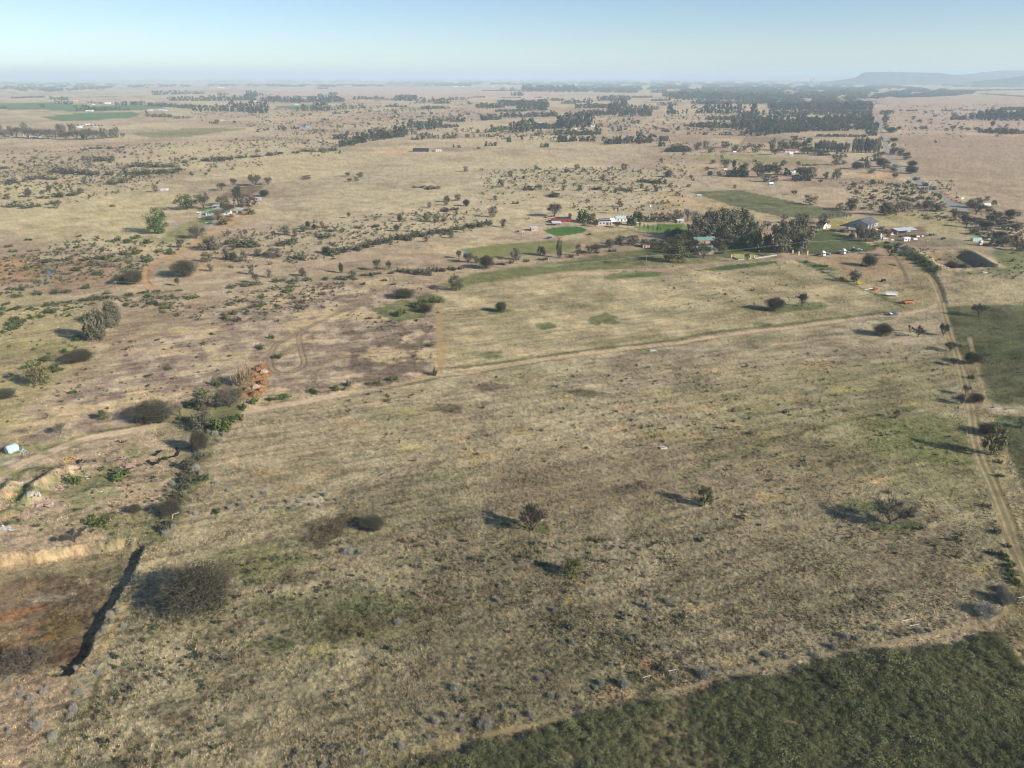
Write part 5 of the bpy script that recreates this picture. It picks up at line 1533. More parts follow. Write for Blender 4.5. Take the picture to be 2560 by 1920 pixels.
# ---- far tree belts and woods, reading as one mass: (crop, base line, tree height px, rows, spacing factor, tone)
DARK, GREENT, PALE, GREYT = (.052, .058, .040), (.062, .078, .038), (.12, .122, .072), (.092, .082, .072)
BELT = [('A', "1750,310 2212,300", 42, 1, 1, DARK), ('A', "1940,380 2212,375", 42, 1, 1, DARK), ('A', "470,450 520,450", 42, 1, .6, DARK), ('A', "640,412 850,420", 36, 1, 1, PALE),
        ('A', "880,500 1100,492", 62, 1, .8, DARK), ('A', "1100,492 1240,490", 50, 1, .8, DARK), ('A', "1250,485 1500,488", 30, 1, 1.6, DARK), ('A', "1320,432 1470,430", 45, 1, .8, GREYT),
        ('A', "1490,430 1580,430", 40, 1, .8, DARK), ('A', "1580,430 1680,430", 75, 1, .8, GREENT), ('A', "1700,435 2212,470", 36, 2, .9, DARK), ('A', "1690,560 1730,560", 55, 1, .6, GREENT),
        ('A', "1740,565 1990,570", 40, 1, .7, GREYT), ('A', "580,362 790,370", 34, 1, .8, DARK), ('A', "130,350 520,340", 16, 2, 1.2, DARK), ('A', "0,472 80,470", 34, 1, .8, DARK), ('A', "-300,480 0,472", 30, 1, 1.2, DARK),
        ('A', "930,342 1400,330", 10, 1, 2, DARK), ('A', "860,455 890,455", 24, 1, .7, DARK), ('A', "1000,400 1200,415", 22, 1, 1.4, GREYT), ('A', "2000,585 2212,580", 26, 1, 1.2, GREYT), ('A', "740,670 1200,670", 20, 1, 1.8, GREYT),
        ('B', "0,382 740,370", 56, 1, .9, DARK), ('B', "480,370 740,368", 66, 1, .8, DARK), ('B', "640,315 820,320", 48, 1, .8, DARK), ('B', "0,302 140,300", 30, 1, .8, DARK), ('B', "290,310 420,312", 24, 1, 1.2, DARK), ('B', "820,318 930,312", 12, 1, 1.4, DARK),
        ('B', "800,390 1300,402", 58, 2, .9, DARK), ('B', "1300,402 1760,392", 56, 2, .9, DARK), ('B', "1450,332 1660,332", 44, 1, .8, GREENT), ('B', "1150,332 1450,337", 10, 1, 1.4, DARK), ('B', "1860,362 2212,362", 34, 1, .9, DARK),
        ('B', "0,495 440,500", 64, 2, .9, GREENT), ('B', "460,495 880,500", 88, 2, .9, GREENT), ('B', "640,520 870,522", 56, 1, .8, DARK), ('B', "1210,495 1600,490", 78, 1, .8, GREENT), ('B', "1600,482 2020,462", 60, 1, .8, PALE),
        ('B', "1620,528 1720,530", 22, 1, .9, GREYT), ('B', "1760,522 1800,522", 28, 1, .6, DARK), ('B', "1890,520 1940,518", 22, 1, .7, GREYT), ('B', "2030,505 2080,505", 26, 1, .8, GREYT), ('B', "1340,545 1380,545", 34, 1, .6, GREYT), ('B', "1290,548 1310,548", 22, 1, .6, DARK),
        ('B', "1520,605 1580,605", 32, 1, .6, GREYT), ('B', "980,712 1090,715", 52, 1, .7, GREYT), ('B', "1140,705 1230,703", 34, 1, .7, DARK), ('B', "750,738 770,738", 30, 1, .6, DARK), ('B', "815,722 885,718", 26, 1, .8, DARK), ('B', "200,640 300,645", 26, 1, .9, DARK),
        ('B', "470,632 505,635", 24, 1, .7, DARK), ('B', "265,620 310,622", 24, 1, .7, DARK), ('B', "1620,825 1800,812", 44, 2, .8, DARK), ('B', "1880,770 1930,770", 36, 1, .7, DARK), ('B', "1770,765 1810,765", 32, 1, .6, DARK), ('B', "2080,815 2212,812", 80, 1, .7, GREYT), ('B', "1930,815 2070,815", 60, 1, .9, DARK), ('B', "1840,820 1930,818", 50, 1, .7, GREENT),
        ('C', "-20,790 30,790", 60, 1, .6, PALE), ('C', "110,374 385,378", 55, 2, .8, DARK), ('C', "0,365 110,365", 16, 1, 1, DARK), ('C', "380,402 590,392", 52, 1, .8, GREYT), ('C', "600,412 770,410", 52, 1, .8, DARK), ('C', "750,372 845,368", 38, 1, .8, GREENT), ('C', "890,367 945,365", 28, 1, .8, DARK),
        ('C', "0,452 270,450", 26, 1, 1, DARK), ('C', "130,450 150,450", 48, 1, .5, DARK), ('C', "430,474 770,466", 28, 1, .7, DARK), ('C', "470,470 520,470", 36, 1, .7, DARK), ('C', "1130,266 1600,266", 10, 2, 1, DARK), ('C', "1340,258 1380,258", 30, 1, .6, DARK), ('C', "1460,258 1490,256", 34, 1, .5, DARK),
        ('C', "1475,318 1520,318", 38, 1, .6, DARK), ('C', "1545,320 1610,320", 40, 1, .6, DARK), ('C', "1350,345 1580,345", 12, 1, 1, DARK), ('C', "1730,345 1820,345", 14, 1, 1, DARK), ('C', "1020,342 1170,340", 18, 1, 1, DARK), ('C', "960,350 1020,350", 14, 1, 1, DARK),
        ('C', "1600,272 2212,276", 50, 3, .8, DARK), ('C', "1060,462 1390,464", 50, 2, .8, DARK), ('C', "960,420 1000,420", 32, 1, .7, DARK), ('C', "1310,395 1700,405", 26, 2, .8, DARK), ('C', "1380,440 1860,430", 50, 2, .8, DARK), ('C', "1520,490 1900,490", 80, 3, .8, GREYT), ('C', "1780,450 1900,450", 34, 1, .8, GREENT),
        ('C', "1280,505 1620,502", 24, 2, .8, DARK), ('C', "1110,605 1350,595", 52, 2, .7, DARK), ('C', "1350,572 2000,560", 44, 2, 1, DARK), ('C', "1880,550 1970,555", 56, 1, .7, DARK), ('C', "760,618 940,618", 42, 1, .7, DARK), ('C', "860,560 895,560", 26, 1, .6, DARK), ('C', "935,540 990,540", 26, 1, .7, DARK),
        ('C', "220,680 400,690", 66, 2, .8, DARK), ('C', "380,715 660,690", 84, 3, .8, DARK), ('C', "560,600 585,600", 52, 1, .5, DARK), ('C', "680,690 860,682", 32, 2, .8, DARK), ('C', "390,720 430,722", 40, 1, .7, DARK), ('C', "0,830 270,775", 70, 2, .8, GREYT), ('C', "30,815 90,810", 100, 1, .7, PALE), ('C', "280,770 330,770", 82, 1, .6, GREYT), ('C', "340,765 370,765", 36, 1, .6, DARK),
        ('C', "390,812 640,812", 62, 1, .7, PALE), ('C', "660,812 835,812", 62, 1, .7, PALE), ('C', "430,828 460,828", 50, 1, .6, DARK), ('C', "320,830 390,830", 40, 1, .7, GREYT), ('C', "430,535 480,535", 24, 1, .7, DARK), ('C', "525,535 560,535", 24, 1, .6, DARK), ('C', "110,525 150,525", 36, 1, .6, GREYT),
        ('C', "1160,748 1290,735", 50, 1, .6, (.10, .125, .055)), ('C', "1290,735 1450,698", 48, 1, .6, (.10, .125, .055)), ('C', "1465,735 1720,735", 110, 2, .7, (.105, .105, .06)), ('C', "1720,700 2010,702", 56, 2, .7, DARK), ('C', "2010,700 2212,692", 130, 2, .7, GREENT), ('C', "1970,772 2212,770", 50, 2, .8, DARK), ('C', "1070,745 1102,745", 36, 1, .5, DARK), ('C', "1220,678 1255,678", 26, 1, .6, GREYT),
        ('C', "940,800 975,800", 34, 1, .6, GREYT), ('C', "1025,800 1045,800", 38, 1, .5, GREYT), ('C', "1100,790 1200,790", 26, 1, 1, GREYT), ('C', "1205,797 1260,797", 34, 1, .8, GREYT), ('C', "1330,800 1380,800", 34, 1, .8, GREYT), ('C', "1575,825 1600,825", 56, 1, .5, GREYT), ('C', "1720,780 1800,780", 34, 1, .8, GREYT), ('C', "1415,830 1465,832", 24, 1, .6, DARK),
        ('C', "560,205 1000,212", 14, 2, 1, DARK), ('C', "0,200 560,205", 8, 2, 1.2, DARK), ('C', "1860,362 2080,372", 22, 1, 1, DARK), ('C', "2045,412 2212,412", 46, 1, .8, DARK), ('C', "1910,378 2060,380", 26, 1, .9, DARK), ('C', "2140,352 2200,352", 10, 1, 1, DARK),
        ('D', "0,402 200,402", 48, 1, .8, DARK), ('D', "0,462 400,464", 44, 2, .9, GREYT), ('D', "390,465 590,462", 80, 2, .7, GREENT), ('D', "50,552 350,545", 52, 2, .8, DARK), ('D', "360,548 860,560", 85, 3, .8, DARK), ('D', "860,482 950,480", 48, 1, .8, DARK), ('D', "1045,532 1120,532", 88, 1, .6, DARK), ('D', "1130,528 1180,528", 44, 1, .6, DARK), ('D', "1085,450 1110,450", 60, 1, .6, DARK),
        ('D', "1210,527 1235,527", 70, 1, .5, GREYT), ('D', "1245,527 1300,527", 95, 1, .6, DARK), ('D', "1320,470 1370,470", 48, 1, .7, DARK), ('D', "1378,522 1410,522", 76, 1, .5, DARK), ('D', "1425,524 1470,524", 76, 1, .5, DARK), ('D', "1480,522 1950,522", 108, 1, .55, DARK), ('D', "1680,535 1760,535", 34, 1, .8, DARK), ('D', "1990,562 2090,562", 140, 1, .6, DARK), ('D', "2095,546 2180,546", 86, 1, .6, DARK), ('D', "1860,562 2090,572", 44, 2, .8, DARK),
        ('D', "1240,672 1420,680", 40, 1, .8, DARK), ('D', "1400,685 1800,690", 52, 2, .8, DARK), ('D', "1800,710 2212,722", 95, 3, .8, DARK), ('D', "1990,782 2212,782", 105, 3, .8, DARK), ('D', "1900,640 2212,650", 70, 2, .9, DARK), ('D', "-20,690 180,665", 125, 2, .7, GREENT), ('D', "215,720 295,720", 78, 1, .7, DARK), ('D', "75,745 110,745", 52, 1, .5, DARK), ('D', "0,778 290,765", 44, 2, .7, DARK),
        ('D', "480,728 525,728", 42, 1, .6, DARK), ('D', "400,720 440,720", 40, 1, .7, GREYT), ('D', "700,790 755,790", 60, 1, .6, GREYT), ('D', "615,810 660,810", 32, 1, .7, DARK), ('D', "990,732 1080,740", 36, 1, .9, DARK), ('D', "1145,720 1180,720", 40, 1, .6, DARK), ('D', "1275,712 1312,712", 28, 1, .7, DARK), ('D', "1275,768 1320,768", 34, 1, .6, PALE), ('D', "1450,770 1510,770", 34, 1, .7, DARK), ('D', "1570,775 1610,775", 22, 1, .7, DARK), ('D', "1640,775 1780,775", 36, 1, .9, DARK), ('D', "1880,780 1940,780", 44, 1, .8, DARK),
        ('D', "895,698 930,698", 28, 1, .7, DARK), ('D', "800,662 830,662", 24, 1, .7, DARK), ('D', "640,640 735,640", 36, 1, .9, DARK), ('D', "600,600 630,600", 22, 1, .7, DARK), ('D', "1580,642 1625,642", 34, 1, .6, DARK), ('D', "1775,628 1825,628", 38, 1, .6, DARK), ('D', "1840,628 1880,628", 24, 1, .7, DARK), ('D', "1510,640 1530,640", 24, 1, .5, DARK), ('D', "1640,573 1670,573", 20, 1, .7, DARK), ('D', "1560,568 1585,568", 24, 1, .6, DARK), ('D', "1780,580 1815,580", 26, 1, .7, DARK), ('D', "1700,625 1720,625", 30, 1, .6, DARK),
        ('D', "930,432 1170,432", 34, 1, .9, DARK), ('D', "860,382 1080,377", 28, 1, .8, DARK), ('D', "250,378 620,372", 40, 2, .9, DARK), ('D', "380,330 560,330", 20, 1, .8, DARK), ('D', "640,345 880,342", 22, 1, .9, DARK), ('D', "1080,362 1700,372", 68, 3, .9, DARK), ('D', "1500,372 2212,378", 56, 3, .9, DARK), ('D', "1330,412 2212,410", 26, 2, .9, GREYT), ('D', "870,285 1060,285", 30, 2, .9, DARK), ('D', "1120,385 1220,390", 18, 1, 1, DARK),
        ('E', "0,432 900,432", 50, 2, 1, DARK), ('E', "60,430 220,432", 62, 1, .8, DARK), ('E', "230,432 360,432", 50, 1, .8, DARK), ('E', "420,432 900,432", 52, 1, .7, DARK), ('E', "120,452 150,455", 60, 1, .6, DARK), ('E', "300,452 900,452", 18, 2, .9, DARK), ('E', "170,492 330,492", 34, 1, .7, DARK), ('E', "450,478 480,478", 28, 1, .6, DARK), ('E', "490,492 530,492", 28, 1, .7, DARK),
        ('E', "0,520 130,535", 60, 2, .8, DARK), ('E', "225,540 310,540", 62, 1, .6, DARK), ('E', "380,530 440,530", 52, 1, .6, DARK), ('E', "0,575 560,590", 62, 3, .8, DARK), ('E', "0,640 350,620", 46, 3, .9, GREYT), ('E', "350,600 560,620", 44, 3, .9, DARK), ('E', "520,540 900,520", 40, 3, 1, DARK), ('E', "560,580 780,600", 30, 2, 1.1, DARK), ('E', "760,600 935,610", 56, 3, .8, DARK), ('E', "830,560 912,560", 60, 2, .8, DARK), ('E', "860,490 912,495", 40, 2, .9, DARK), ('E', "850,650 945,655", 44, 2, .9, DARK), ('E', "0,400 880,395", 30, 3, .9, DARK), ('E', "0,470 880,475", 30, 2, 1.2, DARK), ('E', "250,560 900,560", 44, 3, .9, DARK), ('E', "0,610 700,610", 46, 2, .9, DARK), ('D', "1500,600 2212,600", 40, 2, 1, DARK), ('D', "1900,690 2212,700", 80, 2, .8, DARK), ('D', "1000,330 2212,340", 40, 3, .9, DARK), ('E', "420,662 850,668", 20, 2, 1.1, DARK), ('E', "320,715 370,715", 34, 1, .7, DARK), ('E', "200,690 310,692", 34, 1, .8, DARK), ('E', "290,738 335,738", 32, 1, .7, DARK), ('E', "960,700 990,700", 34, 1, .7, DARK), ('E', "950,745 995,770", 30, 1, .8, DARK),
        ('E', "1190,444 1290,442", 13, 1, .8, DARK), ('E', "1500,443 1600,443", 13, 1, .8, DARK), ('E', "1580,518 1720,518", 32, 2, .8, DARK), ('E', "1740,512 1860,516", 56, 2, .7, DARK), ('E', "1880,518 2300,520", 60, 3, .8, DARK), ('E', "1880,478 1940,478", 30, 1, .8, DARK), ('E', "2010,432 2300,434", 24, 2, .9, DARK), ('E', "2170,447 2212,447", 16, 1, 1, DARK), ('E', "1810,626 1990,636", 32, 2, .8, DARK), ('E', "1990,640 2140,642", 48, 2, .8, DARK), ('E', "2140,636 2300,640", 26, 1, .9, DARK), ('E', "1930,425 1960,425", 14, 1, 1, DARK), ('E', "1680,438 1800,440", 14, 1, 1.6, DARK), ('E', "1130,444 1160,442", 16, 1, 1, DARK), ('E', "920,360 945,385", 14, 1, 1, DARK),
        ('E', "1590,268 2212,262", 10, 2, .7, DARK), ('E', "1840,295 2212,318", 8, 1, 1, DARK), ('E', "2010,308 2040,308", 16, 1, 1, DARK),
        ('G', "100,172 300,170", 36, 2, .7, DARK), ('G', "790,130 830,130", 30, 1, .7, DARK), ('G', "830,132 940,132", 26, 1, .9, DARK), ('G', "620,388 800,390", 46, 2, .7, DARK), ('G', "680,340 740,340", 50, 1, .7, DARK), ('G', "900,350 1060,340", 46, 2, .8, DARK), ('G', "1000,300 1050,300", 46, 1, .7, GREYT), ('G', "1120,372 1170,372", 54, 1, .5, GREENT), ('G', "1200,350 1330,352", 40, 1, .6, DARK), ('G', "1180,425 1340,420", 50, 2, .8, DARK), ('G', "1260,292 1400,290", 16, 1, .9, DARK), ('G', "1500,215 1640,220", 34, 1, 1.4, GREYT), ('G', "1760,250 1900,255", 32, 1, 1.1, DARK), ('G', "1200,130 1340,120", 24, 1, .8, DARK), ('G', "1300,95 1335,95", 36, 1, .6, DARK), ('G', "1260,115 1300,115", 32, 1, .7, DARK), ('G', "1390,205 1500,205", 40, 1, .7, GREYT),
        ('b', "0,560 180,530", 46, 2, .8, DARK), ('b', "210,515 430,490", 54, 2, .8, GREYT), ('b', "930,555 1010,552", 26, 1, .7, DARK), ('b', "1070,528 1100,528", 24, 1, .6, DARK), ('b', "1290,562 1350,562", 30, 1, .8, DARK), ('b', "1400,530 1500,525", 34, 2, .8, DARK), ('b', "1500,522 1640,525", 34, 1, .8, DARK), ('b', "1700,545 1880,530", 36, 2, .8, DARK), ('b', "1900,540 2010,530", 46, 2, .8, DARK), ('b', "2060,522 2105,520", 28, 1, .7, DARK), ('b', "1910,492 1935,492", 36, 1, .6, GREYT), ('b', "2095,590 2212,588", 30, 2, .8, DARK), ('b', "2140,560 2190,560", 30, 1, .8, DARK), ('b', "2050,556 2085,556", 26, 1, .7, DARK), ('b', "880,572 905,572", 18, 1, .7, DARK), ('b', "760,566 775,566", 20, 1, .6, DARK), ('b', "725,562 740,562", 18, 1, .6, GREYT)]
X, Y, Wd, Hd, Cc = [], [], [], [], []
for k, s, hp, rows, sp, tone in BELT:
    pts = [tuple(map(float, q.split(','))) for q in s.split()]
    for r_ in range(rows):
        (x0, y0), (x1, y1) = pts[0], pts[-1]
        step = max(hp * .55 * sp, 3)
        n = max(1, int(abs(x1 - x0) / step))
        for q in range(n):
            f_ = (q + random.uniform(.1, .9)) / n
            y = y0 + (y1 - y0) * f_ - r_ * hp * .22 + random.uniform(-.1, .1) * hp * (rows > 1)
            x = x0 + (x1 - x0) * f_
            a, b = W(k, x, y)
            h = hp / CPPM(k, y) * random.uniform(.5, 1.14) * 1.03
            X.append(a)
            Y.append(b)
            Hd.append(h)
            Wd.append(h * random.uniform(.75, 1.3) if hp < 60 else h * random.uniform(.6, 1.05))
            v = random.uniform(.75, 1.3)
            if rows > 1:
                tone = random.choice((DARK, DARK, GREENT, GREYT))
            Cc.append([tone[0] * v * random.uniform(.9, 1.15), tone[1] * v, tone[2] * v * random.uniform(.9, 1.1)])
mass('tree_belts', np.array(X), np.array(Y), np.array(Wd), np.array(Hd), np.array(Cc), TT)

# distant woods filling whole areas
WOODS = [('E', "600,172 2400,168 2400,200 1500,204 1000,206 600,205", 900, 24), ('A', "0,150 400,160 700,165 1050,170 1500,195 2212,195 2212,215 1300,238 1000,252 800,262 500,278 250,268 100,240 -300,300 -300,150", 520, 14), ('A', "0,100 400,100 900,125 2212,125 2212,170 1500,165 600,140 -200,130", 260, 16),
         ('B', "150,190 700,188 1530,192 2212,195 2212,212 1530,222 700,214 150,212", 300, 13), ('B', "0,130 2212,130 2212,170 0,165", 360, 16), ('B', "1340,232 1560,232 1560,240 1340,242", 20, 9), ('C', "0,130 2212,125 2212,200 1000,195 0,185", 700, 15), ('C', "400,190 1000,190 1000,212 600,210", 100, 12),
         ('D', "-100,140 2300,140 2300,180 -100,180", 520, 16), ('D', "0,180 1400,180 1060,250 760,250 690,285 370,285 0,272", 620, 14), ('D', "1060,180 2300,180 2300,300 1700,300 1480,300 1080,280", 900, 14), ('D', "1080,300 2300,300 2300,365 1500,360 1100,340", 420, 13),
         ('E', "-50,160 700,155 1250,185 1000,215 900,335 600,365 -50,372", 1500, 14), ('E', "700,160 1250,190 1350,180 2400,165 2400,222 1600,232 1150,205 950,210", 520, 14), ('E', "1000,215 1200,238 1450,255 1790,285 1680,305 1430,318 1050,328 950,335 900,335 920,260", 900, 14), ('E', "1400,185 2400,170 2400,215 1700,228", 260, 13), ('E', "0,345 880,345 880,420 0,420", 240, 9), ('D', "1400,380 2212,385 2212,420 1400,420", 120, 9)]
X, Y, Wd, Hd, Cc = [], [], [], [], []
for k, s, n, hm_ in WOODS:
    pts = [tuple(map(float, q.split(','))) for q in s.split()]
    px = np.array([p[0] for p in pts])
    py = np.array([p[1] for p in pts])
    n = int(n * 1.7)
    m = n * 5
    xx, yy = rng.uniform(px.min(), px.max(), m), rng.uniform(py.min(), py.max(), m)
    ins = inside(xx, yy, pts)
    ins &= rng.random(m) < np.clip(5.0 * fbm(xx, yy * 5, 90, 3, 77) - 2.0, 0, 1)
    xx, yy = xx[ins][:n], yy[ins][:n]
    for x, y in zip(xx, yy):
        oy = CR[k][1] + y * CR[k][2]
        a, b = W(k, x, max(y, (HORIZON + 4.5 - CR[k][1]) / CR[k][2]))
        if b > 30000:
            continue
        h = hm_ * random.uniform(.6, 1.3)
        X.append(a)
        Y.append(b)
        Hd.append(h)
        Wd.append(h * random.uniform(.9, 2.0) * (1 + b / 9000))
        v = random.uniform(.7, 1.3)
        tone = random.choice((DARK, DARK, GREENT, GREYT))
        Cc.append([c * v for c in tone])
mass('distant_woodland', np.array(X), np.array(Y), np.array(Wd), np.array(Hd), np.array(Cc), TT)

# ---- hills at the horizon
M_HILL = noisy('wooded_hill', (.040, .056, .046), .95, .35, .012, .02, 0, 8, (.075, .078, .058))


def hill(name, k, s, dist, depth, seed, base=0.0):
    """ridge whose skyline is given in crop pixels; a real ground form dist metres away and depth metres deep"""
    pts = [tuple(map(float, q.split(','))) for q in s.split()]
    ox, oy, sc_ = CR[k]
    xs = np.linspace(pts[0][0], pts[-1][0], 140)
    ys = np.interp(xs, [p[0] for p in pts], [p[1] for p in pts])
    V, n, m = [], len(xs), 17
    for q in range(m):
        t = q / (m - 1)
        for x, y in zip(xs, ys):
            fx = ox + x * sc_
            fy = oy + y * sc_
            top = CAMH + (HORIZON - fy) / FPX * dist * CP * CP
            X = (fx - 1280) / FPX * dist * CP
            prof = math.sin(min(1, t * 2.2) * math.pi / 2) if t < .5 else math.cos((t - .5) * math.pi) ** .8
            nn = vnoise(np.array([x * .02 + seed]), np.array([t * 4.0]), seed)[0] - .5
            zz = max(top, .5) * prof * (1 + (.25 * nn if .05 < t < .4 else 0))
            yd = dist + (t - .45) * depth + nn * depth * .12
            V.append((X * yd / dist, yd, zz - 1.0))
    F = [(q * n + r_, q * n + r_ + 1, (q + 1) * n + r_ + 1, (q + 1) * n + r_) for q in range(m - 1) for r_ in range(n - 1)]
    me = bpy.data.meshes.new(name)
    me.from_pydata(V, [], F)
    me.materials.append(M_HILL)
    me.polygons.foreach_set('use_smooth', [True] * len(F))
    me.update()
    return tag(link(name, me), kind='structure')


hill('mesa', 'E', "480,190 580,180 660,168 720,158 760,150 800,120 825,106 860,104 1000,103 1200,105 1350,108 1480,110 1530,118 1600,126 1660,135 1720,150 1800,165", 13000, 2400, 3)
hill('hill', 'E', "1450,150 1600,128 1700,122 1850,108 1950,95 2060,89 2180,92 2260,98 2500,120 2700,150", 14500, 2600, 5)
hill('hill', 'E', "1780,185 1900,172 2000,165 2100,152 2212,136 2400,128 2700,150", 10000, 1800, 8)
hill('hill', 'E', "0,145 100,136 300,130 450,134 600,132 760,138 900,150", 34000, 4000, 9)
hill('hill', 'D', "940,110 1040,95 1090,72 1200,62 1320,60 1440,72 1520,88 1600,95 1750,88 1900,95 2100,105", 38000, 4500, 13)
hill('hill', 'A', "-700,90 -300,80 0,86 150,80 300,82 420,90 600,98 800,106 1000,112 1150,120", 36000, 4500, 17)

# ================================================================ buildings, vehicles, poles and small things
def M(name, c, rough=.6, spec=.2, amp=.12, scale=1.2, metal=0.0):
    return noisy(name, c, rough, amp, scale, spec, metal)


WHITEW = M('white_wall', (.72, .70, .66), .8)
CREAMW = M('cream_wall', (.58, .48, .36), .8)
PINKW = M('pink_brick', (.50, .33, .25), .85)
SALMON = M('salmon_wall', (.46, .25, .18), .85)
GREYW = M('grey_wall', (.36, .36, .35), .85)
BLUEGW = M('blue_grey_wall', (.27, .36, .42), .7)
ORANGEW = M('orange_wall', (.62, .38, .18), .8)
REDW = M('red_wall', (.36, .030, .030), .6)
ZINC = M('zinc_roof', (.50, .54, .58), .45, .4)
PALER = M('pale_roof', (.60, .64, .60), .5, .3)
WHITER = M('white_roof', (.78, .80, .82), .4, .4)
GREYR = M('grey_roof', (.13, .13, .13), .7, .2, .35, .4)
DARKR = M('dark_blue_roof', (.045, .055, .085), .5, .3)
REDR = M('red_roof', (.42, .05, .05), .5, .3)
GREENR = M('green_roof', (.16, .27, .22), .5, .3)
THATCH = M('dark_roof', (.03, .028, .03), .8)
SOLAR = M('solar_panel', (.015, .017, .035), .2, .6)
GLASS = M('window_glass', (.03, .04, .05), .15, .6)
DOOR = M('door_paint', (.10, .06, .04), .6)
TIMBER = M('grey_timber', (.30, .27, .22), .9, .05, .3, 4)
DARKT = M('dark_timber', (.06, .05, .042), .9, .05, .3, 4)
WHITEP = M('white_paint', (.80, .80, .78), .35, .5, .06)
GREYP = M('silver_paint', (.42, .44, .46), .3, .5, .06)
BLUEP = M('blue_paint', (.05, .11, .26), .3, .5, .1)
DARKM = M('dark_machinery', (.035, .033, .033), .6, .2, .3)
RUST = M('rusty_steel', (.20, .075, .04), .85, .1, .35, 1.5)
REDP = M('red_paint', (.45, .04, .025), .45, .4, .15)
ORANGEP = M('orange_paint', (.62, .19, .03), .5, .35, .15)
YELLOWP = M('yellow_paint', (.70, .42, .02), .45, .4, .12)
GREENP = M('green_paint', (.05, .22, .06), .45, .4, .12)
MINT = M('mint_paint', (.42, .62, .50), .5, .3, .1)
RUBBER = M('tyre_rubber', (.022, .022, .022), .9, .05)
STEEL = M('grey_steel', (.38, .38, .37), .5, .4)
CONC = M('concrete', (.55, .53, .49), .9, .05, .2)
SOIL = noisy('red_soil', (.26, .145, .07), .95, .3, 1.6, .02, 0, 6)
SOILP = noisy('pale_soil', (.40, .31, .22), .95, .25, 1.6, .02, 0, 6)
AQUA = noisy('faded_aqua_shell', (.42, .60, .60), .5, .35, 1.3, .3, 0, 5, (.26, .36, .36))
PLASTIC = M('torn_sheet', (.48, .58, .60), .5)
TEAL = M('green_plastic', (.03, .26, .18), .5)
PURPLE = M('purple_cloth', (.16, .13, .42), .7)
BRICKR = noisy('brick_rubble', (.42, .25, .18), .95, .45, 2.5, .03, 0, 6, (.30, .27, .24))


def wallring(Lx, Wy, h, t=.0):
    return MB().box((Lx / 2, Wy / 2, h / 2), (Lx, Wy, h))


def house(name, cat, label, k, x, y, rot, Lx, Wy, wh, rh, wm, rm, ridge='x', wins=(), doors=(), eave=.45, chimney=None, solar=None, skylight=None):
    """gabled house; near left corner at crop pixel, local x along the front wall, local y away from the viewer"""
    X, Y = W(k, x, y)
    o = thing(name, label, cat, (X, Y, GZ(X, Y) - .05), math.radians(rot))
    w = MB()
    if ridge == 'x':
        w.prism([(0, 0), (Wy, 0), (Wy, wh), (Wy / 2, wh + rh), (0, wh)], 'x', 0, Lx)
        a = rh / (Wy / 2)
        r = MB()
        for sg in (0, 1):
            y0, y1 = (-eave, Wy / 2) if sg == 0 else (Wy + eave, Wy / 2)
            z0, z1 = wh - eave * a + .04, wh + rh + .04
            pr = [(y0, z0), (y1, z1), (y1, z1 + .16), (y0, z0 + .16)]
            r.prism(pr if sg == 0 else pr[::-1], 'x', -eave, Lx + eave)
    else:
        w.prism([(0, 0), (Lx, 0), (Lx, wh), (Lx / 2, wh + rh), (0, wh)], 'y', 0, Wy)
        a = rh / (Lx / 2)
        r = MB()
        for sg in (0, 1):
            x0, x1 = (-eave, Lx / 2) if sg == 0 else (Lx + eave, Lx / 2)
            z0, z1 = wh - eave * a + .04, wh + rh + .04
            pr = [(x0, z0), (x1, z1), (x1, z1 + .16), (x0, z0 + .16)]
            r.prism(pr if sg == 0 else pr[::-1], 'y', -eave, Wy + eave)
    w.build('wall', wm, o)
    ro = r.build('roof', rm, o)
    for side, u, z, ww, hh in wins:
        openings(o, 'window', GLASS, side, u, z, ww, hh, Lx, Wy)
    for side, u, ww, hh in doors:
        openings(o, 'door', DOOR, side, u, hh / 2, ww, hh, Lx, Wy)
    if chimney:
        MB().box((chimney[0], chimney[1], wh + rh * .7), (.8, .8, 1.9)).build('chimney', wm, ro)
    if solar:
        for c0, c1, r0, r1 in solar:
            s = MB()
            z = lambda yy: wh + a * yy + .26
            s.add([(c0, r0, z(r0)), (c1, r0, z(r0)), (c1, r1, z(r1)), (c0, r1, z(r1)), (c0, r0, z(r0) - .06), (c1, r0, z(r0) - .06), (c1, r1, z(r1) - .06), (c0, r1, z(r1) - .06)],
                  [(0, 1, 2, 3), (7, 6, 5, 4), (0, 4, 5, 1), (1, 5, 6, 2), (2, 6, 7, 3), (3, 7, 4, 0)])
            s.build('solar_panel', SOLAR, ro)
    return o


def openings(o, nm, mat, side, u, z, ww, hh, Lx, Wy):
    d = .08
    if side == 'f':
        MB().box((u, -.02, z), (ww, d, hh)).build(nm, mat, o)
    elif side == 'b':
        MB().box((u, Wy + .02, z), (ww, d, hh)).build(nm, mat, o)
    elif side == 'r':
        MB().box((Lx + .02, u, z), (d, ww, hh)).build(nm, mat, o)
    else:
        MB().box((-.02, u, z), (d, ww, hh)).build(nm, mat, o)


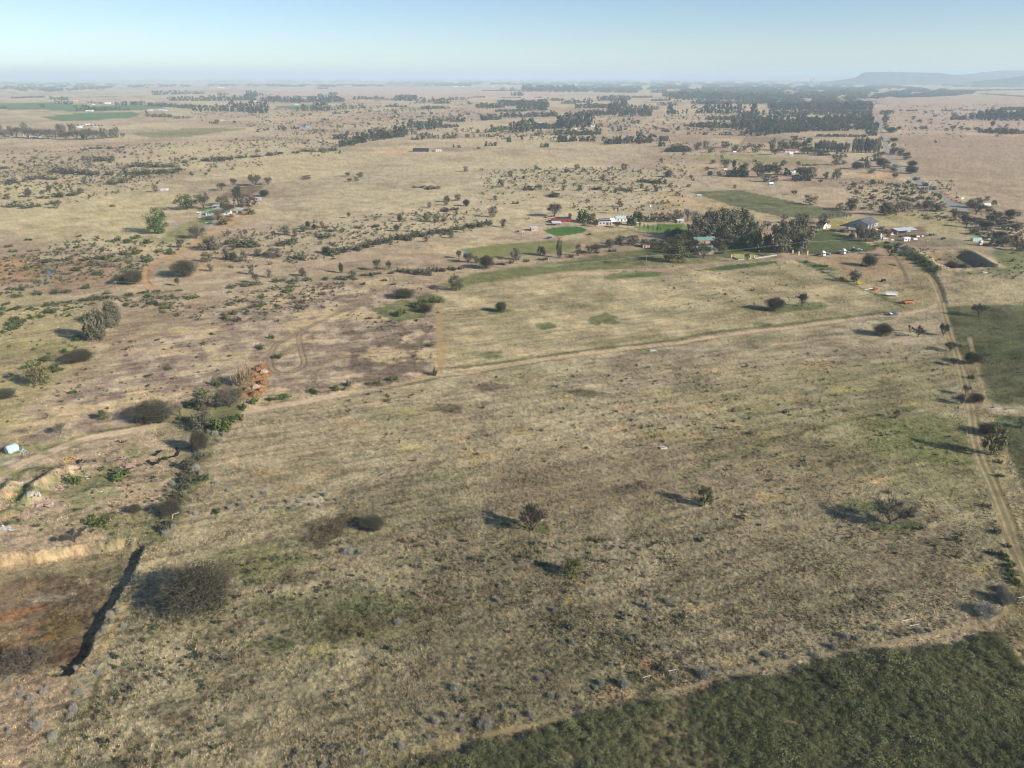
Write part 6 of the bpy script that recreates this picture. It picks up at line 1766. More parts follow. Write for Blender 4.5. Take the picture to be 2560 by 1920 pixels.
def flat_shed(name, cat, label, k, x, y, rot, Lx, Wy, h0, h1, wm, rm, wins=(), doors=(), open_=False, over=.3):
    """mono-pitch building, h0 high at the front, h1 at the back; open_ = roof on posts with a back wall"""
    X, Y = W(k, x, y)
    o = thing(name, label, cat, (X, Y, GZ(X, Y) - .05), math.radians(rot))
    if open_:
        MB().box((Lx / 2, Wy - .1, h1 / 2), (Lx, .2, h1)).build('wall', wm, o)
        for u in (.12, Lx / 2, Lx - .12):
            MB().box((u, .12, h0 / 2), (.18, .18, h0)).build('post', TIMBER, o)
    else:
        MB().prism([(0, 0), (Wy, 0), (Wy, h1), (0, h0)], 'x', 0, Lx).build('wall', wm, o)
    s = (h1 - h0) / Wy
    MB().prism([(-over, h0 - over * s + .03), (Wy + over, h1 + over * s + .03), (Wy + over, h1 + over * s + .18), (-over, h0 - over * s + .18)], 'x', -over, Lx + over).build('roof', rm, o)
    for side, u, z, ww, hh in wins:
        openings(o, 'window', GLASS, side, u, z, ww, hh, Lx, Wy)
    for side, u, ww, hh in doors:
        openings(o, 'door', DOOR, side, u, hh / 2, ww, hh, Lx, Wy)
    return o


# --- right-hand farmyard
house('farm_shed', 'shed', 'big farm shed with blue-grey gable and dark grey roof behind the thorn clump', 'm', 934, 398, 43, 21, 16, 3.4, 3.2, BLUEGW, GREYR, 'x',
      [('f', 16, 1.6, 2.0, 1.2), ('l', 11, 1.7, 1.4, 1.2)], [('f', 5, 4.2, 2.9), ('f', 11, 4.0, 2.9), ('l', 5, 1.2, 2.2)], .7)
house('cottage', 'house', 'small white gabled cottage with a black roof beside the yellow grass', 'm', 322, 398, 24, 5.0, 8.0, 2.9, 2.3, WHITEW, THATCH, 'y', [('f', 2.5, 3.6, .7, .7), ('r', 2.5, 1.6, 1.0, 1.0)], [('f', 3.6, .9, 2.0)], .25)
flat_shed('cottage_porch', 'lean-to', 'low white lean-to at the right of the white gabled cottage', 'm', 392, 384, 24, 2.2, 3.0, 1.9, 2.3, WHITEW, WHITER, [('f', 1.1, 1.3, .7, .6)])
flat_shed('implement_shed', 'shed', 'long low open implement shed with a light grey roof in the farmyard', 'm', 1345, 478, 19, 20, 6, 3.0, 3.9, GREYW, ZINC, open_=True)
flat_shed('portable_office', 'cabin', 'white box cabin with a dark window at the front of the farmyard', 'm', 1438, 572, 14, 5.6, 2.8, 2.7, 2.8, WHITEW, WHITER, [('f', 1.6, 1.6, 1.4, .9)], [('f', 4.2, .9, 2.0)], over=.08)


def tank(label, k, x, y, R, h, mat, dome=True, name='water_tank'):
    X, Y = W(k, x, y)
    o = thing(name, label, 'tank', (X, Y, GZ(X, Y) - .05))
    prof = [(R, 0), (R, h * .78), (R * .82, h * .92), (R * .3, h), (0.02, h)] if dome else [(R, 0), (R, h), (.02, h)]
    vs, fs, n = [], [], 16
    for r_, z in prof:
        for q in range(n):
            a = 2 * math.pi * q / n
            vs.append((r_ * math.cos(a), r_ * math.sin(a), z))
    for p_ in range(len(prof) - 1):
        for q in range(n):
            fs.append((p_ * n + q, p_ * n + (q + 1) % n, (p_ + 1) * n + (q + 1) % n, (p_ + 1) * n + q))
    fs.append(tuple(range((len(prof) - 1) * n, len(prof) * n)))
    MB().add(vs, fs).build('shell', mat, o, True)
    MB().tube((0, 0, h - .02), (0, 0, h + .12), R * .22, n=10).build('lid', mat, o)
    return o


tank('tall white round tank in front of the farmyard, right of the thorn clump', 'm', 1090, 530, 2.0, 4.4, WHITEP)

# --- vehicles: a body profile (x forward, z up) swept across the width, glass and wheels
def wheels(o, xs, w, r, rim=True, twin=.22):
    for x in xs:
        for sg in (-1, 1):
            y = sg * (w / 2 - .08)
            wh = MB().tube((x, y - twin / 2, r), (x, y + twin / 2, r), r, n=14).build('wheel', RUBBER, o)
            if rim:
                MB().tube((x, y + sg * twin * .5, r), (x, y + sg * (twin * .5 + .02), r), r * .55, n=10).build('rim', GREYP, wh)


def profile_body(o, prof, w, mat, nm='body', taper=.0):
    return MB().prism([(x, z) for x, z in prof][::-1], 'y', -w / 2, w / 2).build(nm, mat, o)


def side_glass(o, poly, w, nm='side_window'):
    for sg in (-1, 1):
        y = sg * (w / 2 + .008)
        MB().add([(x, y, z) for x, z in poly], [tuple(range(len(poly)))[::sg]]).build(nm, GLASS, o)


def pane(o, p0, p1, w, nm='windscreen'):
    (x0, z0), (x1, z1) = p0, p1
    y = w / 2 * .86
    MB().add([(x0, -y, z0), (x0, y, z0), (x1, y, z1), (x1, -y, z1)], [(0, 1, 2, 3)]).build(nm, GLASS, o)


def vat(k, x, y, rot):
    X, Y = W(k, x, y)
    return (X, Y, GZ(X, Y)), math.radians(rot)


def car(label, k, x, y, rot, mat, group=None, pickup=False, load=None):
    loc, r = vat(k, x, y, rot)
    o = thing('pickup_truck' if pickup else 'car', label, 'pickup' if pickup else 'car', loc, r, group)
    w = 1.75
    if pickup:
        pr = [(-2.5, .45), (2.4, .45), (2.5, .7), (2.45, .98), (1.35, 1.08), (.75, 1.72), (-.55, 1.74), (-.75, 1.1), (-.78, .80), (-2.42, .80), (-2.42, 1.08), (-2.5, 1.08)]
        side_glass(o, [(1.1, 1.12), (.68, 1.62), (-.45, 1.64), (-.55, 1.12)], w)
        pane(o, (1.36, 1.12), (.80, 1.68), w)
        pane(o, (-.78, 1.14), (-.60, 1.68), w, 'rear_window')
    else:
        pr = [(-2.0, .35), (2.0, .35), (2.1, .6), (2.0, .86), (1.05, .98), (.45, 1.44), (-1.1, 1.46), (-1.75, 1.0), (-2.05, .92), (-2.1, .6)]
        side_glass(o, [(.85, 1.0), (.38, 1.36), (-1.0, 1.38), (-1.5, 1.0)], w)
        pane(o, (1.06, 1.0), (.47, 1.43), w)
        pane(o, (-1.77, 1.02), (-1.13, 1.45), w, 'rear_window')
    profile_body(o, pr, w, mat)
    if load:
        MB().box((-1.6, 0, 1.15), (1.3, 1.4, .5)).build('load', load, o)
    for sg in (-1, 1):
        MB().box((2.46 if pickup else 2.07, sg * .6, .72 if pickup else .68), (.06, .32, .16)).build('headlight', WHITEP, o)
    wheels(o, (1.45, -1.5) if pickup else (1.3, -1.3), w, .36)
    return o


def lorry(label, k, x, y, rot, cab, body=None, bodyl=4.4, bodyh=2.2, group=None):
    loc, r = vat(k, x, y, rot)
    o = thing('lorry', label, 'truck', loc, r, group)
    w = 2.4
    cb = profile_body(o, [(1.6, .7), (3.5, .7), (3.55, 1.7), (3.25, 3.3), (1.6, 3.4)], w, cab, 'cab')
    side_glass(o, [(3.3, 1.85), (3.12, 2.75), (2.1, 2.75), (2.1, 1.85)], w)
    pane(o, (3.56, 1.78), (3.30, 3.0), w)
    MB().prism([(1.5, 3.4), (3.1, 3.3), (2.6, 3.9), (1.5, 4.0)], 'y', -.95, .95).build('wind_deflector', cab, cb)
    MB().box((.2, 0, .75), (6.2, 1.0, .3)).build('chassis', DARKM, o)
    if body:
        MB().box((1.4 - bodyl / 2, 0, 1.05 + bodyh / 2), (bodyl, w, bodyh)).build('load_body', body, o)
    MB().box((3.58, 0, .8), (.1, w, .4)).build('bumper', GREYP, o)
    for sg in (-1, 1):
        MB().box((3.60, sg * .85, 1.1), (.06, .4, .22)).build('headlight', WHITEP, o)
    wheels(o, (2.7, -1.2, -2.4), w, .5)
    return o


GRPV = 'vehicles parked on the field edge at the farm gate'
lorry('white lorry cab with no load, leftmost of the vehicles parked by the green field', 'm', 278, 770, -60, WHITEP)
car('pale car parked just right of the white lorry', 'm', 380, 752, -35, GREYP)
lorry('white truck with a yellow-marked nose in the middle of the parked vehicles', 'm', 560, 742, -58, WHITEP, GREYP, 3.0, 1.0)
car('silver car close to the right of the yellow-marked truck', 'm', 640, 726, -30, GREYP)
car('white car rightmost of the vehicles parked by the green field', 'm', 818, 698, -25, WHITEP)


def tractor(label, k, x, y, rot, body, canopy):
    loc, r = vat(k, x, y, rot)
    o = thing('tractor', label, 'tractor', loc, r)
    MB().prism([(-.4, .7), (2.0, .7), (2.0, 1.4), (-.2, 1.55)][::-1], 'y', -.42, .42).build('bonnet', body, o)
    MB().box((-.9, 0, 1.1), (1.3, .9, .7)).build('seat_platform', DARKM, o)
    for sx in (-1.45, -.25):
        for sy in (-.6, .6):
            MB().box((sx, sy, 2.05), (.08, .08, 1.4)).build('canopy_post', DARKM, o)
    MB().box((-.85, 0, 2.8), (1.6, 1.6, .12)).build('canopy', canopy, o)
    for sx, rr_, tw in ((-1.0, .8, .42), (1.6, .45, .25)):
        for sg in (-1, 1):
            y_ = sg * (.55 + tw / 2)
            wh = MB().tube((sx, y_ - tw / 2, rr_), (sx, y_ + tw / 2, rr_), rr_, n=16).build('wheel', RUBBER, o)
            MB().tube((sx, y_ + sg * tw * .5, rr_), (sx, y_ + sg * (tw * .5 + .02), rr_), rr_ * .5, n=10).build('rim', body, wh)
    return o


tractor('dark tractor with a white canopy beside the rightmost white car', 'm', 745, 706, -40, RUST, WHITEP)
car('blue pickup with a white bonnet on the main track below the trailers', 'm', 1285, 1592, 12, BLUEP, pickup=True, load=WHITEP)


def trailer(label, k, x, y, rot, Lx, bw, bed, side_h, mat, rails=0, load=None, cat='trailer', name='trailer', axle=(-.3,), floor=.95):
    loc, r = vat(k, x, y, rot)
    o = thing(name, label, cat, loc, r)
    MB().box((0, 0, floor), (Lx, bw, .14)).build('bed', mat, o)
    if rails:
        b = MB()
        for q in range(rails):
            z = floor + .3 + side_h * q / max(rails - 1, 1)
            for sg in (-1, 1):
                b.box((0, sg * bw / 2, z), (Lx, .06, .10))
                b.box((sg * Lx / 2, 0, z), (.06, bw, .10))
        n = int(Lx / .8)
        for q in range(n + 1):
            for sg in (-1, 1):
                b.box((-Lx / 2 + Lx * q / n, sg * bw / 2, floor + .2 + side_h / 2), (.07, .07, side_h + .5))
        b.build('cage', mat, o)
        MB().box((0, -bw / 2 - .05, floor + .22), (Lx, .04, .42)).build('side_board', mat, o)
        MB().box((0, bw / 2 + .05, floor + .22), (Lx, .04, .42)).build('side_board', mat, o)
    elif side_h:
        for sg in (-1, 1):
            MB().box((0, sg * bw / 2, floor + side_h / 2), (Lx, .07, side_h)).build('side_board', mat, o)
            MB().box((sg * (Lx / 2), 0, floor + side_h / 2 - .02), (.07, bw + .06, side_h - .04)).build('end_board', mat, o)
        rb = MB()
        for q in range(int(Lx / .7)):
            for sg in (-1, 1):
                rb.box((-Lx / 2 + .5 + q * .7, sg * (bw / 2 + .06), floor + side_h / 2), (.08, .08, side_h))
        rb.build('stake', mat, o)
    if load:
        MB().lump((0, 0, floor), (Lx * .9, bw * .9, side_h + .35), 3).build('load', load, o)
    MB().tube((Lx / 2, 0, floor - .15), (Lx / 2 + 1.4, 0, .45), .07, n=6).build('drawbar', DARKM, o)
    wheels(o, [a * Lx for a in axle], bw * .96, .42)
    return o


trailer('white livestock trailer with tall railed sides on the yard', 'm', 1256, 1328, -4, 6.0, 2.3, .95, 1.5, WHITEP, 4, axle=(-.3, .3))
trailer('orange ribbed tipper trailer carrying a dark heap, nearest the track', 'm', 1490, 1432, 10, 6.2, 2.3, .95, .9, ORANGEP, 0, DARKM, axle=(-.28, .28))
trailer('small bright yellow trailer under the thorn tree on the yard', 'm', 815, 1168, 2, 2.9, 1.6, .8, .9, YELLOWP, floor=.7)
trailer('weathered pale flat trailer of planks by the weedy fence line', 'm', 378, 1002, 8, 5.6, 2.2, .8, .25, TIMBER, floor=.8, axle=(-.3, .3))


def auger(label, k, x, y, rot):
    loc, r = vat(k, x, y, rot)
    o = thing('auger', label, 'farm machine', loc, r)
    MB().tube((-5.2, 0, .7), (1.2, 0, 1.5), .22, n=10).build('pale_tube', WHITEP, o)
    MB().prism([(0, .5), (3.0, .6), (3.0, 1.5), (.6, 1.7)][::-1], 'y', -.8, .8).build('hopper', REDP, o)
    MB().prism([(.8, 1.72), (2.7, 1.55), (2.7, 1.8), (.8, 1.95)][::-1], 'y', -.6, .6).build('hopper_lid', ORANGEP, o)
    wheels(o, (1.4,), 1.8, .42)
    MB().tube((-4.9, 0, 0), (-4.9, 0, .8), .07, n=6).build('leg', DARKM, o)
    return o


auger('red and orange grain auger with a long white tube on the yard', 'm', 1000, 1250, 8)


def implement(label, k, x, y, rot, m1, m2, s=1.0):
    loc, r = vat(k, x, y, rot)
    o = thing('implement', label, 'farm machine', loc, r)
    MB().prism([(-1.6 * s, .6), (.2 * s, .5), (.4 * s, 1.3), (-1.3 * s, 1.6)][::-1], 'y', -.9, .9).build('hopper', m1, o)
    MB().prism([(.6 * s, .6), (2.3 * s, .6), (2.2 * s, 1.5), (.9 * s, 1.7)][::-1], 'y', -.8, .8).build('drum', m2, o)
    fr = MB()
    for sy in (-.9, .9):
        fr.box((.3 * s, sy, .55), (4.6 * s, .12, .14))
    for sx in (-1.8, -.6, .6, 1.8):
        fr.box((sx * s, 0, .52), (.12, 1.9, .12))
        fr.tube((sx * s, -.5, .5), (sx * s - .2, -.5, .02), .05, n=5)
        fr.tube((sx * s, .5, .5), (sx * s - .2, .5, .02), .05, n=5)
    fr.build('frame', DARKM, o)
    wheels(o, (-.2,), 2.3, .45)
    return o


implement('red and yellow farm implement half under the thorn tree on the yard', 'm', 585, 1096, -12, REDP, YELLOWP, 1.1)
implement('black tyred implement alone on the bare yard', 'm', 1148, 1128, 6, DARKM, DARKM, .6)
implement('orange machine with a raised arm behind the open implement shed', 'm', 1290, 420, 20, ORANGEP, ORANGEP, 1.0)
implement('rusty red plough left of the orange machine in the yard', 'm', 1230, 470, -10, RUST, REDP, 1.0)
for q, (x, y, m1, m2, s_, lb) in enumerate([(1345, 470, YELLOWP, RUST, .6, 'yellow and rust machine at the left end of the open implement shed'), (1400, 515, DARKM, RUST, 1.2, 'dark disc plough left of the white box cabin'),
                                            (1480, 500, RUST, DARKM, 1.2, 'rusty harrow just behind the white box cabin'), (1560, 510, DARKM, DARKM, 1.0, 'dark machinery right of the white box cabin'),
                                            (1250, 470, RUST, WHITEP, .8, 'rusty seeder with a white bin behind the white car'), (980, 415, YELLOWP, DARKM, .8, 'yellow machine in the mouth of the big shed'),
                                            (1040, 425, YELLOWP, WHITEP, .8, 'yellow and white machine under the shed eave'), (660, 400, REDP, WHITEP, .6, 'red and white pump left of the big shed'),
                                            (1820, 492, DARKM, GREENP, 1.6, 'long dark green implement right of the pole pair'), (1975, 545, DARKM, DARKM, .8, 'dark implement on the gravel behind the pole pair')]):
    implement(lb, 'm', x, y, random.uniform(-25, 25), m1, m2, s_)
car('white car in the farmyard below the tall white tank', 'm', 1165, 545, 15, WHITEP)
for x, y, lx, lb in [(1275, 558, 2.0, 'white crate in front of the farmyard, right of the white car'), (1270, 485, 2.6, 'white tank on a skid behind the white car'), (1590, 548, 3.6, 'long white trough right of the white box cabin'), (1625, 512, 3.2, 'white flat trailer bed behind the long white trough'), (1690, 505, 1.2, 'small white drum at the right end of the yard')]:
    loc, r = vat('m', x, y, random.uniform(0, 20))
    o = thing('trough', lb, 'container', loc, r)
    b = MB()
    for sg in (-1, 1):
        b.box((0, sg * .55, .55), (lx, .08, .9))
        b.box((sg * (lx / 2 - .04), 0, .55), (.08, 1.02, .9))
    b.box((0, 0, .2), (lx - .1, 1.0, .1))
    b.build('shell', WHITEP, o)
    for sg in (-1, 1):
        MB().box((sg * lx * .35, 0, .06), (.12, 1.1, .14)).build('skid', TIMBER, o)
# sand and scrap heaps
HEAP_I = 0


def heap(name, label, k, x, y, w, d, h, mat, group=None, cat='heap'):
    global HEAP_I
    HEAP_I += 1
    X, Y = W(k, x, y)
    b = MB().lump((0, 0, 0), (w, d, h), HEAP_I * 7, 16, 7, .22)
    r = random.Random(HEAP_I)
    for q in range(3):                         # slumped sides and clods
        a = r.uniform(0, 6.28)
        b.lump((math.cos(a) * w * .38, math.sin(a) * d * .38, 0), (w * r.uniform(.4, .7), d * r.uniform(.4, .7), h * r.uniform(.25, .55)), HEAP_I * 13 + q, 10, 5, .3)
    for q in range(9):
        a, t = r.uniform(0, 6.28), r.uniform(.4, .62)
        b.lump((math.cos(a) * w * t, math.sin(a) * d * t, 0), (.5, .45, r.uniform(.15, .35)), HEAP_I * 17 + q, 6, 3, .3)
    o = b.build(name, mat, None, False)
    o.location = (X, Y, GZ(X, Y))
    o.rotation_euler = (0, 0, random.uniform(0, 3))
    return tag(o, label, cat, group)


heap('sand_heap', 'flat pale sand heap in the middle of the bare yard', 'm', 1150, 1182, 8, 5, .7, SOILP)
for x, y, w, lb in [(1330, 425, 5, 'rusty scrap pile behind the orange machine'), (1420, 415, 6, 'long brown scrap pile behind the implement shed roof'), (1220, 505, 4, 'brown scrap heap beside the tall white tank')]:
    heap('scrap_heap', lb, 'm', x, y, w, w * .7, 1.3, RUST)

# --- right edge beyond the dam
def container(label, k, x, y, rot, Lx, mat):
    loc, r = vat(k, x, y, rot)
    o = thing('shipping_container', label, 'container', loc, r)
    b = MB().box((Lx / 2, 1.2, 1.35), (Lx, 2.4, 2.5))
    n = int(Lx / .55)
    for q in range(n):
        b.box((.3 + q * .55, -.03, 1.35), (.22, .06, 2.3))
    b.build('body', mat, o)
    for q in range(3):
        MB().box((Lx * (q + 1) / 4, -.08, 1.35), (.14, .06, 2.5)).build('rib', GREYW, o)
    MB().box((Lx + .03, 1.2, 1.3), (.06, 2.1, 2.2)).build('door', mat, o)
    return o


container('pale mint green container standing on the grass at the right edge', 'q', 1265, 915, 12, 8.0, MINT)
lorry('white lorry with yellow and green machinery behind it at the right edge', 'q', 1450, 985, 190, WHITEP)
implement('yellow and green machine behind the white lorry at the right edge', 'q', 1550, 965, 5, YELLOWP, GREENP, 1.2)
car('white car right of the mint green container', 'q', 1560, 888, 20, WHITEP)
house('cottage', 'house', 'small pale cottage among the thorn trees right of the road bend', 'q', 1480, 285, 10, 7, 4, 2.5, 1.1, WHITEW, PALER, 'x', [('f', 5, 1.4, .9, .9)], [('f', 2, .9, 2.0)], .3)
for lb, k, x, y, w, h in [('small white signboard standing beside the tar road bend', 'q', 1075, 150, 3.0, 1.8), ('white sign in the trees by the dirt road', 'q', 1878, 870, 1.6, 1.4)]:
    loc, r = vat(k, x, y, 8)
    o = thing('signboard', lb, 'sign', loc, r)
    MB().box((0, 0, 1.0 + h / 2), (w, .08, h)).build('panel', WHITEP, o)
    for sg in (-1, 1):
        MB().box((sg * w * .35, .08, (1.0 + h) / 2), (.1, .08, 1.0 + h)).build('post', STEEL, o)


def trough(label, k, x, y, rot, Lx=2.6, wy=1.0, mat=None):
    loc, r = vat(k, x, y, rot)
    o = thing('water_trough', label, 'trough', loc, r)
    b = MB()
    for sg in (-1, 1):
        b.box((0, sg * wy / 2, .3), (Lx, .12, .6))
        b.box((sg * (Lx / 2 - .06), 0, .3), (.12, wy - .12, .6))
    b.build('basin', mat or CONC, o)
    MB().box((0, 0, .42), (Lx - .2, wy - .12, .04)).build('water', GLASS, o)
    return o


trough('grey metal sheet trough on the green strip below the dam basin', 'q', 1485, 1490, 5, 3.4, 1.8, ZINC)
trough('white concrete trough by the middle of the main track', 'h', 2012, 70, 5, 3.0, 1.0, CONC)
trough('white concrete trough in the front field where the grazing line ends', 'h', 2080, 697, 8, 2.4, .9, CONC)
trough('left one of two pale troughs at the crossing in the green pasture', 'i', 2040, 438, -10, 2.8, 1.0)
trough('right one of two pale troughs at the crossing in the green pasture', 'i', 2122, 449, -14, 2.8, 1.0)

# --- middle farm
flat_shed('barn', 'barn', 'red barn with a dark blue roof left of the vivid green plot', 'o', 500, 308, 6, 13.5, 7, 2.9, 3.4, REDW, DARKR, [('f', 6, 1.8, 1.2, .9)], [('f', 3, 2.6, 2.4), ('f', 10, 2.4, 2.4)])
house('store', 'store', 'small red store with a bright red roof against the red barn', 'o', 440, 318, 6, 5.2, 5.0, 2.4, 1.3, REDW, REDR, 'y', [], [('f', 2.6, 1.6, 2.0)], .25)
flat_shed('carport', 'carport', 'open carport with a pale roof in front of the red barn', 'o', 452, 358, 7, 7.6, 6, 2.2, 2.9, DARKR, PALER, open_=True)
flat_shed('pump_house', 'hut', 'small brick hut with a zinc roof standing alone left of the vivid green plot', 'o', 158, 432, 14, 5.6, 5.0, 2.6, 3.1, PINKW, ZINC, [('f', 1.5, 1.7, .8, .8)], [('r', 2.4, .9, 2.0)])
flat_shed('pillar_hut', 'hut', 'narrow cream privy left of the small brick hut', 'o', 34, 478, 10, 1.4, 1.4, 2.3, 2.5, CREAMW, CREAMW, doors=[('f', .7, .7, 1.8)], over=.08)
house('farmhouse', 'house', 'farmhouse with black solar panels covering its roof', 'o', 1082, 348, 8, 15.5, 9.0, 2.8, 2.2, CREAMW, WHITER, 'x',
      [('f', 2, 1.5, 1.2, 1.2), ('f', 5, 1.5, 1.2, 1.2), ('f', 13.5, 1.5, 1.2, 1.2)], [('f', 8.2, 2.2, 2.1), ('f', 11.0, 1.4, 2.1)], .5, (12.5, 5.2), [(.2, 11.6, .1, 2.0), (.2, 11.2, 2.5, 4.2)])
house('farmhouse', 'house', 'second farmhouse with a plain pale zinc roof right of the solar one', 'o', 1330, 298, 6, 10.5, 7.0, 2.8, 1.6, WHITEW, ZINC, 'x', [('f', 2, 1.5, 1.1, 1.1), ('f', 8, 1.5, 1.1, 1.1)], [('f', 5, 1.0, 2.1)], .5)
car('pale car parked under the trees right of the second farmhouse', 'o', 1610, 322, 5, WHITEP)
flat_shed('shed', 'shed', 'white roofed shed at the edge of the farm lawn left of the tall grove', 'n', 185, 318, 4, 6.0, 4.0, 2.2, 2.5, GREYW, WHITER, [], [('f', 2, 1.4, 1.9)])
trailer('dark blue farm trailer at the corner of the cut grass field', 'o', 405, 540, 8, 4.2, 2.0, .9, .8, BLUEP, 0, DARKM)
trailer('orange trailer at the near corner of the vivid green plot', 'o', 560, 528, 4, 2.6, 1.4, .7, .5, ORANGEP, floor=.6)
for x, y, lb in [(110, 268, 'orange scrap on the sand left of the red barn'), (370, 245, 'orange machine at the left rear of the red barn'), (450, 232, 'second orange machine behind the red barn')]:
    implement(lb, 'o', x, y, random.uniform(0, 40), ORANGEP, RUST, .7)
implement('red tractor-drawn machine left of the small brick hut', 'e', 1138, 465, 8, REDP, DARKM, .8)
X, Y = W('o', 1790, 190)
o = thing('tank_stand', 'white tank raised on a thin tower among the garden trees', 'tank', (X, Y, 0))
for sx in (-.8, .8):
    for sy in (-.8, .8):
        MB().tube((sx, sy, 0), (sx * .85, sy * .85, 6.4), .09, n=5).build('leg', STEEL, o)
br = MB()
for z0, z1 in ((1, 3), (3, 5)):
    for sx in (-.75, .75):
        br.tube((sx, -.75, z0), (sx, .75, z1), .04, n=4)
        br.tube((-.75, sx, z0), (.75, sx, z1), .04, n=4)
br.build('brace', STEEL, o)
MB().tube((0, 0, 6.45), (0, 0, 8.4), 1.2, 1.2, 14).build('tank_shell', WHITEP, o)
X, Y = W('o', 1800, 200)
o = thing('wind_pump', 'farm wind pump with a dark wheel beside the raised white tank', 'wind pump', (X + 6, Y + 2, 0), .3)
for sx in (-.9, .9):
    for sy in (-.9, .9):
        MB().tube((sx, sy, 0), (sx * .12, sy * .12, 9.6), .07, n=5).build('leg', STEEL, o)
wl = MB().ring((0, -.5, 9.6), (0, 1, 0), 1.5, .05, 18, 4)
for q in range(16):
    a = 2 * math.pi * q / 16
    c_, s_ = math.cos(a), math.sin(a)
    wl.add([(.25 * c_, -.52, 9.6 + .25 * s_), (1.5 * c_ - .2 * s_, -.46, 9.6 + 1.5 * s_ + .2 * c_), (1.5 * c_ + .2 * s_, -.56, 9.6 + 1.5 * s_ - .2 * c_)], [(0, 1, 2)])
wl.build('wheel', DARKM, o)
MB().add([(0, .4, 9.5), (0, 2.2, 9.1), (0, 2.2, 10.1), (0, .4, 9.7)], [(0, 1, 2, 3)]).build('tail_vane', GREYP, o)

# --- house in the tall grove
house('farmhouse', 'house', 'salmon walled house with a faded green roof behind the leafless tree', 'n', 480, 762, 14, 12.5, 8.5, 2.5, 3.0, SALMON, GREENR, 'x', [('f', 2.2, 1.5, 1.2, 1.1), ('f', 7.2, 1.5, 1.2, 1.1), ('r', 3, 1.5, 1.2, 1.1)], [('f', 4.7, 1.0, 2.1)], .5)
house('farmhouse', 'house', 'long low green roof half hidden under the tall gum trees', 'n', 430, 610, 12, 17, 6.5, 2.7, 1.8, SALMON, GREENR, 'x', [('f', 3, 1.5, 1.2, 1.1), ('f', 13, 1.5, 1.2, 1.1)], [('f', 8, 1.0, 2.1)], .5, (15, 3.2))
flat_shed('pump_house', 'hut', 'small bright orange hut with one dark window between the tall trees', 'n', 1355, 538, 8, 2.6, 2.2, 2.6, 2.9, ORANGEW, ORANGEW, [('f', 1.3, 1.7, .7, .7)], over=.1)
flat_shed('garage', 'garage', 'white garage glimpsed between the tall gum trees', 'n', 1050, 480, 8, 6.0, 3.5, 2.4, 2.6, WHITEW, WHITER, [], [('f', 3, 2.4, 2.0)])
flat_shed('garden_house', 'hut', 'low brick garden building at the left end of the farm garden', 'o', 1700, 662, 12, 5.5, 3.5, 2.2, 2.6, PINKW, GREYR, [('f', 4, 1.4, .8, .8)], [('f', 1.5, .9, 1.9)])
for x, y, h, lb in [(1187, 812, 2.0, 'left stone pillar of the garden gate beside the clipped conifer'), (1245, 808, 2.0, 'right stone pillar of the garden gate beside the clipped conifer'),
                    (930, 800, 2.2, 'stone pillar at the corner of the garden wall'), (1858, 762, 2.4, 'stone gate pillar left of the power pole at the farm entrance'),
                    (1978, 755, 2.6, 'stone gate pillar right of the power pole at the farm entrance'), (1775, 735, 2.2, 'stone gate pillar under the huge gum trees')]:
    loc, r = vat('n', x, y, 10)
    o = thing('gate_pillar', lb, 'pillar', loc, r)
    MB().box((0, 0, h / 2), (.95, .95, h)).build('shaft', CREAMW, o)
    MB().box((0, 0, h + .08), (1.15, 1.15, .16)).build('cap', CONC, o)
for s, lb in [("930,790 1020,832 1180,822", 'low garden wall round the yellow lawn, left of its gate'), ("1260,815 1420,790 1560,770", 'low garden wall right of the yellow lawn gate'), ("1290,755 1400,785", 'short dark wall beside the yellow lawn')]:
    pts = L('n', s)
    b = MB()
    for (ax, ay), (bx, by) in zip(pts[:-1], pts[1:]):
        b.box(((ax + bx) / 2, (ay + by) / 2, .45), (math.hypot(bx - ax, by - ay), .22, .9), math.atan2(by - ay, bx - ax))
    tag(b.build('garden_wall', GREYW), lb, 'wall')

# --- homestead on the left
house('homestead', 'house', 'white homestead with a dull green roof among the garden trees at the left', 'p', 745, 545, 5, 22, 8, 2.7, 1.9, WHITEW, GREENR, 'x', [('f', 4, 1.5, 1.2, 1.1), ('f', 9, 1.5, 1.2, 1.1), ('f', 14, 1.5, 1.2, 1.1), ('f', 19, 1.5, 1.2, 1.1)], [('f', 2, 1.0, 2.1), ('f', 11.5, 1.0, 2.1)], .5, (16, 4))
flat_shed('carport', 'carport', 'pale blue roofed carport behind the white homestead', 'p', 840, 448, 8, 6.0, 5.0, 2.3, 2.7, BLUEGW, ZINC, open_=True)
flat_shed('outbuilding', 'shed', 'grey concrete outbuilding with a dark doorway at the right of the homestead', 'p', 1165, 510, 4, 5.6, 5.0, 3.2, 3.4, GREYW, CONC, [], [('f', 3.2, 2.4, 2.2)])
flat_shed('reservoir_shed', 'shed', 'small pale blue roofed shed at the end of the homestead garden', 'p', 1425, 335, 6, 5.6, 4.4, 2.2, 2.5, GREYW, ZINC, [], [('f', 2, 1.0, 1.9)])
flat_shed('store', 'hut', 'cream chimney-like hut right of the homestead roof', 'p', 1120, 440, 0, 1.6, 1.6, 3.2, 3.3, CREAMW, CREAMW, doors=[('f', .8, .7, 1.9)], over=.05)
loc, r = vat('p', 640, 580, 2)
o = thing('garden_wall', 'grey block wall in front of the white homestead', 'wall', loc, r)
MB().box((6.2, 0, .75), (12.4, .2, 1.5)).build('wall_panel', CONC, o)
MB().box((6.2, 0, 1.56), (12.6, .34, .12)).build('coping', GREYW, o)
car('white car parked between the homestead and its grey wall', 'p', 690, 535, 10, WHITEP)
car('white car at the left end of the homestead wall', 'p', 645, 510, 10, WHITEP)
trough('white trough by the blue strip below the homestead', 'p', 762, 648, 5, 3.0, 1.0, WHITEP)
b = MB()
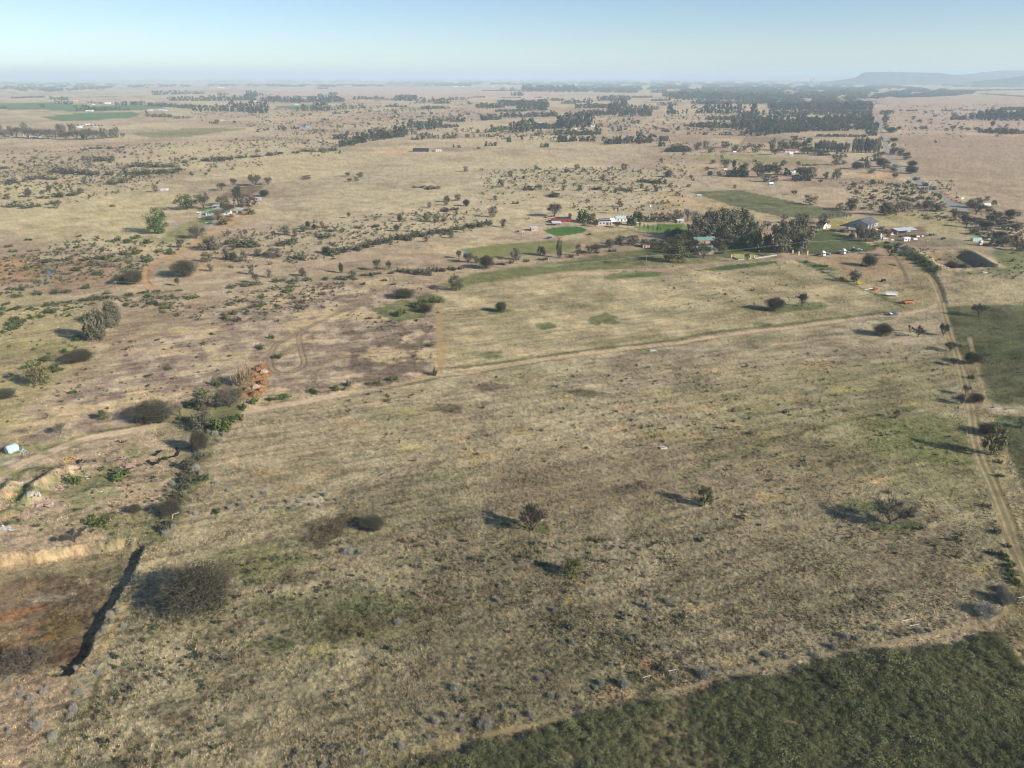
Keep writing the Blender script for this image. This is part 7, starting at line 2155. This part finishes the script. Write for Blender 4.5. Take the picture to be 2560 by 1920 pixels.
for q, (x, y) in enumerate(L('p', "720,720 750,690 790,665 820,650")):
    b.lump((x, y, 0), (3.4, 2.2, .35), q + 50, 8, 4, .1)
tag(b.build('pond_liner', M('blue_tarpaulin', (.16, .24, .42), .5)), 'strip of blue tarpaulin on the lawn below the homestead', 'tarpaulin')
flat_shed('outbuilding', 'shed', 'low white ruined shed beside a bush on the yellow grass', 'p', 112, 200, 2, 8, 4, 1.2, 1.5, WHITEW, WHITER, [('f', 5, .8, .8, .5)])
flat_shed('shed', 'shed', 'tiny white hut under the trees at the end of the brown plot', 'p', 1490, 118, 0, 4, 3, 1.6, 1.8, WHITEW, WHITER, doors=[('f', 1.2, .8, 1.5)])

# --- farther buildings
flat_shed('warehouse', 'building', 'long black flat-roofed building alone on the far plain', 'b', 468, 590, -3, 27, 10, 4.6, 5.2, M('black_cladding', (.035, .045, .075), .6), M('black_roof', (.03, .035, .055), .6), [('f', 6, 2.6, 3, 1), ('f', 14, 2.6, 3, 1)], [('f', 20, 4, 3.2)])
flat_shed('cabin', 'cabin', 'white site cabin right of the long black building', 'b', 616, 589, 0, 9.5, 3, 3.4, 3.6, WHITEW, WHITER, [('f', 3, 2, 1.5, 1)], [('f', 7, 1, 2.1)])
implement('dark machines between the long black building and its white cabin', 'b', 597, 588, 0, DARKM, DARKM, 1.2)
FARB = """D 172 678 44 16 W white shed on the right of the distant eucalyptus farm
C 1745 652 150 22 Z long pale blue greenhouse roof behind the pale olive trees
C 2066 690 16 18 W white gable in the trees of the distant eucalyptus farm
C 2200 712 20 14 W white wall among trees right of the distant white gable
c 805 448 34 10 W left one of two long white roofs in the wood beside the tar road
c 850 450 40 14 Z right one of two long white roofs in the wood beside the tar road
c 705 612 22 16 W small white wall in front of the pink-roofed farmhouse
c 342 598 18 10 W white hut beside the round tree left of the striped field
c 284 712 18 12 W white hut at the left end of the dark farm wood
c 575 806 24 18 B light blue cabin on the plain before the dark farm wood
c 108 878 28 12 Z grey low shed on the plain left of the long crop field
c 710 735 30 26 W pale building behind the light green bush in the dark farm wood
A 270 795 60 30 C cream house in the far left grove
A 335 805 100 16 W long white wing right of the cream house
A 115 800 34 16 W small white hut left of the cream house
A 850 690 80 18 W white shed at the left of the far village
A 985 662 40 16 W white roof in the middle of the far village
A 1050 660 30 14 Z grey roof in the far village
A 1070 688 50 14 Z pale roof at the right of the far village
A 920 672 40 12 Z grey shed behind the far village
A 1298 666 26 10 R dark red barn right of the far village
A 985 500 76 14 W long white roof in the dark clump between the green fields
A 1205 415 60 16 W white roof among trees beyond the green fields
A 1060 425 30 10 W small white roof left of the trees beyond the green fields
A 1820 490 60 16 Z pale double roof right of the green fields
A 1885 494 36 10 W low white roof beside the pale double roof
A 1700 490 50 10 W small white roofs left of the pale double roof
A 840 380 50 10 C cream roofs at the left end of the far tree row
B 330 612 40 14 W white hut beside three round bushes on the plain
B 1185 424 36 10 W white roof at the tree row above the small green field
B 640 392 100 10 W long pale roofs below the tall dark tree row
B 295 232 76 16 W white farm far off before the long blue wood
B 1845 418 10 14 W tiny white tower in the far tree row
C 555 207 20 12 W white block far off on the flat plain, left
C 765 207 14 16 W white tower block far off on the flat plain
C 800 217 60 10 W long white roof far off on the flat plain
C 890 217 40 10 W white roof right of the long one far off on the plain
C 1410 213 40 10 W white roof far off left of the long wood
C 1240 214 24 8 W tiny white roof in the middle of the far plain
C 1785 448 20 10 W white speck of a roof in the thick grey wood
C 255 402 70 12 Z grey roof under the dark tree block
D 690 255 16 10 W bright white roof at the end of the far blue wood
D 1280 180 76 10 W pale roofs deep in the far blue wood
D 1475 172 34 10 W bright roof deep in the far blue wood
D 580 560 40 12 W pale roof below the big tree row
E 150 186 95 12 W long white warehouse roof far off below the silos
E 10 188 76 8 W second long white roof far off at the left of the warehouse
E 230 372 70 8 W pale roofs along the far wood edge left of the road
E 650 376 30 10 W white roof near the far end of the road
E 850 306 16 10 W white roof at the top of the tar road
E 1140 112 12 10 W white dome on top of the mesa""".split('\n')
FM = dict(W=(WHITEW, WHITER), Z=(GREYW, ZINC), B=(M('light_blue_wall', (.28, .45, .66), .7), WHITER), C=(CREAMW, CREAMW), R=(REDW, REDR))
for q, ln in enumerate(FARB):
    k, x, y, w, h, mt_, lb = ln.split(' ', 6)
    x, y, w, h = float(x), float(y), float(w), float(h)
    pm = CPPM(k, y)
    Lx, hh = w / pm, h / pm
    if 'dome' in lb:
        continue
    hh = min(hh, Lx * .7, 9)
    Wy = max(3.0, min(Lx * .5, 14))
    wm_, rm_ = FM[mt_]
    wn_ = [('f', Lx * f_, hh * .33, max(.8, Lx * .06), max(.7, hh * .22)) for f_ in (.2, .75)]
    house('distant_building' if w < 40 else 'farm_building', 'building', lb, k, x, y, random.uniform(-4, 10), Lx, Wy, hh * .62, hh * .42, wm_, rm_, 'x', wn_, [('f', Lx * .5, max(.9, Lx * .06), min(2.2, hh * .5))], .3)
house('farmhouse', 'house', 'farmhouse with a pink-red roof in the trees left of the gum windbreak', 'E', 150, 800, 4, 22, 9, 3, 2.6, WHITEW, M('pink_roof', (.32, .12, .11), .6), 'x', [('f', 4, 1.5, 1.2, 1.1), ('f', 16, 1.5, 1.2, 1.1)], [('f', 10, 1, 2.1)], .5)
# grain silos and the hilltop masts
X, Y = W('E', 388, 172)
f_ = 9000 / Y
o = thing('grain_silo', 'group of tall pale grain silos far off in the blue town', 'silo', (X * f_, Y * f_, 0))
pm9 = FPX / 9000
for q in range(4):
    MB().tube((-24 + 14 * q, 0, 0), (-24 + 14 * q, 0, 100), 6, 6, 14).build('silo_bin', CONC, o)
MB().box((-3, 0, 103), (54, 9, 6)).build('head_house', CONC, o)
for x, ytop, ybase, lb in [(1232, 62, 104, 'tall thin radio mast on the mesa top'), (1066, 92, 104, 'short radio mast on the mesa top left of the tall one')]:
    fx = CR['E'][0] + x * CR['E'][2]
    d_ = 13000.0
    X = (fx - 1280) / FPX * d_ * CP
    zb = CAMH + (HORIZON - (150 + ybase * .28933)) / FPX * d_ * CP * CP
    zt = CAMH + (HORIZON - (150 + ytop * .28933)) / FPX * d_ * CP * CP
    o = thing('radio_mast', lb, 'mast', (X, d_, zb - 8))
    hh = zt - zb + 8
    for sx, sy in ((-1.6, -1), (1.6, -1), (0, 1.6)):
        MB().tube((sx, sy, 0), (sx * .3, sy * .3, hh), .45, .3, 5).build('leg', STEEL, o)
    br = MB()
    for q in range(8):
        z = hh * q / 8
        br.tube((-1.6, -1, z), (1.6, -1, z + hh / 8), .25, n=4)
        br.tube((1.6, -1, z), (0, 1.6, z + hh / 8), .25, n=4)
    br.build('bracing', STEEL, o)
for x, w, h, lb in [(992, 60, 10, 'white flat building on the left of the mesa top'), (1145, 40, 16, 'white domed building on the right of the mesa top')]:
    fx = CR['E'][0] + x * CR['E'][2]
    d_ = 12950.0
    o = thing('hilltop_building', lb, 'building', ((fx - 1280) / FPX * d_ * CP, d_, CAMH + (HORIZON - (150 + 105 * .28933)) / FPX * d_ * CP * CP - 3))
    MB().box((0, 0, h / 2), (w, 14, h)).build('wall', WHITEW, o)
    MB().box((0, 0, h + .5), (w + 1.5, 15.5, 1.0)).build('roof', WHITER, o)
    for sx in (-.3, 0, .3):
        MB().box((w * sx, -7.05, h * .5), (w * .14, .2, h * .3)).build('window', GLASS, o)

# ---------------------------------------------------------------- power lines
POLES = []


def pole(label, k, x, y, top, arm=1.6, group=None, lean=0.0):
    X, Y = W(k, x, y)
    h = (y - top) / CPPM(k, y) * 1.06
    o = thing('power_pole', label, 'pole', (X, Y, GZ(X, Y)), .3, group)
    MB().tube((0, 0, -.3), (lean, 0, h), .15, .11, 8).build('post', TIMBER, o)
    MB().box((lean, 0, h - .5), (arm, .12, .14)).build('crossarm', TIMBER, o)
    for q in (-.45, 0, .45):
        MB().tube((lean + q * arm, 0, h - .42), (lean + q * arm, 0, h - .18), .06, n=6).build('insulator', WHITEP, o)
    return Vector((X + lean, Y, GZ(X, Y) + h - .2))


WIRE = M('wire', (.34, .34, .33), .5, .4)


def wire(label, tops, sag=.9, n3=3, r=.016, group='overhead wires of the main power line'):
    b = MB()
    for a, c in zip(tops[:-1], tops[1:]):
        d = (c - a)
        nrm = Vector((-d.y, d.x, 0)).normalized()
        for q in range(n3):
            off = nrm * (.7 * (q - (n3 - 1) / 2))
            pts = []
            for t in np.linspace(0, 1, 11):
                p = a.lerp(c, t) + off
                p.z -= sag * 4 * t * (1 - t)
                pts.append(p)
            b.path(pts, r, 3)
    return tag(b.build('power_line', WIRE), label, 'wires')


t1 = pole('leaning power pole left of the two gum trees', 'd', 497, 990, 895, 1.6, None, -.9)
t2 = pole('power pole against the dark bush by the gravel road', 'd', 766, 888, 783)
t3 = pole('power pole at the right end of the green verge of the gravel road', 'd', 1972, 870, 785)
t4 = pole('power pole at the right of the thorn tree, end of the rough green field', 'e', 881, 806, 703)
t5 = pole('power pole on the pale grass below the farm garden', 'e', 1965, 712, 618)
t6 = pole('power pole beside the huge gum pair at the farm gate', 'f', 780, 630, 530)
X, Y = W('f', 1570, 557)
hH = (557 - 470) / CPPM('f', 557) * 1.06
o = thing('pole_pair', 'pair of tall timber power poles joined by a crossarm right of the farmyard', 'pole', (X, Y, GZ(X, Y)), .15)
for sg in (-1, 1):
    MB().tube((sg * 1.6, 0, -.3), (sg * 1.45, 0, hH), .17, .13, 8).build('post', TIMBER, o)
MB().box((0, 0, hH - .6), (4.8, .16, .2)).build('crossarm', TIMBER, o)
MB().box((1.5, -.3, hH * .42), (.7, .5, .9)).build('switch_box', CREAMW, o)
for q in (-1, 0, 1):
    MB().tube((q * 1.9, 0, hH - .5), (q * 1.9, 0, hH - .15), .08, n=6).build('insulator', WHITEP, o)
t7 = Vector((X, Y, GZ(X, Y) + hH))
tb = pole('power pole in the shadow at the far end of the long crop field', 'f', 1030, 345, 288)
tc_ = pole('small power pole at the roadside left of the yellow grass', 'f', 1690, 300, 250)
Xr, Yr = W('q', 2400, 760)
t8 = Vector((Xr, Yr, 11))
wire('thin overhead wires of the line crossing the left, from the leaning pole', [t1, t2, t3], 1.4)
wire('thin overhead wires crossing above the rough green field to the farm gate', [t3, t4, t5, t6], 1.4)
wire('thin overhead wires from the farm gate to the tall pole pair and the right edge', [t6, t7, t8], 1.2)
Xl, Yl = W('n', 900, 240)
wire('pale overhead wire crossing the long crop field to the road', [Vector((Xl, Yl, 9)), tb, tc_], 1.0, 2, .02)
for x, y, top, lb in [(900, 740, 600, 'thin pole standing by the gravel road in front of the farm'), (395, 830, 800, 'short white marker post at the gravel road near the tall slim gum')]:
    X, Y = W('o', x, y)
    h = (y - top) / CPPM('o', y)
    o = thing('post', lb, 'post', (X, Y, 0))
    MB().tube((0, 0, -.2), (0, 0, h), .09 if h > 2 else .14, .08 if h > 2 else .14, 6).build('shaft', TIMBER if h > 2 else WHITEP, o)
    MB().tube((0, 0, h), (0, 0, h + .12), .12, n=6).build('cap', STEEL, o)

# ---------------------------------------------------------------- fences
def fence(label, pts, step=6.0, h=1.25, mat=None, group=None, wires=3):
    """posts are parts of their fence; strained wire between"""
    o = thing('wire_fence', label, 'fence', (pts[0][0], pts[0][1], 0))
    x0, y0 = pts[0]
    P3 = []
    for (ax, ay), (bx, by) in zip(pts[:-1], pts[1:]):
        n = max(1, int(math.hypot(bx - ax, by - ay) / step))
        for q in range(n):
            P3.append((ax + (bx - ax) * q / n, ay + (by - ay) * q / n))
    P3.append(pts[-1])
    P3 = P3[:100]
    pm_ = MB().tube((0, 0, -.2), (0, 0, h), .075, .07, 5).mesh('post', mat or TIMBER)
    for x, y in P3:
        c = link('post', pm_, o)
        c.location = (x - x0, y - y0, GZ(x, y))
    b = MB()
    for (ax, ay), (bx, by) in zip(P3[:-1], P3[1:]):
        for w_ in range(wires):
            z = h * (.35 + .3 * w_)
            b.tube((ax - x0, ay - y0, GZ(ax, ay) + z), (bx - x0, by - y0, GZ(bx, by) + z), .008, .008, 3, False)
    b.build('strand', WIRE, o)
    return o


fence('wire fence down the right-hand pasture to the pickup', L('f', "740,640 900,712 1050,782 1230,852 1440,950"), 5)
fence('wire fence on the field side of the right-hand track', L('i', "1720,20 1760,180 1800,420 1850,640 1900,800 1975,1000 2050,1200 2110,1400"), 5)
fence('wire fence between the right-hand track and the green pasture', L('i', "1850,0 1900,180 1960,410 2080,680 2160,900 2260,1140"), 6)
fence('wire fence along the upper side of the main track', L('h', "655,185 900,160 1200,115 1700,50 2212,-10"), 7)
fence('wire fence along the firebreak', L('e', "610,930 615,1000 622,1150 628,1290"), 7)
fence('wire fence along the thicket path', L('l', "-880,1190 -586,1105 -180,1015 0,975 280,892 600,802 900,752 1200,702 1500,636 1800,582"), 5)
fence('wire fence on the near side of the gravel road', L('d', "0,965 500,905 1000,855 1600,805 2212,760"), 9)


def rail_frame(label, k, xa, ya, xb, yb, h=1.35, mat=None):
    """two stout posts carrying one rail"""
    A_, B_ = W(k, xa, ya), W(k, xb, yb)
    d = math.hypot(B_[0] - A_[0], B_[1] - A_[1])
    o = thing('rail_frame', label, 'fence strainer', (A_[0], A_[1], GZ(*A_)), math.atan2(B_[1] - A_[1], B_[0] - A_[0]))
    for q in (0, d):
        MB().tube((q, 0, -.3), (q, 0, h), .09, .085, 7).build('post', DARKT, o)
    MB().tube((-.1, 0, h + .02), (d + .1, 0, h + .02), .075, n=7).build('rail', mat or CONC, o)
    MB().tube((.05, 0, .1), (d - .05, 0, h - .1), .02, n=4).build('stay_wire', STEEL, o)
    return o


rail_frame('left of two pale-railed fence strainers beside the thicket path', 't', 525, 945, 735, 880)
rail_frame('right of two pale-railed fence strainers beside the thicket path', 't', 1215, 770, 1405, 725)
rail_frame('pale rail on posts at the far right corner of the field', 'l', 2165, 400, 2215, 388)
rail_frame('fence strainer at the lower end of the firebreak', 'h', 650, 205, 718, 196, 1.3, TIMBER)
rail_frame('fence strainer at the crossing of the right-hand track', 'i', 1890, 470, 1960, 468, 1.2, DARKT)
rail_frame('fence strainer at the end of the firebreak fence by the green bush', 'i', 1818, 410, 1840, 402, 1.4, CONC)
for x, y, x2, y2, lb in [(1470, 556, 1535, 545, 'pale pole lying on the bare strip near the field corner'), (1420, 525, 1490, 510, 'upper pale pole lying in the grass near the field corner')]:
    A_, B_ = W('l', x, y), W('l', x2, y2)
    o = thing('fallen_pole', lb, 'pole', (A_[0], A_[1], GZ(*A_) + .14), math.atan2(B_[1] - A_[1], B_[0] - A_[0]))
    d = math.hypot(B_[0] - A_[0], B_[1] - A_[1])
    MB().tube((0, 0, 0), (d, 0, .08), .10, .08, 7).build('shaft', CONC, o)
    MB().tube((-.05, 0, 0), (.25, 0, .005), .12, .12, 7).build('collar', TIMBER, o)
A_ = W('g', 1110, 1150)
o = thing('bent_pipe', 'bent white pipe leaning out of the dark bush above the pit', 'pipe', (A_[0], A_[1], GZ(*A_)), .4)
MB().path([(0, 0, 0), (.1, 0, .9), (.3, 0, 1.5), (1.6, .1, 1.6)], .05, 6).build('shaft', WHITEP, o)
MB().tube((1.6, .1, 1.6), (1.9, .1, 1.55), .07, n=6).build('collar', WHITEP, o)

# ---------------------------------------------------------------- dump on the left
X, Y = W('r', 180, 285)
o = thing('plastic_tank', 'faded aqua plastic tank lying on its side at the left edge', 'tank', (X, Y, GZ(X, Y)), math.radians(62))
R_ = 1.55
prof = [(-1.75, .02), (-1.75, R_ * .55), (-1.6, R_ * .9), (-1.3, R_), (-.5, R_), (-.45, R_ * 1.03), (-.3, R_ * 1.03), (-.25, R_), (.5, R_), (.55, R_ * 1.03), (.7, R_ * 1.03), (.75, R_), (1.4, R_), (1.75, R_ * .8), (1.95, R_ * .4), (2.0, .02)]
vs, fs, n = [], [], 24
for x, r_ in prof:
    for q in range(n):
        a = 2 * math.pi * q / n
        vs.append((x, r_ * math.cos(a), R_ + r_ * math.sin(a)))
for p_ in range(len(prof) - 1):
    for q in range(n):
        fs.append((p_ * n + q, (p_ + 1) * n + q, (p_ + 1) * n + (q + 1) % n, p_ * n + (q + 1) % n))
MB().add(vs, fs).build('shell', AQUA, o, True)
MB().ring((-1.76, 0, R_), (1, 0, 0), R_ * .8, .05, 20, 5).build('rim', WHITEP, o)
MB().tube((2.0, 0, R_), (2.15, 0, R_), .45, .45, 14).build('lid', AQUA, o)


def junk(name, label, k, x, y, mat, pieces, w, h, seed, cat='rubbish', group=None):
    """tangle of broken boards, blocks and sheets lying on the ground"""
    X, Y = W(k, x, y)
    r = random.Random(seed)
    b = MB()
    for q in range(pieces):
        b.box((r.gauss(0, w * .3), r.gauss(0, w * .22), h * r.uniform(.1, .55)), (r.uniform(.3, 1.0) * w * .5, r.uniform(.12, .4) * w * .4, r.uniform(.08, .35) * h), r.uniform(0, 3.1), r.uniform(-.5, .5))
    o = b.build(name, mat)
    o.location = (X, Y, GZ(X, Y))
    return tag(o, label, cat, group)


for nm, lb, k, x, y, mt_, pc, w, h in [
    ('plastic_sheet', 'torn pale sheet beside the aqua tank', 'r', 280, 265, PLASTIC, 7, 3.2, .5), ('plastic_scrap', 'small green plastic scrap right of the torn pale sheet', 'r', 368, 232, TEAL, 3, .9, .5),
    ('timber_pile', 'bright yellow-brown timber pile beside the track', 'r', 955, 385, noisy('orange_timber', (.62, .36, .08), .8, .3, 3), 16, 3.0, 1.0), ('rubble_pile', 'dark grey heap of hoses right of the yellow-brown timber', 'r', 1105, 420, DARKM, 14, 2.4, 1.2),
    ('rubble_pile', 'dark broken slab in front of the grey hoses', 'r', 1160, 425, DARKT, 4, 1.6, .4), ('rubble_pile', 'pinkish white brick rubble near the middle of the dump', 'r', 1360, 305, noisy('pale_brick', (.62, .48, .44), .9, .3, 3), 14, 2.4, .4),
    ('rubble_pile', 'red-brown sheet near the pinkish rubble', 'r', 1495, 320, RUST, 4, 1.6, .4), ('rubble_pile', 'dark iron sheet sticking out of a mound', 'r', 1630, 290, DARKM, 3, 2.0, .7),
    ('rubble_pile', 'orange brick rubble behind the long green bush', 'r', 1800, 470, BRICKR, 34, 5.0, .7), ('rubble_pile', 'pale brick rubble left of the orange rubble', 'r', 1690, 385, BRICKR, 12, 2.6, .6),
    ('rubble_pile', 'grey and pink rubble spilling off the end of the ridge', 'r', 560, 1000, BRICKR, 40, 6.0, .8), ('rubble_pile', 'light grey rubble at the foot of the ridge', 'r', 470, 960, CONC, 20, 3.5, .6), ('rubble_pile', 'light grey rubble right of the ridge foot', 'r', 640, 1020, CONC, 14, 2.8, .5),
    ('rubble_pile', 'white scraps left of the shaded ridge', 'r', 315, 712, WHITEP, 5, 1.3, .4), ('rubble_pile', 'ochre boulders on the small left mound', 'r', 240, 880, noisy('ochre_rock', (.58, .36, .14), .9, .3), 7, 2.2, .9), ('rubble_pile', 'ochre stone below the left mound', 'r', 155, 965, noisy('ochre_stone', (.62, .42, .2), .9, .3), 3, 1.2, .7),
    ('rubble_pile', 'pink rubble on the bank at the left edge', 'r', 350, 1165, BRICKR, 10, 2.2, .6), ('rubble_pile', 'pale rubble line at the bottom left bank', 'r', 100, 1345, CONC, 18, 4.0, .3), ('white_scrap', 'white slab standing in the dark weeds', 'r', 1412, 845, WHITEP, 2, .9, .8),
    ('rubble_pile', 'cream broken blocks beside the track near the tank', 'r', 340, 320, CREAMW, 6, 1.4, .6), ('branch_pile', 'white branches lying near the track by the tank', 'r', 430, 290, CONC, 6, 2.0, .3), ('rubble_pile', 'yellow scraps on the verge above the track', 'r', 650, 170, YELLOWP, 3, 1.0, .3),
    ('white_scrap', 'white scrap on the verge above the track', 'r', 745, 135, WHITEP, 2, .8, .4), ('white_scrap', 'white stones on the verge right of the white scrap', 'r', 890, 125, WHITEP, 3, .9, .4), ('rubble_pile', 'maroon heap at the top of the dump', 'r', 1680, 140, noisy('maroon_heap', (.10, .035, .03), .9), 10, 3.2, .5),
    ('rubble_pile', 'orange bricks in the green weeds left of the timber', 'r', 920, 480, SALMON, 5, 1.6, .4), ('rubble_pile', 'dark broken boards in the grass right of the dump', 'r', 1770, 750, DARKT, 6, 1.8, .6), ('rubble_pile', 'scattered pinkish brickbats below the ridge', 'r', 860, 760, BRICKR, 14, 3.0, .4),
    ('rubble_pile', 'grey concrete lumps in the middle of the dump', 'r', 1220, 630, CONC, 9, 2.6, .5), ('rubble_pile', 'red brick rubble heaped on the crest of the ridge', 'r', 760, 800, BRICKR, 18, 3.4, .6),
    ('cloth_scrap', 'purple cloth and metal frame dumped in the pinkish field', 'g', 1045, 228, PURPLE, 6, 1.8, .8), ('cloth_scrap', 'small purple rag on the path near the olive tree', 'g', 352, 272, PURPLE, 3, .9, .5), ('rock_pile', 'grey rocks in the pinkish field right of the purple cloth', 'g', 1350, 180, CONC, 5, 1.6, .5),
    ('white_scrap', 'white bags by the stream at the far left round field', 'd', 285, 652, WHITEP, 4, 3.0, .8), ('rubble_pile', 'pale slabs on the yellow slope below the round pine', 'd', 335, 552, SOILP, 5, 4.0, .4), ('rubble_pile', 'dark stump by the tawny hollow on the pit bank', 'r', 1385, 1560, DARKT, 3, 1.0, 1.3),
    ('white_scrap', 'white stone on the red soil heaps', 's', 725, 1165, WHITEP, 2, .7, .4), ('white_scrap', 'white stone beside the pale soil heap', 's', 795, 985, WHITEP, 2, .7, .4), ('timber_pile', 'grey poles left of the reed clump', 's', 100, 520, DARKM, 9, 2.2, .8), ('rubble_pile', 'white lumps on the reddish bank above the reed clump', 's', 420, 560, WHITEP, 5, 1.4, .4),
    ('timber_pile', 'pale planks by the gate below the farm grove', 'n', 1590, 792, TIMBER, 6, 3.0, .3)]:
    junk(nm, lb, k, x, y, mt_, pc, w, h, len(lb) * 7 + int(x))

# tyre row
ty = MB().ring((0, 0, .16), (0, 0, 1), .33, .15, 14, 6).mesh('tyre', RUBBER, True)
rowt = []
for s in ("990,745 1015,725 1045,712", "955,785 985,800 1015,790 1045,768 1080,762 1120,755 1140,738 1145,715 1130,695"):
    pts = [tuple(map(float, q.split(','))) for q in s.split()]
    for (ax, ay), (bx, by) in zip(pts[:-1], pts[1:]):
        for q in range(3):
            rowt.append((ax + (bx - ax) * q / 3 + random.uniform(-3, 3), ay + (by - ay) * q / 3 + random.uniform(-4, 4)))
for x, y in rowt:
    X, Y = W('g', x, y)
    o = link('tyre', ty)
    o.location = (X, Y, GZ(X, Y) + random.uniform(-.02, .25))
    o.rotation_euler = (random.uniform(-.4, .4), random.uniform(-.4, .4), 0)
    o.scale = (1.15, 1.15, 1.15)
    tag(o, 'old black tyre in the curved row dumped left of the ditch', 'tyre', 'old tyres dumped in a curved row')

# red soil heaps tipped in a double row
for x, y, w, h, mt_, lb in [(695, 720, 3.6, 1.5, SOIL, 'topmost red soil heap of the double row'), (612, 765, 3.4, 1.5, SOIL, 'red soil heap second from the top on the left'), (730, 815, 4.0, 1.4, SOILP, 'upper pale soil heap among the red ones'),
                            (550, 865, 3.6, 1.6, SOIL, 'red soil heap beside the middle of the reed clump'), (745, 890, 4.2, 1.5, SOIL, 'brown soil heap below the upper pale one'), (628, 920, 3.2, 1.4, SOIL, 'red soil heap in the centre of the double row'),
                            (510, 970, 3.2, 1.6, SOIL, 'red soil heap below the reed clump'), (715, 1020, 4.6, 1.7, SOIL, 'big grass-flecked red soil heap right of centre'), (580, 1105, 4.0, 1.5, SOILP, 'lower pale soil heap among the red ones'),
                            (690, 1160, 4.2, 1.5, SOIL, 'red soil heap with a white stone'), (575, 1230, 4.8, 1.6, SOIL, 'large red soil heap at the lower end of the double row'), (345, 1265, 3.4, 1.3, SOIL, 'red soil heap nearest the track under the leafless tree'),
                            (440, 1130, 3.0, 1.4, SOIL, 'red soil heap at the lower left of the double row')]:
    heap('soil_heap', lb, 's', x, y, w, w * .85, h, mt_)

# ---------------------------------------------------------------- the air: one closed box of thin even haze
hz = MB().box((0, 0, 133.5), (96000, 96000, 283)).build('haze', None)
tag(hz, kind='stuff')
hm = bpy.data.materials.new('haze')
hm.use_nodes = True
hm.node_tree.nodes.remove(hm.node_tree.nodes['Principled BSDF'])
pv = hm.node_tree.nodes.new('ShaderNodeVolumePrincipled')
pv.inputs['Color'].default_value = (.66, .83, .955, 1)
pv.inputs['Density'].default_value = 0.00010
pv.inputs['Anisotropy'].default_value = 0.0
hm.node_tree.links.new(pv.outputs[0], hm.node_tree.nodes['Material Output'].inputs['Volume'])
hz.data.materials.append(hm)
